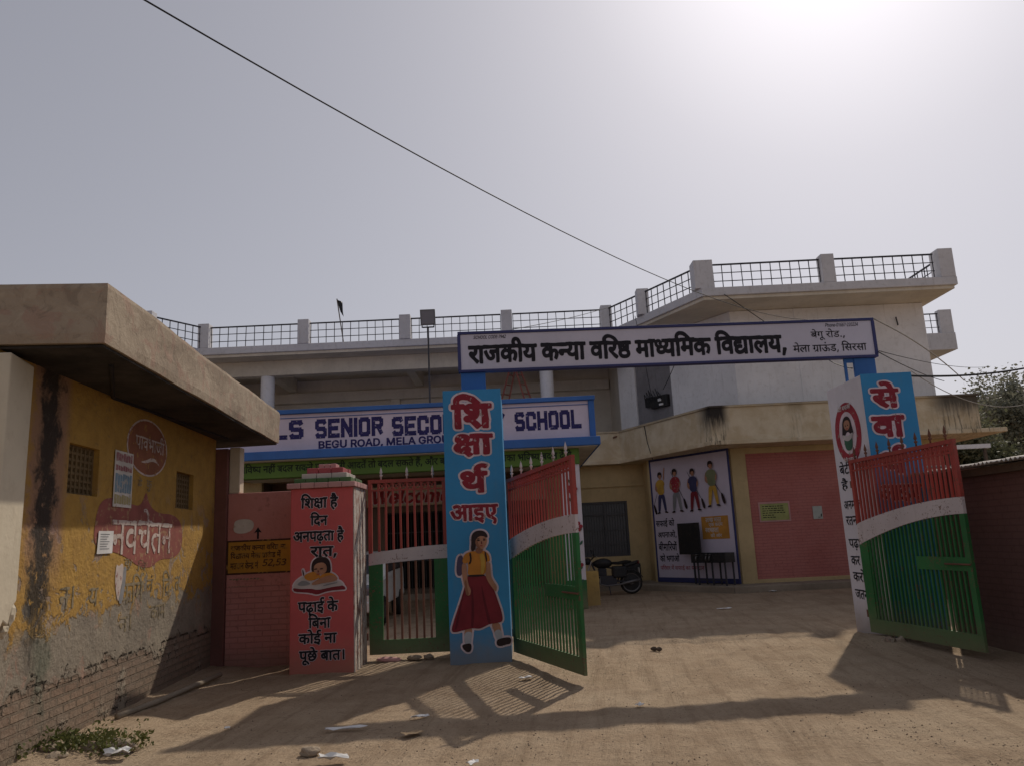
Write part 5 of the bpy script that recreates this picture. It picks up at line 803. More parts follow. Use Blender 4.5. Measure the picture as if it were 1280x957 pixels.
# upper storey walls
dch = Vector((1.7, -2.55)); Lc = dch.length
for T_, a_, b_, dp in ((fr((6.25, 21.25, 0), (1, 0)), 0, 5.47, .012), (fr((11.72, 21.265, 0), (0, 1)), 0, 12.3, .012), (fr((3.53, 25.33, 0), dch), 0, 0.8, .3), (fr((3.53, 25.33, 0), dch), 2.4, 4.903, .012),
                       (fr((-19, 21.25, 0), (1, 0)), 0, 6.11, .012), (fr((-12.89, 21.25, 0), (1.7, 2.55)), 0, 4.9, .012)):
    m = MB(T_); wall_sheet(m, a_, b_, 3.96, 7.6, dep=dp); m.build('upper_wall', M['white'], school)
m = MB(); m.box(8.05, 8.35, 21.235, 21.249, 3.96, 7.6); m.build('wall_strip', M['white'], school)
m = MB(fr((3.53, 25.33, 0), dch)); m.box(0.8, 2.4, -0.2, -0.05, 3.96, 7.6); m.build('bare_panel', M['grey_render'], school)['label'] = 'unpainted grey cement panel'
m = MB(); m.box(-12, 3.6, 27.9, 28.1, 3.96, 7.6); m.box(3.55, 3.75, 25.4, 27.9, 3.96, 7.6); m.box(-10.4, -10.2, 25.4, 27.9, 3.96, 7.6)
m.box(-4.4, -4.1, 27.7, 27.9, 3.96, 7.0); m.box(-12, 3.5, 27.6, 27.9, 6.75, 7.1)
m.build('veranda_wall', M['beige'], school)
m = MB(); m.box(-9.7, 3.5, 24.55, 24.95, 7.12, 7.607); m.box(-8.1, -7.8, 24.96, 27.6, 7.16, 7.606); m.box(0.98, 1.28, 24.96, 27.6, 7.16, 7.606); m.box(-3.5, -3.2, 24.96, 27.6, 7.16, 7.606)
m.build('roof_beam', M['soffit'], school, bevel=0.012)
for cx in (-7.96, 1.13):
    m = MB(); m.lathe([(0.22, 3.96), (0.22, 7.118)], (cx, 24.76, 0), n=24); m.build('veranda_column', M['white'], school, smooth=True, recalc=False)
# balcony slab, parapet band and coping
BO = [(-19, 20.05), (-11.75, 20.05), (-9.85, 24.2), (3.28, 24.22), (5.12, 20.05), (12.1, 20.05), (12.1, 34)]
m = MB(); m.prism(offset_line(BO[:-2] + [(12.6, 20.05), (12.6, 34)], 0.1) + [(-19, 34)], 3.72, 3.83); m.build('balcony_slab', M['band'], school, bevel=0.012)
m = MB(); ribbon(m, BO, -0.16, 0.0, 3.832, 4.69); m.build('balcony_parapet', M['band'], school)
m = MB(); ribbon(m, BO, -0.2, 0.045, 4.692, 4.75); m.build('coping', M['band'], school, bevel=0.012)
m = MB(); m.prism(offset_line(BO, -0.17) + [(-19, 33.8)], 3.835, 3.95); m.build('balcony_floor', M['soffit'], school)
m = MB(); m.tube([(2.3, 24.2, 4.34), (2.3, 23.7, 4.33)], 0.035); m.build('drain_spout', M['rust'], school)
m = MB(); m.tube([(3.1, 24.2, 4.55), (3.15, 23.9, 4.54)], 0.03); m.build('drain_spout', M['rust'], school)
m = MB(); m.tube([(3.86, 22.86, 4.68), (3.9, 22.8, 4.2), (4.0, 22.6, 3.6)], 0.012); m.build('crack_cable', M['cable'], school)
# ground floor
m = MB(); m.T = fr((6.2, 21.12, 0), (1, 0)); wall_sheet(m, 0, 5.4, 0.25, 3.56, dep=.01); m.build('pink_brick_wall', M['pink_school'], school)
m = MB(fr((11.6, 21.135, 0), (0, 1))); wall_sheet(m, 0, 12, 0.25, 3.56, dep=.01); m.build('pink_brick_wall', M['pink_school'], school)
m = MB(); m.box(5.80, 6.2, 21.0, 21.5, 0, 3.718); m.box(6.202, 11.66, 21.05, 21.25, 0, 0.25); m.box(6.202, 11.66, 21.06, 21.25, 3.56, 3.718); m.box(11.5, 11.66, 21.3, 33, 3.56, 3.718)
m.build('pilaster', M['cream'], school, bevel=0.01)
m = MB(); m.T = fr((4.0, 23.55, 0), (1.8, -2.55)); wall_sheet(m, -0.05, 3.13, 0, 3.718, dep=.01); m.build('ground_floor_wall', M['cream'], school)
WH = (1.97, 3.42, 0.92, 2.6)
m = MB(FX(24.6)); wall_sheet(m, 0.9, 4.05, 0, 3.718, [WH]); m.build('ground_floor_wall', M['cream'], school)
m = MB(FX(24.6)); m.box(0.9, 4.03, 0.003, 0.05, 3.05, 3.13); m.build('string_course', M['cream'], school)
m = MB(); m.box(-19, -8.05, 24.6, 24.8, 0, 3.718); m.build('ground_floor_wall', M['cream'], school)
m = MB(); m.box(4.0, 4.2, 23.62, 24.59, 0, 3.718); m.build('ground_floor_wall', M['cream'], school)
win = MB(FX(24.6)); u0, u1, w0, w1 = WH
for a, b, c, d in ((u0, u0 + .06, w0, w1), (u1 - .06, u1, w0, w1), (u0 + .06, u1 - .06, w1 - .06, w1), (u0 + .06, u1 - .06, w0, w0 + .06), ((u0 + u1) / 2 - .03, (u0 + u1) / 2 + .03, w0 + .06, w1 - .06)):
    win.box(a, b, -0.06, -0.01, c, d)
win.box(u0 + .06, (u0 + u1) / 2 - .03, -0.055, -0.015, 2.17, 2.21); win.box((u0 + u1) / 2 + .03, u1 - .06, -0.055, -0.015, 2.17, 2.21)
wino = win.build('window', M['grill'], school)
win = MB(FX(24.6)); n = 17
for i in range(n): win.bar((u0 + .07 + (u1 - u0 - .14) * i / (n - 1), -0.03, w0 + .05), (u0 + .07 + (u1 - u0 - .14) * i / (n - 1), -0.03, w1 - .05), 0.014)
for q in (1.28, 1.72): win.bar((u0 + .05, -0.025, q), (u1 - .05, -0.025, q), 0.018)
win.build('window_grill', M['grill'], wino)
win = MB(FX(24.6)); win.box(u0, u1, -0.12, -0.09, w0, w1); win.build('pane', M['glass'], wino)
# entrance under the balcony
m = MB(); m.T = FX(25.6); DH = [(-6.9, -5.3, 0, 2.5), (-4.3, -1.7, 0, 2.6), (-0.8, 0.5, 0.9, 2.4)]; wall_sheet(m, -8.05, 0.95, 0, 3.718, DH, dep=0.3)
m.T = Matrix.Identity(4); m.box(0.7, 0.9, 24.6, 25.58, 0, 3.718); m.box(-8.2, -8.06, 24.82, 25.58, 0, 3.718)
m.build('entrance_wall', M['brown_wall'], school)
m = MB(); m.box(-8, 0.9, 27.2, 27.3, 0, 3.7); m.build('hall_shade_sheet', M['dark'], school)  # flat dark sheet behind the doors, painted as the hall's shade
for a, b, c, d in DH:
    m = MB(FX(25.6)); n = int((b - a) / 0.11)
    for i in range(n + 1): m.bar((a + (b - a) * i / n, -0.12, c), (a + (b - a) * i / n, -0.12, d), 0.02)
    for q in (c + .05, c + (d - c) * .4, c + (d - c) * .75, d - .03): m.bar((a, -0.11, q), (b, -0.11, q), 0.04)
    m.build('grill_door', M['grill'], school)
m = MB(); m.box(-8.05, 0.88, 23.6, 23.85, 2.72, 3.3); bm_ = m.build('welcome_beam', M['cream_plaster'], school, bevel=0.01)
words(bm_, FX(23.6), [('Welcome', (-4.35, 2.78, -2.0, 3.2), dict(bold=40, slant=0.25, step=20))], M['ink_red'], omat=M['ink_pink'])
for cx in (-5.2, -1.2):
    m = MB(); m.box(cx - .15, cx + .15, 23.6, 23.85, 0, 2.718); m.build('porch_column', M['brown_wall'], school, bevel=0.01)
m = MB(); PL = [(-8, 23.2), (1.7, 23.3), (3.35, 22.95), (5.35, 20.25), (11.9, 20.3)]
ribbon(m, PL, -3.2, 0.0, -0.1, 0.16); m.build('plinth', paint('broken_concrete_plinth', (0.30, 0.25, 0.19), 0.95, 0.5, (0.17, 0.13, 0.1), 0.6, 16, 0.2), school, bevel=0.03)
# roof terrace posts and railings
PS = [(-18, 20.12), (-15, 20.12), (-11.72, 20.12), (-10.78, 22.3), (-9.72, 23.92), (-6.55, 23.93), (-3.32, 23.93), (-0.08, 23.94), (3.1, 23.95), (4.02, 22.4), (5.3, 20.15), (8.66, 20.12), (11.84, 20.12)]
for i, p in enumerate(PS):
    big = i in (2, 10, 12); hw = (0.2 if i == 12 else 0.26) if big else 0.175
    m = MB(); m.box(p[0] - hw, p[0] + hw, p[1] - 0.165, p[1] + (0.3 if big else 0.18), 7.932, 8.73)
    m.build('parapet_post', M['white_trim'], school, bevel=0.012)
def railing(a, b, ha, hb, z0=7.93, z1=8.62):
    a = Vector((a[0], a[1], 0)); b = Vector((b[0], b[1], 0)); d = (b - a).normalized(); a = a + d * ha; b = b - d * hb; L = (b - a).length
    m = MB(fr((a.x, a.y, 0), d)); n = max(2, round(L / 0.27))
    for i in range(n + 1):
        u = L * i / n if 0 < i < n else (0.02 if i == 0 else L - 0.02)
        e1, e2 = random.uniform(-.012, .012), random.uniform(-.012, .012); m.bar((u + e1, 0, z0), (u + e2, 0, z1), 0.02)
    for q, t in ((z1, 0.04), (z0 + (z1 - z0) * .66, 0.02), (z0 + (z1 - z0) * .32, 0.02)): m.bar((0, 0.012, q), (L, 0.012, q), t)
    m.build('terrace_railing', M['iron'], school)
for i in range(len(PS) - 1):
    h = lambda j: 0.27 if j in (2, 10, 12) else 0.185
    railing(PS[i], PS[i + 1], h(i), h(i + 1))
railing((11.95, 20.4), (11.95, 33.5), 0.2, 0.2)
# side balcony further back
m = MB(); m.box(12.06, 16.1, 27.3, 30, 7.52, 8.15); m.build('side_balcony', M['white_trim'], school, bevel=0.015)
m = MB(); m.box(15.62, 16.08, 27.32, 27.6, 8.152, 9.02); m.build('parapet_post', M['white_trim'], school, bevel=0.012)
railing((12.1, 27.45), (15.72, 27.45), 0.1, 0.1, 8.15, 8.9)
m = MB(); m.box(-19, 11.6, 33.6, 33.8, 0, 7.6); m.box(-19.0, -18.8, 21.3, 33.6, 0, 7.6); m.build('rear_wall', M['white'], school)
m = MB(); m.tube([(10.9, 21.2, 7.2), (10.9, 21.15, 6.95)], 0.02); m.build('wall_hook', M['iron'], school)

# ---------------------------------------------------------------- the entrance portal with the long name board
portal = thing('entrance_portal', 'flat roofed entrance portal with lilac English school name board and green beam', 'portal', (-3, 18, 0))
m = MB(); m.box(-8, 1.95, 17.55, 23.5, 3.60, 3.80); m.build('portal_slab', M['blue_trim'], portal, bevel=0.02)
m = MB(); m.box(-7.9, 1.88, 17.62, 23.4, 3.585, 3.598); m.build('portal_soffit', M['soffit'], portal)
m = MB(); m.box(-8, 1.76, 18.0, 18.2, 3.803, 4.70); board = m.build('name_board', M['panel_white'], portal, bevel=0.008)
m = MB(); m.box(-8.02, 1.92, 17.9, 18.24, 4.702, 4.80); m.box(1.762, 1.90, 17.96, 18.22, 3.803, 4.70); m.box(-8, 1.76, 17.975, 17.998, 4.60, 4.615); m.build('board_frame', M['blue_trim'], portal, bevel=0.01)
mb = MB(FX(18.0))
for wd, r in (('GIRLS', (-6.55, 4.11, -4.93, 4.56)), ('SENIOR', (-4.66, 4.10, -3.06, 4.555)), ('SECONDARY', (-2.86, 4.07, -0.20, 4.53)), ('SCHOOL', (0.02, 4.05, 1.58, 4.50))):
    mb.sheet(block_loops(wd, r), 0.004)
mb.build('lettering', M['ink_navy'], board, recalc=False)
words(board, FX(18.0), [('BEGU ROAD, MELA GROUND, SIRSA', (-4.58, 3.83, -0.25, 4.05), dict(bold=42, wobble=5))], M['ink_navy'])
M['beam_green'] = paint('olive_green_beam', (0.12, 0.22, 0.05), 0.8, 0.3, (0.12, 0.12, 0.06), 0.1, 25, 0.15)
m = MB(); m.box(-8, 1.47, 17.9, 18.2, 3.22, 3.583); gb = m.build('green_beam', M['beam_green'], portal, bevel=0.01)
words(gb, FX(17.9), [("आप अपना भविष्य नहीं बदल सकते पर अपनी आदतें तो बदल सकते हैं, और बदली हुई आदतें आपका भविष्य बदल देंगी", (-7.25, 3.29, 1.30, 3.57), dict(bold=28, step=24, wobble=4))], M['ink_green_black'])
colp = []
for x0, x1 in ((1.02, 1.46), (-7.6, -7.2)):
    m = MB(); m.box(x0, x1, 17.95, 18.3, 0.0, 3.218); c = m.build('portal_column', M['column_white'], portal, bevel=0.01)
    T = FX(17.95); L = []
    for i in range(3):
        zc = 0.95 + i * 0.85; uc = x1 - 0.16 + 0.04 * math.sin(i * 2.1)
        L.append((M['leaf_p'], [(uc - .012, zc - .55), (uc + .012, zc - .55), (uc + .035, zc - .2), (uc + .01, zc), (uc - .012, zc), (uc + .01, zc - .2)]))
        for s_, dz in ((-1, -.3), (1, -.42), (1, -.12), (-1, .12)):
            L.append((M['leaf_p'], [(uc, zc + dz), (uc + s_ * .05, zc + dz + .09), (uc + s_ * .1, zc + dz + .12), (uc + s_ * .09, zc + dz + .03)]))
        for k in range(5):
            t = k * 2 * math.pi / 5; px, pz = uc + .075 * math.cos(t), zc + .075 * math.sin(t)
            L.append((M['ink_red'], [(px + .05 * math.cos(q), pz + .05 * math.sin(q)) for q in (0, 1, 2, 3, 4, 5)]))
        L.append((M['ink_pink'], [(uc + .035 * math.cos(q), zc + .035 * math.sin(q)) for q in (0, 1, 2, 3, 4, 5)]))
    picture(c, T, L, 'painted_vine')
    m = MB(); m.box(x0 - .006, x1 + .006, 17.944, 18.306, 0.0, 0.62); m.build('green_base', M['gate_green'], c)

# ---------------------------------------------------------------- the kiosk on the left
kiosk = thing('roadside_kiosk', 'low yellow kiosk with peeling stained wall under a thick concrete slab', 'kiosk', (-4.3, 9, 0))
KD = (-0.43, 5.57); K = fr((-4.05, 6.0, 0), KD)
VENTS = [(1.16, 1.78, 2.2, 2.67), (3.97, 4.62, 2.18, 2.65)]
m = MB(K); wall_sheet(m, -0.1, 5.58, -0.1, 3.277, VENTS, dep=0.14)
kwall = m.build('wall', M['kiosk'], kiosk)
m = MB(); kp = lambda u, v: tuple((K @ Vector((u, v, 0)))[:2])
m.prism([kp(-0.1, -0.145), kp(5.58, -0.145), (-9, 12.2), (-9, 5.6)], -0.1, 3.274); m.build('rear_body', M['kiosk'], kiosk)
for a, b, c, d in VENTS:
    m = MB(K); n = 7; r = 7
    m.box(a, b, -0.138, -0.13, c, d); vo = m.build('vent', M['dark'], kwall)  # near-black backing sheet paints the shade inside the vent
    m = MB(K)
    for i in range(n + 1): u = a + .012 + (b - a - .024) * i / n; m.box(u - .012, u + .012, -0.10, -0.055, c, d)
    for j in range(r + 1):
        zz = c + .012 + (d - c - .024) * j / r; m.box(a, b, -0.095, -0.06, zz - .012, zz + .012)
    for i in range(n):
        for j in range(r):
            cu = a + (i + .5) * (b - a) / n; cw = c + (j + .5) * (d - c) / r; hu = (b - a) / n * .5; hw = (d - c) / r * .5
            m.bar((cu - hu, -0.078, cw - hw), (cu + hu, -0.078, cw + hw), 0.014); m.bar((cu - hu, -0.0775, cw + hw), (cu + hu, -0.0775, cw - hw), 0.0135)
    m.build('vent_lattice', paint('lattice_clay', (0.17, 0.115, 0.055), 0.9, 0.4, (0.08, 0.055, 0.035), 0.3, 30, 0.2), vo)
SL = [(-3.23, 5.98), (-3.8, 12.45), (-9, 12.95), (-9, 5.35)]
# slab with a slightly uneven cast edge
m = MB(); e = []
for i in range(4):
    a, b = Vector(SL[i]), Vector(SL[(i + 1) % 4]); n = max(2, int((b - a).length / 0.16)); e += [a + (b - a) * k / n for k in range(n)]
N = len(e); vs = []; rows = [3.28, 3.36, 3.46, 3.56, 3.66, 3.74, 3.78]
cen = Vector((-6.2, 9))
for z in rows:
    for p in e:
        q = mnoise.noise(Vector((p.x * 1.3, p.y * 1.3, z * 2.5))) * 0.022 + mnoise.noise(Vector((p.x * 5, p.y * 5, z * 7))) * 0.008
        k = -0.012 if z in (3.28, 3.78) else 0.0
        d = (p - cen).normalized() * (q + k)
        vs.append((p.x + d.x, p.y + d.y, z + (0.016 * mnoise.noise(Vector((p.x * 0.9, p.y * 0.9, 3.3))) if z > 3.7 else 0.006 * mnoise.noise(Vector((p.x, p.y, 8))))))
fs = [(j * N + i, j * N + (i + 1) % N, (j + 1) * N + (i + 1) % N, (j + 1) * N + i) for j in range(len(rows) - 1) for i in range(N)]
fs += [tuple(range(N)), tuple(range((len(rows) - 1) * N, len(rows) * N))]
m.add(vs, fs); slab = m.build('roof_slab', M['concrete'], kiosk)
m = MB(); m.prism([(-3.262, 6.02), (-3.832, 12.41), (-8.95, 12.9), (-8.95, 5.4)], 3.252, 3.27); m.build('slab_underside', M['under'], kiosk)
m = MB(); m.tube([(-3.5, 6.6, 3.25), (-4.2, 8.0, 3.245), (-4.25, 11.4, 3.245)], 0.02); m.build('ceiling_conduit', M['cable'], kiosk)
m = MB(K); m.uprism([(-0.09, 0.98), (0.02, 1.06), (0.09, 1.16), (0.16, 1.12), (0.2, 1.26), (0.26, 1.3), (0.262, 3.18), (-0.09, 3.22)], 0.003, 0.11)
m.build('pilaster', M['cream_plaster'], kiosk, bevel=0.012)['label'] = 'pale plaster pilaster broken off at the bottom'
m = MB(K); m.blob((0.24, 0.06, 1.2), (0.05, 0.05, 0.09), 3, 0.5); m.blob((0.2, 0.05, 1.08), (0.04, 0.04, 0.06), 4, 0.5); m.build('broken_plaster', M['cream_plaster'], kiosk)
M['sign_maroon'] = flatpaint('faded_maroon_sign', (0.27, 0.085, 0.07), 0.22, under=(0.36, 0.22, 0.12)); M['sign_brown'] = flatpaint('faded_brown_sign', (0.26, 0.10, 0.055), 0.12, under=(.4, .24, .06))
NAV = [(1.75, 1.9), (1.8, 2.1), (1.95, 2.2), (2.3, 2.22), (2.7, 2.15), (2.88, 2.17), (2.98, 2.31), (3.02, 2.31), (3.12, 2.17), (3.4, 2.09), (3.9, 2.1), (4.2, 2.0), (4.26, 1.8), (4.2, 1.62), (3.9, 1.55), (3.5, 1.56), (3.25, 1.46), (2.9, 1.48), (2.6, 1.58), (2.3, 1.65), (1.9, 1.68), (1.76, 1.75)]
picture(kwall, K, [(M['sign_maroon'], NAV)], 'painted_sign_ground', v=0.002)
words(kwall, K, [('नवचेतन', (2.14, 1.62, 3.86, 2.13), dict(bold=6, wobble=9))], M['ink_chalk'], v=0.009)
ell = lambda cu, cw, a, b, n=28: [(cu + a * math.cos(2 * math.pi * k / n), cw + b * math.sin(2 * math.pi * k / n)) for k in range(n)]
picture(kwall, K, [(M['ink_chalk'], ell(3.0, 2.83, .6, .33)), (M['sign_brown'], ell(3.0, 2.83, .57, .31)), (M['ink_chalk'], [(2.75, 2.65), (2.95, 2.68), (3.1, 2.73), (3.25, 2.72), (3.38, 2.64), (3.28, 2.68), (3.12, 2.69), (2.95, 2.645)])], 'painted_round_sign', v=0.002)
words(kwall, K, [('पावभाजी', (2.62, 2.79, 3.48, 3.0), dict(bold=4, wobble=8))], M['ink_chalk'], v=0.011)
fa = dict(bold=8, wobble=12)
words(kwall, K, [('डे', (2.74, 2.38, 2.88, 2.48), fa), ('कु', (3.0, 2.33, 3.16, 2.46), fa), ('न।', (1.15, 1.16, 1.42, 1.36), fa), ('य', (1.72, 1.14, 1.92, 1.32), fa), ('कर्मि', (2.45, 1.10, 3.05, 1.42), fa), ('नं', (3.15, 1.2, 3.33, 1.38), fa),
                ('वि', (3.62, 1.1, 3.9, 1.42), fa), ('त', (4.05, 1.15, 4.22, 1.33), fa), ('काम', (3.3, 0.86, 3.75, 1.03), fa), ('न।', (2.45, 0.82, 2.75, 0.98), fa), ('कु', (2.5, 1.46, 2.7, 1.58), fa), ('वि', (2.85, 1.44, 3.1, 1.56), fa)], M['ink_faint'], v=0.004, name='faded_lettering')
picture(kwall, K, [(M['ink_chalk'], [(2.34, 1.2), (2.4, 1.13), (2.44, 1.3), (2.5, 1.42), (2.46, 1.55), (2.36, 1.5), (2.3, 1.54), (2.28, 1.36)]), (M['grey_p'], [(2.38, 1.14), (2.48, 1.1), (2.54, 1.3), (2.56, 1.5), (2.48, 1.5), (2.46, 1.3)])], 'torn_paper', v=.003)
m = MB(); m.box(-5.05, -4.75, 7.9, 8.25, 3.775, 3.87); m.build('brick_lump', M['concrete'], slab)

# ---------------------------------------------------------------- boundary wall between the kiosk and the gate
bwall = thing('boundary_wall', 'pink painted brick boundary wall between the kiosk and red pillar', 'wall', (-3.8, 11.7, 0))
m = MB(); m.box(-4.3, -3.05, 11.62, 11.85, -0.1, 2.45); m.build('brick_wall', M['pink_wall'], bwall, bevel=0.012)
m = MB(); m.box(-4.5, -4.303, 11.57, 11.85, -0.1, 3.12); m.build('corner_pier', paint('dull_red_pier', (0.20, 0.09, 0.075), 0.9, 0.4, (0.1, 0.06, 0.05), 0.3, 25, 0.2), bwall, bevel=0.01)
m = MB(); m.box(-4.30, -4.14, 11.64, 11.82, 2.452, 3.14); m.build('stub_post', M['cream_plaster'], bwall, bevel=0.012)['label'] = 'short cream stub post'
m = MB(FX(11.62)); m.mi = 0; m.box(-4.298, -3.08, 0.003, 0.006, 1.27, 1.76); m.mi = 1; m.box(-4.275, -3.09, 0.0075, 0.009, 1.295, 1.735)
pn = m.build('painted_notice', [M['ink_brown'], M['notice_yellow']], bwall); pn['label'] = 'yellow painted polling station notice'
words(pn, FX(11.62), [('राजकीय कन्या वरिष्ठ मा.', (-4.24, 1.61, -3.41, 1.71), dict(bold=24, step=22)), ('विद्यालय मेला ग्राऊंड में', (-4.24, 1.495, -3.5, 1.6), dict(bold=24, step=22)),
                      ('मतदान केन्द्र नं', (-4.24, 1.34, -3.83, 1.47), dict(bold=20, step=22)), ('52,53', (-3.77, 1.36, -3.42, 1.475), dict(bold=14, slant=0.2))], M['ink_brown'], v=0.013)
picture(bwall, FX(11.62), [(M['paper'], [(-4.2, 1.87), (-4.05, 1.85), (-3.92, 1.9), (-3.9, 2.02), (-4.0, 2.07), (-4.18, 2.06), (-4.21, 1.97)])], 'paper_remnant')
m = MB(FX(11.62)); m.sheet([[(-3.86, 1.77), (-3.83, 1.77), (-3.83, 1.87), (-3.79, 1.86), (-3.845, 1.94), (-3.9, 1.86), (-3.86, 1.87)]], 0.004); m.build('painted_arrow', M['ink_black'], bwall)
m = MB(FX(11.62))
for i in range(9): m.sheet([[(-4.25 + .05 * i, 1.2 - .01 * (i % 3)), (-4.21 + .05 * i, 1.2), (-4.22 + .05 * i, 1.215), (-4.25 + .05 * i, 1.21)]], 0.004); m.sheet([[(-4.27 + .04 * i, 1.1), (-4.24 + .04 * i, 1.095), (-4.24 + .04 * i, 1.11)]], 0.004)
m.build('scribbles', M['ink_faint'], bwall)

# ---------------------------------------------------------------- dark shed on the right, hut and house beyond it
shed = thing('brick_shed', 'dark brick shed with corrugated tin roof beside the right gate leaf', 'shed', (6.4, 8, 0))
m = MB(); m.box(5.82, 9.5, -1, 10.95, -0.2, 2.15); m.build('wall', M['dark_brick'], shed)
m = MB(); n = 300; vs = []; 
for i in range(n + 1):
    y = -1.2 + (11.05 + 1.2) * i / n; z = 0.022 * math.sin(y * 2 * math.pi / 0.076)
    for x, zz in ((5.5, 2.215), (9.8, 2.6)): vs += [(x, y, zz + z), (x, y, zz + z - 0.004)]
fs = []
for i in range(n):
    a = i * 4; b = a + 4; fs += [(a, a + 2, b + 2, b), (a + 1, b + 1, b + 3, a + 3), (a, b, b + 1, a + 1), (a + 2, a + 3, b + 3, b + 2)]
fs += [(0, 1, 3, 2), (n * 4, n * 4 + 2, n * 4 + 3, n * 4 + 1)]
m.add(vs, fs); m.build('corrugated_roof', M['roof_sheet'], shed, smooth=True, recalc=False)
m = MB(); m.box(5.72, 5.80, -1, 10.95, 2.1, 2.19); m.build('eaves_batten', M['trunk'], shed)
hut = thing('tin_hut', 'low hut with a white fascia board seen over the shed roof', 'hut', (10.5, 16, 0))
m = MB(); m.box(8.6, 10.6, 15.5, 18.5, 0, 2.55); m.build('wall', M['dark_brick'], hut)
m = MB(); m.box(8.4, 9.35, 15.3, 15.4, 2.92, 3.0); m.build('fascia_board', M['white'], hut)
m = MB(); m.add([(8.4, 15.3, 2.56), (10.7, 15.3, 2.66), (10.7, 18.8, 2.8), (8.4, 18.8, 2.85), (8.4, 15.3, 2.6), (10.7, 15.3, 2.7), (10.7, 18.8, 2.84), (8.4, 18.8, 2.89)], [(0, 1, 2, 3), (4, 5, 6, 7), (0, 1, 5, 4), (1, 2, 6, 5), (2, 3, 7, 6), (3, 0, 4, 7)]); m.build('roof', M['roof_sheet'], hut)
for x in (8.5, 9.25): m = MB(); m.bar((x, 15.35, 2.55), (x, 15.35, 2.91), 0.05); m.build('board_post', M['trunk'], hut)
house = thing('distant_house', 'plain grey house far off behind the trees', 'house', (31, 45, 0))
m = MB(); m.box(29.4, 38, 45, 52, 0, 8.6); m.build('wall', M['grey_render'], house); m = MB(); m.box(29.2, 38.2, 44.8, 52.2, 8.6, 8.85); m.build('roof', M['white_trim'], house)
for x in (30.3, 33.5): m = MB(); m.box(x, x + 1.2, 44.95, 44.99, 5.6, 7.0); m.build('window', M['glass'], house)

# ---------------------------------------------------------------- trees
def tree(loc, h, crown, nl, lm, label, seed, lsz=0.14):
    rs = random.Random(seed); t = thing('leafy_tree', label, 'tree', loc, group='trees behind the school')
    m = MB(); tips = []
    def limb(a, d, L, r, lev):
        pts = [Vector(a)]; p = Vector(a); d = Vector(d).normalized()
        for k in range(4):
            d = (d + Vector((rs.uniform(-.25, .25), rs.uniform(-.25, .25), rs.uniform(-.05, .2)))).normalized(); p = p + d * L / 4; pts.append(p.copy())
        m.tube(pts, [r * (1 - .55 * i / 4) for i in range(5)], 6)
        if lev < 3:
            for _ in range(4 if lev else 5):
                q = pts[rs.choice((2, 3, 4))]; limb(q, d + Vector((rs.uniform(-1, 1), rs.uniform(-1, 1), rs.uniform(-.2, .7))), L * rs.uniform(.5, .75), r * .42, lev + 1)
        else: tips.append(pts[-1])
        if lev >= 2: tips.append(pts[2])
    base = Vector(loc); limb(base - Vector((0, 0, .15)), (0, 0, 1), h * 0.42, h * 0.028, 0)
    # fit tips into the crown's reach
    c = Vector((loc[0], loc[1], loc[2] + h - crown[2])); m.build('trunk', M['trunk'], t)
    m = MB(); vs = []; fs = []
    cl = [q for q in tips if ((q.x - c.x) / crown[0]) ** 2 + ((q.y - c.y) / crown[1]) ** 2 + ((q.z - c.z) / crown[2]) ** 2 < 1.15]
    while len(cl) < 150:
        q = Vector((rs.uniform(-1, 1), rs.uniform(-1, 1), rs.uniform(-1, 1)))
        if 0.3 < q.length < 1 and mnoise.noise(q * 2.3 + Vector((seed, 0, 0))) > -0.12: cl.append(c + Vector((q.x * crown[0], q.y * crown[1], q.z * crown[2])))
    for i in range(nl):
        q = rs.choice(cl); sp = 0.34
        p = q + Vector((rs.gauss(0, sp), rs.gauss(0, sp), rs.gauss(0, sp * .75)))
        a = Vector((rs.uniform(-1, 1), rs.uniform(-1, 1), rs.uniform(-.9, .4))).normalized(); b = a.cross(Vector((rs.uniform(-1, 1), rs.uniform(-1, 1), rs.uniform(-1, 1)))).normalized()
        L = lsz * rs.uniform(.7, 1.5); W = L * .32; k = len(vs)
        vs += [p, p + a * L * .5 + b * W, p + a * L, p + a * L * .5 - b * W]; fs.append((k, k + 1, k + 2, k + 3))
    m.add(vs, fs); m.build('crown', lm, t, recalc=False); return t
tree((14.9, 27.0, 0), 7.0, (3.1, 2.0, 2.5), 21000, M['leaf1'], 'dusty green tree just right of the school wall', 3, .125)
tree((20.6, 31.0, 0), 8.3, (3.0, 2.2, 3.0), 15000, M['leaf3'], 'grey green feathery tree at the right picture edge', 11, .125)
tree((15.6, 26.0, 0), 5.4, (2.6, 1.8, 2.3), 15000, M['leaf2'], 'low dark bushy tree below the balcony end', 5, .125)
tree((19.6, 26.6, 0), 5.2, (2.8, 1.8, 2.2), 15000, M['leaf1'], 'low olive tree above the corrugated shed roof', 8, .125)
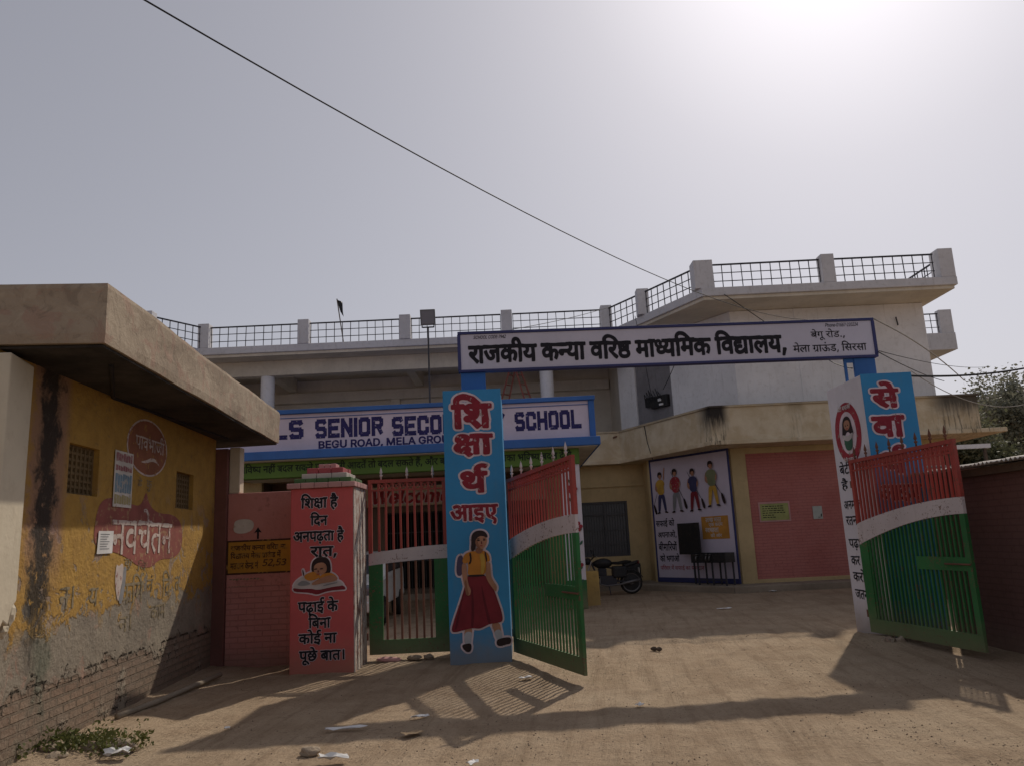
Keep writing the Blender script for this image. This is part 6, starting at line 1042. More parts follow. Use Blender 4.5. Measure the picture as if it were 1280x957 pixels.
# ---------------------------------------------------------------- gate columns
def column(x0, x1, y0, y1, label, texts, left_white):
    t = thing('gate_column', label, 'gate column', ((x0 + x1) / 2, y0, 0))
    m = MB(); m.box(x0 + .004, x1 - .004, y0 + .012, y1, -0.1, 3.685); sh = m.build('shaft', M['column_white'] if left_white else M['column_blue'], t, bevel=0.012)
    m = MB(); m.box(x0, x1, y0, y0 + .009, -0.05, 3.69); f = m.build('painted_front', M['column_blue'], t)
    words(f, FX(y0), texts, M['ink_maroon'], omat=M['ink_pink'])
    return t, sh, f
big = dict(bold=46, outline=52, wobble=8)
colL, shL, frL = column(-0.99, -0.17, 10.8, 12.15, 'blue gate column painted with a schoolgirl in a maroon skirt', [
    ('शि', (-0.88, 3.13, -0.30, 3.64), big), ('क्षा', (-0.86, 2.74, -0.30, 3.07), big), ('र्थ', (-0.78, 2.24, -0.39, 2.65), big), ('आइए', (-0.93, 1.81, -0.27, 2.09), dict(bold=34, outline=44, wobble=8))], False)
colR, shR, frR = column(5.035, 5.77, 11.03, 12.3, 'blue and white gate column with round girl emblem behind the right leaf', [
    ('से', (5.14, 3.18, 5.55, 3.57), big), ('वा', (5.10, 2.76, 5.58, 3.08), big), ('र्थ', (5.16, 2.25, 5.52, 2.66), big), ('आइए', (5.08, 1.82, 5.68, 2.1), dict(bold=34, outline=44, wobble=8))], True)
M['shade'] = flatpaint('painted_skin_shade', (0.27, 0.12, 0.07))
gmap = lambda P: [(-0.55 + ((550 + x / 4.785) - 598) * .0112 - ((640 + y / 4.785) - 661) * .00039, 1.74 - ((640 + y / 4.785) - 661) * .0104) for x, y in P]
girl = [(M['bagp'], [(140, 250), (110, 254), (102, 300), (100, 372), (130, 380), (140, 340)]),
        (M['skin'], [(150, 690), (195, 686), (190, 740), (182, 790), (150, 785), (147, 740)]), (M['sock'], [(147, 712), (193, 712), (190, 745), (184, 792), (150, 788)]),
        (M['skin'], [(298, 668), (350, 664), (358, 710), (366, 760), (332, 765), (320, 720)]), (M['sock'], [(316, 712), (358, 704), (367, 765), (331, 770)]),
        (M['hair'], [(138, 785), (185, 778), (191, 800), (186, 828), (165, 833), (145, 815), (136, 798)]), (M['hair'], [(330, 768), (366, 756), (407, 754), (417, 770), (410, 795), (385, 797), (355, 806), (333, 800)]),
        (M['skirt'], [(163, 374), (265, 374), (290, 410), (320, 470), (342, 540), (362, 600), (370, 662), (330, 668), (290, 672), (255, 690), (230, 698), (195, 690), (140, 702), (100, 712), (72, 706), (88, 640), (115, 560), (140, 480), (152, 430)]),
        (M['skirt2'], [(190, 420), (200, 500), (205, 600), (200, 688), (186, 690), (190, 600), (188, 500)]), (M['skirt2'], [(245, 420), (265, 520), (290, 620), (300, 668), (284, 672), (270, 600), (250, 500)]), (M['skirt2'], [(150, 450), (130, 560), (108, 690), (90, 700), (112, 600), (138, 490)]),
        (M['orange'], [(190, 230), (160, 238), (142, 255), (133, 297), (160, 305), (166, 290), (170, 330), (164, 380), (265, 380), (276, 340), (272, 295), (297, 300), (291, 258), (276, 238), (250, 226), (230, 240), (212, 230)]),
        (M['hair'], [(163, 373), (265, 373), (265, 385), (163, 385)]),
        (M['skin'], [(135, 298), (160, 305), (161, 350), (166, 400), (174, 440), (187, 465), (181, 497), (160, 496), (154, 470), (149, 440), (137, 390), (131, 340)]),
        (M['skin'], [(276, 298), (297, 302), (299, 350), (302, 390), (317, 420), (337, 450), (331, 482), (318, 470), (300, 445), (280, 410), (268, 378), (277, 340)]),
        (M['hair'], [(174, 238), (186, 238), (191, 290), (178, 312), (171, 302), (182, 285)]), (M['hair'], [(262, 230), (273, 238), (281, 290), (275, 302), (270, 280)]),
        (M['shade'], [(222, 205), (250, 212), (256, 236), (230, 250), (208, 232)]), (M['yellow_p'], [(232, 250), (262, 245), (268, 300), (262, 370), (240, 372), (246, 300)]), (M['shade'], [(150, 400), (158, 405), (164, 450), (176, 490), (160, 496), (154, 470)]),
        (M['hair'], [(205, 110), (235, 103), (266, 111), (282, 135), (282, 152), (262, 148), (235, 140), (222, 160), (214, 185), (214, 208), (206, 226), (190, 232), (184, 215), (188, 180), (186, 150), (191, 127)]),
        (M['skin'], [(216, 155), (236, 138), (262, 142), (278, 154), (279, 178), (270, 202), (255, 217), (240, 222), (224, 210), (214, 192), (211, 172)]),
        (M['shade'], [(214, 160), (224, 160), (228, 190), (244, 214), (240, 222), (224, 210), (213, 192), (210, 172)]), (M['hair'], [(219, 162), (228, 158), (239, 162), (235, 170), (224, 170)]), (M['hair'], [(253, 161), (262, 158), (272, 161), (269, 169), (257, 169)]), (M['hair'], [(219, 154), (237, 149), (237, 153), (220, 158)]), (M['hair'], [(253, 152), (271, 151), (271, 154), (254, 156)]),
        (M['skirt2'], [(246, 165), (250, 180), (252, 188), (243, 188)]), (M['lip'], [(234, 197), (246, 194), (257, 197), (246, 203)])]
picture(frL, FX(10.8), [(a, gmap(p)) for a, p in girl], 'painted_girl', hm=M['ink_pink'], hd=0.024, label='painted schoolgirl with orange shirt and maroon skirt')
# emblem and upright lettering on the white side that faces the opening
TS = fr((5.039, 12.3, 0), (0, -1)); emb = []
ring = lambda r0, r1, c, n=40: None
ec = (0.60, 2.93); el2 = lambda a, b: ell(ec[0], ec[1], a, b, 36)
eg = lambda pts: [(ec[0] + .5 * x, ec[1] + .34 * y) for x, y in pts]
emb = [(M['ink_red'], el2(.46, .46)), (M['ink_pink'], el2(.30, .32)),
       (M['hair'], eg([(-.28, .62), (0, .78), (.28, .62), (.36, .2), (.42, -.1), (.25, -.15), (0, .1), (-.25, -.15), (-.42, -.1), (-.36, .2)])),
       (M['skin'], eg([(-.2, .52), (0, .58), (.2, .52), (.22, .25), (0, .08), (-.22, .25)])), (M['hair'], eg([(-.12, .36), (-.05, .36), (-.05, .3), (-.12, .3)])), (M['hair'], eg([(.05, .36), (.12, .36), (.12, .3), (.05, .3)])),
       (M['lip'], eg([(-.1, .2), (0, .15), (.1, .2), (0, .22)])), (M['leaf_p'], eg([(-.3, -.1), (0, -.22), (.3, -.1), (.26, -.7), (0, -.8), (-.26, -.7)])), (M['page'], eg([(-.4, .0), (0, -.16), (.4, .0), (.36, -.22), (0, -.4), (-.36, -.22)]))]
picture(shR, TS, emb, 'painted_emblem', v=0.0, label='round red emblem of a girl reading')
words(shR, TS, [('बेटी बचाओ', (0.36, 3.275, 0.84, 3.365), dict(bold=18, step=26)), ('बेटी पढ़ाओ', (0.36, 2.49, 0.84, 2.58), dict(bold=18, step=26))], M['ink_white'], v=0.02)
words(shR, TS, [(s, (0.13, z, 0.13 + wd, z + hh), dict(bold=18)) for s, z, wd, hh in (('बेटी', 2.33, .42, .2), ('है', 2.08, .24, .2), ('अनमोल', 1.80, .6, .18), ('रतन', 1.56, .4, .14), ('पढ़ा', 1.19, .42, .17), ('कर', .97, .32, .14), ('करो', .73, .42, .19), ('जतन', .48, .45, .14))], M['ink_black'], v=0.004)
m = MB()
for i in range(9): m.blob((4.97 + random.uniform(-.12, .3), 11.0 + random.uniform(-.2, .25), 0.03), (random.uniform(.05, .13), random.uniform(.05, .12), .06), i, .5)
o = m.build('rubble', M['concrete'], None); tagp(o, 'low heap of broken mortar at the foot of the right gate column', 'rubble')

# ---------------------------------------------------------------- red pillar
pil = thing('gate_pillar', 'short red gate pillar with stepped coloured cap and black Hindi slogan', 'gate pillar', (-2.66, 11.08, 0))
m = MB(); m.box(-3.09, -2.242, 10.66, 11.5, -0.1, 2.40); ps = m.build('shaft', M['pillar_red'], pil, bevel=0.012)
m = MB(); m.box(-2.24, -2.226, 10.672, 11.49, -0.05, 2.398); m.build('peeling_side', M['pillar_side'], pil)
for nm, mt, a, z0, z1 in (('cap_slab', 'tier_pink', .045, 2.402, 2.475), ('green_tier', 'tier_green', -.03, 2.477, 2.54), ('white_tier', 'tier_white', -.11, 2.542, 2.61), ('red_tier', 'tier_red', -.165, 2.612, 2.69), ('top_tier', 'tier_pink', -.3, 2.692, 2.755)):
    m = MB(); k = 5 if a > -.1 else 3
    x0, x1, y0, y1 = -3.09 - a, -2.242 + a, 10.66 - a, 11.5 + a
    for i in range(k):
        for j in range(k):
            if 0 < i < k - 1 and 0 < j < k - 1 and False: continue
            q = random.uniform(-.006, .006); g = .003
            m.box(x0 + (x1 - x0) * i / k + g + (q if i == 0 else 0), x0 + (x1 - x0) * (i + 1) / k - g + (q if i == k - 1 else 0), y0 + (y1 - y0) * j / k + g + (q if j == 0 else 0), y0 + (y1 - y0) * (j + 1) / k - g, z0, z1 + q * .6)
    m.build(nm, M[mt], pil, bevel=0.008)
sm = dict(bold=32, outline=34, wobble=7)
words(ps, FX(10.66), [('शिक्षा है', (-2.95, 2.10, -2.44, 2.33), sm), ('दिन', (-2.82, 1.89, -2.58, 2.08), sm), ('अनपढ़ता है', (-3.05, 1.65, -2.36, 1.88), sm), ('रात,', (-2.82, 1.46, -2.46, 1.62), sm),
                      ('पढ़ाई के', (-2.98, 0.73, -2.44, 0.96), sm), ('बिना', (-2.84, 0.56, -2.54, 0.75), sm), ('कोई ना', (-2.97, 0.35, -2.46, 0.55), sm), ('पूछे बात।', (-2.96, 0.10, -2.36, 0.33), sm)], M['ink_black'], omat=M['ink_pink'])
bmap = lambda P: [(-3.05 + ((350 + x / 11.96) - 366) * .0110 - ((680 + y / 11.96) - 697) * .0003, 1.48 - ((680 + y / 11.96) - 697) * .0108) for x, y in P]
book = [(M['hair'], [(470, 425), (463, 330), (480, 260), (540, 210), (600, 205), (690, 213), (742, 290), (755, 435), (700, 445), (560, 450)]),
        (M['skirt'], [(200, 630), (300, 655), (480, 655), (570, 685), (790, 640), (940, 622), (985, 692), (900, 690), (700, 700), (560, 752), (480, 720), (330, 700), (225, 690)]),
        (M['page'], [(203, 625), (230, 560), (300, 500), (360, 470), (480, 540), (560, 600), (640, 580), (860, 545), (930, 600), (942, 632), (790, 642), (570, 682), (480, 652), (300, 657)]),
        (M['grey_p'], [(250, 600), (330, 530), (400, 545), (480, 590), (380, 615)]), (M['grey_p'], [(640, 610), (850, 575), (860, 590), (650, 630)]),
        (M['skin'], [(500, 330), (560, 288), (640, 283), (692, 330), (692, 420), (645, 452), (560, 462), (508, 430)]),
        (M['orange'], [(355, 470), (420, 428), (500, 408), (560, 450), (605, 470), (580, 512), (480, 545), (400, 532)]),
        (M['orange'], [(600, 470), (660, 445), (745, 435), (810, 465), (870, 540), (780, 572), (640, 580), (560, 560)]),
        (M['skin'], [(500, 560), (640, 495), (760, 470), (820, 490), (862, 545), (780, 570), (640, 582), (540, 605), (470, 600)]),
        (M['hair'], [(505, 372), (555, 366), (558, 382), (510, 388)]), (M['hair'], [(590, 370), (640, 366), (640, 382), (592, 386)]), (M['skirt2'], [(566, 380), (584, 425), (560, 428)]), (M['lip'], [(545, 446), (600, 442), (598, 456), (548, 458)]),
        (M['hair'], [(336, 378), (352, 374), (372, 470), (358, 475)])]
picture(ps, FX(10.66), [(a, bmap(p)) for a, p in book], 'painted_reader', hm=M['ink_pink'], hd=0.018, label='painted child reading over an open book')

# ---------------------------------------------------------------- gate leaves
def leaf(o, d, L, label, zb, zt, arc, nb, pl, nfin, lock, group=None, red='gate_red', bar='gate_red', gbar='gate_green', wlow=(.11, .11), lockmat='gate_green', bw=.02):
    """hinge at u=0; arc=(hinge lower, hinge upper, free lower, free upper) heights of the white band"""
    t = thing('gate_leaf', label, 'gate', (o[0], o[1], 0)); T = fr((o[0], o[1], 0), d)
    top = lambda u: zt[0] + (zt[1] - zt[0]) * u / L
    rise = lambda u: math.sin(min(1, u / L) * math.pi / 2) ** 0.9
    lo = lambda u: arc[0] + (arc[2] - arc[0]) * rise(u); hi = lambda u: arc[1] + (arc[3] - arc[1]) * rise(u)
    m = MB(T); n = 26; pts = [L * i / n for i in range(n + 1)]
    m.uprism([(u, lo(u)) for u in pts] + [(u, hi(u)) for u in reversed(pts)], -0.019, 0.019); m.build('white_band', M['gate_white'], t)
    m = MB(T); wl = .055
    m.uprism([(0, hi(0) + .001), (wl, hi(wl) + .001), (wl, top(wl) - .05), (0, top(0) - .05)], -.024, .024); m.build('stile', M[red], t)
    m = MB(T); m.uprism([(L - wl, hi(L) + .001), (L, hi(L) + .001), (L, top(L) - .05), (L - wl, top(L) - .05)], -.024, .024); m.build('stile', M[red], t)
    for a, b in ((0, wlow[0]), (L - wlow[1], L)):
        m = MB(T); m.uprism([(a, zb[0] + (zb[1] - zb[0]) * a / L + pl), (b, zb[0] + (zb[1] - zb[0]) * b / L + pl), (b, lo(b) - .001), (a, lo(a) - .001)], -.021, .021); m.build('stile', M['gate_green'], t)
    m = MB(T); m.uprism([(0, zb[0]), (L, zb[1]), (L, zb[1] + pl), (0, zb[0] + pl)], -.02, .02); m.build('bottom_plate', M['gate_green'], t, bevel=.004)
    m = MB(T); m.uprism([(0, top(0) - .05), (L, top(L) - .05), (L, top(L)), (0, top(0))], -.024, .024); m.build('top_rail', M[red], t)
    m = MB(T)
    m.uprism([(wl, top(wl) - .17), (L - wl, top(L - wl) - .17), (L - wl, top(L - wl) - .145), (wl, top(wl) - .145)], -.011, .011)
    us = [wlow[0] * .5 + (L - wlow[0] * .5 - wlow[1] * .5) * (i + .5) / nb for i in range(nb)]
    for a, b in zip(us, us[1:]):
        c = (a + b) / 2; zc = top(c) - .0975; h = .045; q = (b - a) / 2 - .014
        m.bar((c - q, 0, zc - h), (c + q, 0, zc + h), .012); m.bar((c - q, .0006, zc + h), (c + q, .0006, zc - h), .0116)
    m.build('scroll_rail', M[red], t)
    m = MB(T)
    jit = [random.uniform(-.006, .006) for _ in us]
    for u, j in zip(us, jit): m.bar((u + j, 0, hi(u) + .004), (u - j * .5, 0, top(u) - .054), bw)
    m.build('red_bars', M[bar], t)
    m = MB(T)
    for u in us:
        if u < wlow[0] + .012 or u > L - wlow[1] - .012: continue
        m.bar((u, 0, zb[0] + (zb[1] - zb[0]) * u / L + pl + .001), (u, 0, lo(u) - .002), bw)
    m.build('green_bars', M[gbar], t)
    if lock:
        a, b, c, e = lock; m = MB(T); m.box(a, b, .0145, .0225, c, e); m.box(a, b, -.0225, -.0145, c, e); m.build('lock_plate', M[lockmat], t)
        m = MB(T); m.tube([(b - .42, .04, (c + e) / 2), (b + .02, .04, (c + e) / 2)], .011); m.build('bolt', M['rust'], t)
    for i in range(nfin):
        u = L * (i + .5) / nfin; m = MB(T)
        m.lathe([(.001, 0), (.012, .0), (.010, .035), (.022, .05), (.024, .06), (.008, .075), (.019, .09), (.021, .105), (.012, .145), (.001, .185)], (u, 0, top(u) + .001), n=8); m.build('spear_finial', M['gate_white'] if group != 'dark' else M['rust'], t, smooth=True)
    for hz in (zb[0] + .25, zt[0] - .35):
        m = MB(T); m.tube([(-.035, 0, hz - .05), (-.035, 0, hz + .05)], .02); m.build('hinge', M['rust'], t)
    return t
leaf((-0.13, 11.15), (0.79, -2.18), 2.32, 'open left gate leaf in red white and green, beside the painted blue column', (0.08, 0.09), (2.43, 2.52), (1.31, 1.58, 1.635, 1.84), 23, .19, 6, (1.3, 2.3, 0.89, 1.04))
leaf((4.925, 11.5), (0.32, -2.2), 2.24, 'open right gate leaf in red white and green, against the dark shed', (0.075, 0.08), (2.50, 2.53), (1.28, 1.58, 1.645, 1.84), 25, .19, 8, (1.25, 2.22, 0.98, 1.14), group='dark', wlow=(.2, .09), bw=.026)
leaf((-2.205, 11.58), (1, 0.0), 1.15, 'narrow closed wicket gate between the red pillar and blue column', (0.07, 0.07), (2.55, 2.54), (1.31, 1.475, 1.37, 1.565), 9, .2, 3, None, wlow=(.2, .2), gbar='rust', bar='gate_red', red='gate_red', bw=.03)

# ---------------------------------------------------------------- overhead sign
SO = (-0.79, 11.35, 0); SDv = (6.42, 0.30); TB = fr(SO, SDv); SLn = 6.43
sg = thing('overhead_sign', 'long white Hindi school name board spanning both gate columns', 'sign', (2.4, 11.5, 4.07))
m = MB(TB); m.box(0.03, SLn - .03, -0.10, 0.0, 4.10, 4.64); sb = m.build('board', M['sign_white'], sg)
m = MB(TB); m.box(0, SLn, -.11, .02, 4.642, 4.685); m.box(0, SLn, -.11, .02, 4.062, 4.098); m.box(-.006, .042, -.108, .018, 4.1, 4.64); m.box(SLn - .042, SLn + .006, -.108, .018, 4.1, 4.64); m.build('frame', M['navy'], sg, bevel=.006)
hv = dict(bold=42, wobble=7)
words(sb, TB, [('राजकीय कन्या वरिष्ठ माध्यमिक विद्यालय,', (0.15, 4.135, 5.02, 4.58), hv), ('बेगू रोड.,', (5.42, 4.355, 5.95, 4.535), dict(bold=8, wobble=8)), ('मेला ग्राऊंड, सिरसा', (5.12, 4.155, 6.27, 4.335), dict(bold=10, wobble=8)),
               ('SCHOOL CODE-7942', (0.24, 4.565, 0.73, 4.62), dict(bold=16, slant=.25, wobble=3)), ('Phone-01667-220224', (5.66, 4.56, 6.18, 4.62), dict(bold=10, slant=.25, wobble=3))], M['ink_black'])
m = MB(TB); m.box(0.03, 0.40, -.09, -.03, 3.66, 4.06); m.build('post', M['post_blue'], sg, bevel=.006)
m = MB(TB); m.box(SLn - .37, SLn - .04, -.09, -.03, 3.66, 4.06); m.build('post', M['post_blue'], sg, bevel=.006)
m = MB(TB); m.box(SLn - .52, SLn - .485, -.08, -.045, 3.66, 4.06); m.box(SLn - .484, SLn - .371, -.08, -.045, 4.0, 4.06); m.build('angle_strut', M['post_blue'], sg)

# ---------------------------------------------------------------- cables overhead
def wire(name, a, b, sag, r, mat, label, n=24):
    a = Vector(a); b = Vector(b); pts = []
    for i in range(n + 1):
        t = i / n; p = a.lerp(b, t); p.z -= sag * 4 * t * (1 - t); pts.append(p)
    m = MB(); m.tube(pts, r, 6); o = m.build(name, M[mat], None, smooth=True); return tagp(o, label, 'cable')
wire('overhead_cable', (-2.34, 4.0, 4.99), (7.87, 19.8, 6.87), .5, .006, 'cable', 'long black overhead cable crossing the open sky from the upper left')
wire('overhead_cable', (5.65, 11.66, 4.67), (10.63, 18.0, 4.75), -.12, .012, 'cable_pale', 'grey cable running down from the top right corner of the overhead sign')
wire('overhead_cable', (5.76, 11.4, 3.72), (9.4, 13.2, 4.16), .10, .017, 'cable', 'thick black cable from the right gate column to the right edge')
wire('overhead_cable', (5.62, 11.6, 4.13), (10.73, 19.0, 4.93), .05, .008, 'cable', 'thin cable from under the sign down to the balcony end')
wire('overhead_cable', (5.64, 11.62, 4.15), (15.07, 24.0, 6.2), .12, .006, 'cable', 'faint level cable from the sign towards the trees')
wire('overhead_cable', (6.6, 12.6, 4.0), (10.3, 15.0, 3.8), .35, .007, 'cable_pale', 'pale drooping cable in front of the dark trees')
wire('overhead_cable', (8.21, 19.9, 5.88), (5.2, 11.62, 3.9), .05, .009, 'cable', 'short cable from the white school wall to the right sign post')
wire('overhead_cable', (3.21, 23.7, 8.63), (0.06, 19.0, 6.77), .05, .009, 'cable', 'cable from the roof corner post down behind the sign')
wire('overhead_cable', (5.76, 19.9, 7.71), (7.6, 19.95, 6.2), -.02, .01, 'cable', 'slanting cable hanging off the roof slab above the sign')
wire('overhead_cable', (4.93, 22.5, 6.6), (4.45, 22.55, 5.7), .03, .012, 'cable', 'thick cable dropping into the junction box')
wire('overhead_cable', (3.75, 22.3, 7.9), (4.15, 22.9, 5.6), -.1, .009, 'cable', 'thin cable from the roof edge to the junction box')
jb = thing('junction_box', 'grimy black electric junction box on the bare grey panel', 'electric box', (4.3, 23.3, 5.5))
TJ = fr((3.53, 25.33, 0), dch)
m = MB(TJ); m.box(1.55, 2.25, -.05, .1, 5.36, 5.72); m.box(1.25, 1.56, -.05, .06, 5.45, 5.75); m.build('box', M['black'], jb, bevel=.01)
m = MB(TJ); m.box(1.9, 2.02, .1, .13, 5.54, 5.62); m.box(1.95, 2.1, .1, .14, 5.4, 5.46); m.build('fuse', M['litter'], jb)
m = MB(TJ)
for i in range(7): m.tube([(1.3 + .12 * i, .1, 5.72), (1.35 + .1 * i, .16, 5.85 + .05 * (i % 3)), (1.5 + .09 * i, .12, 5.6)], .012, 5)
m.build('wire_loop', M['cable'], jb)

# ---------------------------------------------------------------- flood lamp, flag, ladder
fl = thing('flood_light', 'grey square flood light on a thin pole above the name board', 'lamp', (-2.06, 19, 3.8))
m = MB(); m.tube([(-2.06, 19, 3.8), (-2.06, 19, 6.93)], .022); m.build('pole', M['iron'], fl)
m = MB(); m.bar((-2.2, 19, 6.93), (-1.92, 19, 6.93), .03); m.bar((-2.21, 19, 6.92), (-2.21, 19.0, 7.02), .025); m.bar((-1.91, 19, 6.92), (-1.91, 19, 7.02), .025); m.build('bracket', M['iron'], fl)
T = Matrix.Translation((-2.06, 19, 7.19)) @ Matrix.Rotation(R(14), 4, 'X') @ Matrix.Rotation(R(4), 4, 'Z')
m = MB(T); m.box(-.19, .19, -.06, .06, -.2, .2); hb = m.build('housing', M['lamp_body'], fl, bevel=.012)
m = MB(T); m.box(-.155, .155, -.068, -.061, -.165, .165); m.build('lamp_glass', M['lampglass'], hb)
m = MB(T)
for i in range(7): m.box(-.16 + .05 * i, -.15 + .05 * i, .061, .1, -.17, .17)
m.build('cooling_fin', M['lamp_body'], hb)
fg = thing('roof_flag', 'small dark flag hanging on a leaning stick behind the roof railing', 'flag', (-5.44, 24.6, 7.93))
m = MB(); m.tube([(-5.42, 24.6, 7.93), (-5.66, 24.6, 9.62)], .018); m.build('stick', M['trunk'], fg)
m = MB(); n = 8
vs = []; fs = []
for i in range(n + 1):
    for j in range(5):
        t = j / 4; vs.append((-5.66 + .015 * i + t * .17 * (1 - i / n * .4), 24.6 + .035 * math.sin(t * 7 + i * .7), 9.60 - .055 * i - t * .1 * (1 + i * .08)))
for i in range(n):
    for j in range(4): fs.append((i * 5 + j, i * 5 + j + 1, i * 5 + j + 6, i * 5 + j + 5))
m.add(vs, fs); o = m.build('cloth', M['black'], fg, smooth=True); s_ = o.modifiers.new('solid', 'SOLIDIFY'); s_.thickness = .008
ld = thing('step_ladder', 'rusty red A-frame ladder standing on the upper veranda', 'ladder', (0.1, 24.75, 3.95))
for s_ in (-1, 1):
    m = MB(); a = [(0.12 + s_ * .9, 24.3 + q * .36, 3.96) for q in (0, 1)]; b = [(0.12 + s_ * .06, 24.4 + q * .22, 7.05) for q in (0, 1)]
    a = [(p[0] + (q - .5) * .34, p[1], p[2]) for q, p in enumerate(a)]; b = [(p[0] + (q - .5) * .16, p[1], p[2]) for q, p in enumerate(b)]
    for p, q in zip(a, b):
        m = MB(); m.bar(p, q, .05)
        m.build('stile', M['ladder'], ld); m = MB()
    for k in range(1, 10):
        t = k / 10; m = MB(); m.bar(Vector(a[0]).lerp(Vector(b[0]), t), Vector(a[1]).lerp(Vector(b[1]), t), .03); m.build('rung', M['ladder'], ld)

# ---------------------------------------------------------------- cleaning poster, board and water stand
PD = (1.7, -2.55); PT = fr((4.03, 23.46, 0), PD)
po = thing('cleanliness_poster', 'tall white cleanliness poster of four sweepers in a blue frame', 'poster', (4.9, 22.2, 0.2))
m = MB(PT); m.box(.06, 3.02, .012, .03, .30, 3.66); pb = m.build('sheet', M['posterw'], po)
m = MB(PT); m.box(0, 3.08, .01, .04, 3.662, 3.74); m.box(0, 3.08, .01, .04, .17, .298); m.box(0, .058, .01, .04, .3, 3.66); m.box(3.022, 3.08, .01, .04, .3, 3.66); m.build('frame', M['navy'], po, bevel=.005)
def sweeper(cu, w0, h, shirt, pants, broom, arm):
    f = lambda P: [(cu + x * h * 1.12, w0 + y * h) for x, y in P]
    L = [(M['hair'], f([(broom[0], broom[1]), (broom[0] + .012, broom[1] + .01), (broom[2] + .012, broom[3]), (broom[2] - .006, broom[3])])),
         (M['hair'], f([(broom[2] - .02, broom[3] + .02), (broom[2] + .03, broom[3] + .03), (broom[2] + .11, broom[3] - .2), (broom[2] + .03, broom[3] - .23)]))]
    L += [(pants, f([(-.09, .47), (.1, .47), (.12, .3), (.15, .05), (.08, .04), (.04, .25), (.01, .4), (-.02, .25), (-.06, .03), (-.13, .03), (-.11, .25)])),
          (M['hair'], f([(-.13, .04), (-.06, .04), (-.05, 0), (-.17, -.01)])), (M['hair'], f([(.07, .05), (.15, .05), (.2, .0), (.08, .01)])),
          (M['skin'], f([(-.13, .78), (-.17, .66), (-.17, .55), (-.06, .5), (-.05, .54), (-.12, .58), (-.09, .75)])), (M['skin'], f(arm)),
          (shirt, f([(-.1, .8), (.0, .825), (.1, .8), (.14, .7), (.1, .66), (.11, .45), (-.1, .45), (-.1, .66), (-.15, .68)])),
          (M['hair'], f([(-.07, .93), (-.05, 1.0), (.03, 1.01), (.07, .96), (.065, .86), (-.06, .86)])), (M['skin'], f([(-.045, .93), (.05, .94), (.05, .86), (.015, .82), (-.03, .84)]))]
    return L
up_ = [(.09, .78), (.13, .8), (.15, .98), (.17, 1.1), (.14, 1.1), (.11, .95)]; dn = [(.1, .77), (.15, .7), (.14, .58), (.04, .52), (.04, .56), (.11, .6)]
LY = sweeper(.42, 2.12, 1.2, M['yellow_p'], M['navy_p'], (-.12, .5, -.25, .2), up_) + sweeper(1.04, 2.12, 1.24, M['ink_red'], M['grey_p'], (-.12, .95, .2, .28), dn) + \
     sweeper(1.74, 2.12, 1.18, M['navy_p'], M['skirt'], (-.16, .95, .2, .26), dn) + sweeper(2.44, 2.2, 1.24, M['olive_p'], M['yellow_p'], (-.12, .8, .22, .26), dn)
picture(pb, PT, LY, 'printed_sweepers', v=.034)
words(pb, PT, [('सफाई को', (.10, 1.72, .86, 1.98), dict(bold=22)), ('अपनाओ,', (.14, 1.40, .90, 1.64), dict(bold=22)), ('बीमारियों', (.14, 1.05, .88, 1.33), dict(bold=22)), ('को भगाओ', (.16, .74, .94, .98), dict(bold=22))], M['ink_black'], v=.034)
words(pb, PT, [('परिसर में सफाई का योगदान', (.15, .50, 1.85, .66), dict(bold=10, step=24))], M['ink_red'], v=.034)
m = MB(PT); m.box(1.9, 2.86, .032, .036, 1.34, 1.95); ob = m.build('orange_panel', M['banner_orange'], pb)
words(ob, PT, [('स्वच्छ भारत', (2.06, 1.79, 2.62, 1.91), dict(bold=14, step=22)), ('एक कदम', (2.16, 1.66, 2.66, 1.77), dict(bold=14, step=22)), ('स्वच्छता', (2.02, 1.52, 2.5, 1.64), dict(bold=14, step=22)), ('की ओर', (2.2, 1.39, 2.6, 1.5), dict(bold=14, step=22))], M['ink_white'], v=.041)
bd = thing('black_board', 'dark board on a single leg in front of the poster', 'board', (4.8, 22.2, 0.16))
m = MB(PT); m.box(1.24, 2.04, .28, .32, .95, 1.80); m.build('panel', M['black'], bd, bevel=.006); m = MB(PT); m.bar((1.72, .27, .16), (1.72, .27, 1.2), .04); m.build('leg', M['iron'], bd)
ws_ = thing('drinking_water_stand', 'dark water trough with steel taps on thin legs before the poster', 'water stand', (5.2, 21.6, 0.16))
U = 1.95
m = MB(PT); m.box(U, U + 1.2, .25, .62, .74, .78); m.box(U, U + 1.2, .25, .275, .781, .99); m.box(U, U + 1.2, .595, .62, .781, .97); m.box(U, U + .025, .276, .594, .781, .99); m.box(U + 1.175, U + 1.2, .276, .594, .781, .99); m.build('trough', M['black'], ws_, bevel=.005)
for u in (U + .2, U + .7, U + 1.14):
    for v_ in (.28, .58):
        m = MB(PT); m.bar((u, v_, .14), (u, v_, .738), .035); m.build('leg', M['iron'], ws_)
m = MB(PT); m.bar((U + .2, .58, .3), (U + 1.14, .58, .3), .025); m.build('stretcher', M['iron'], ws_)
for u in (U + .25, U + .6, U + .72):
    m = MB(PT); m.tube([(u, .62, .9), (u, .68, .91), (u, .7, .86), (u, .7, .8)], .02); m.lathe([(.001, .97), (.035, .965), (.035, .95), (.001, .945)], (u, .66, 0), n=8); m.build('tap', M['steel'], ws_, smooth=True)
T = FX(21.12)
nt = thing('wall_notice', 'yellow green framed notice on the pink school wall', 'notice', (6.85, 21.1, 2)); m = MB(T); m.box(6.48, 7.24, .004, .012, 1.76, 2.2); o = m.build('sheet', M['notice_green'], nt)
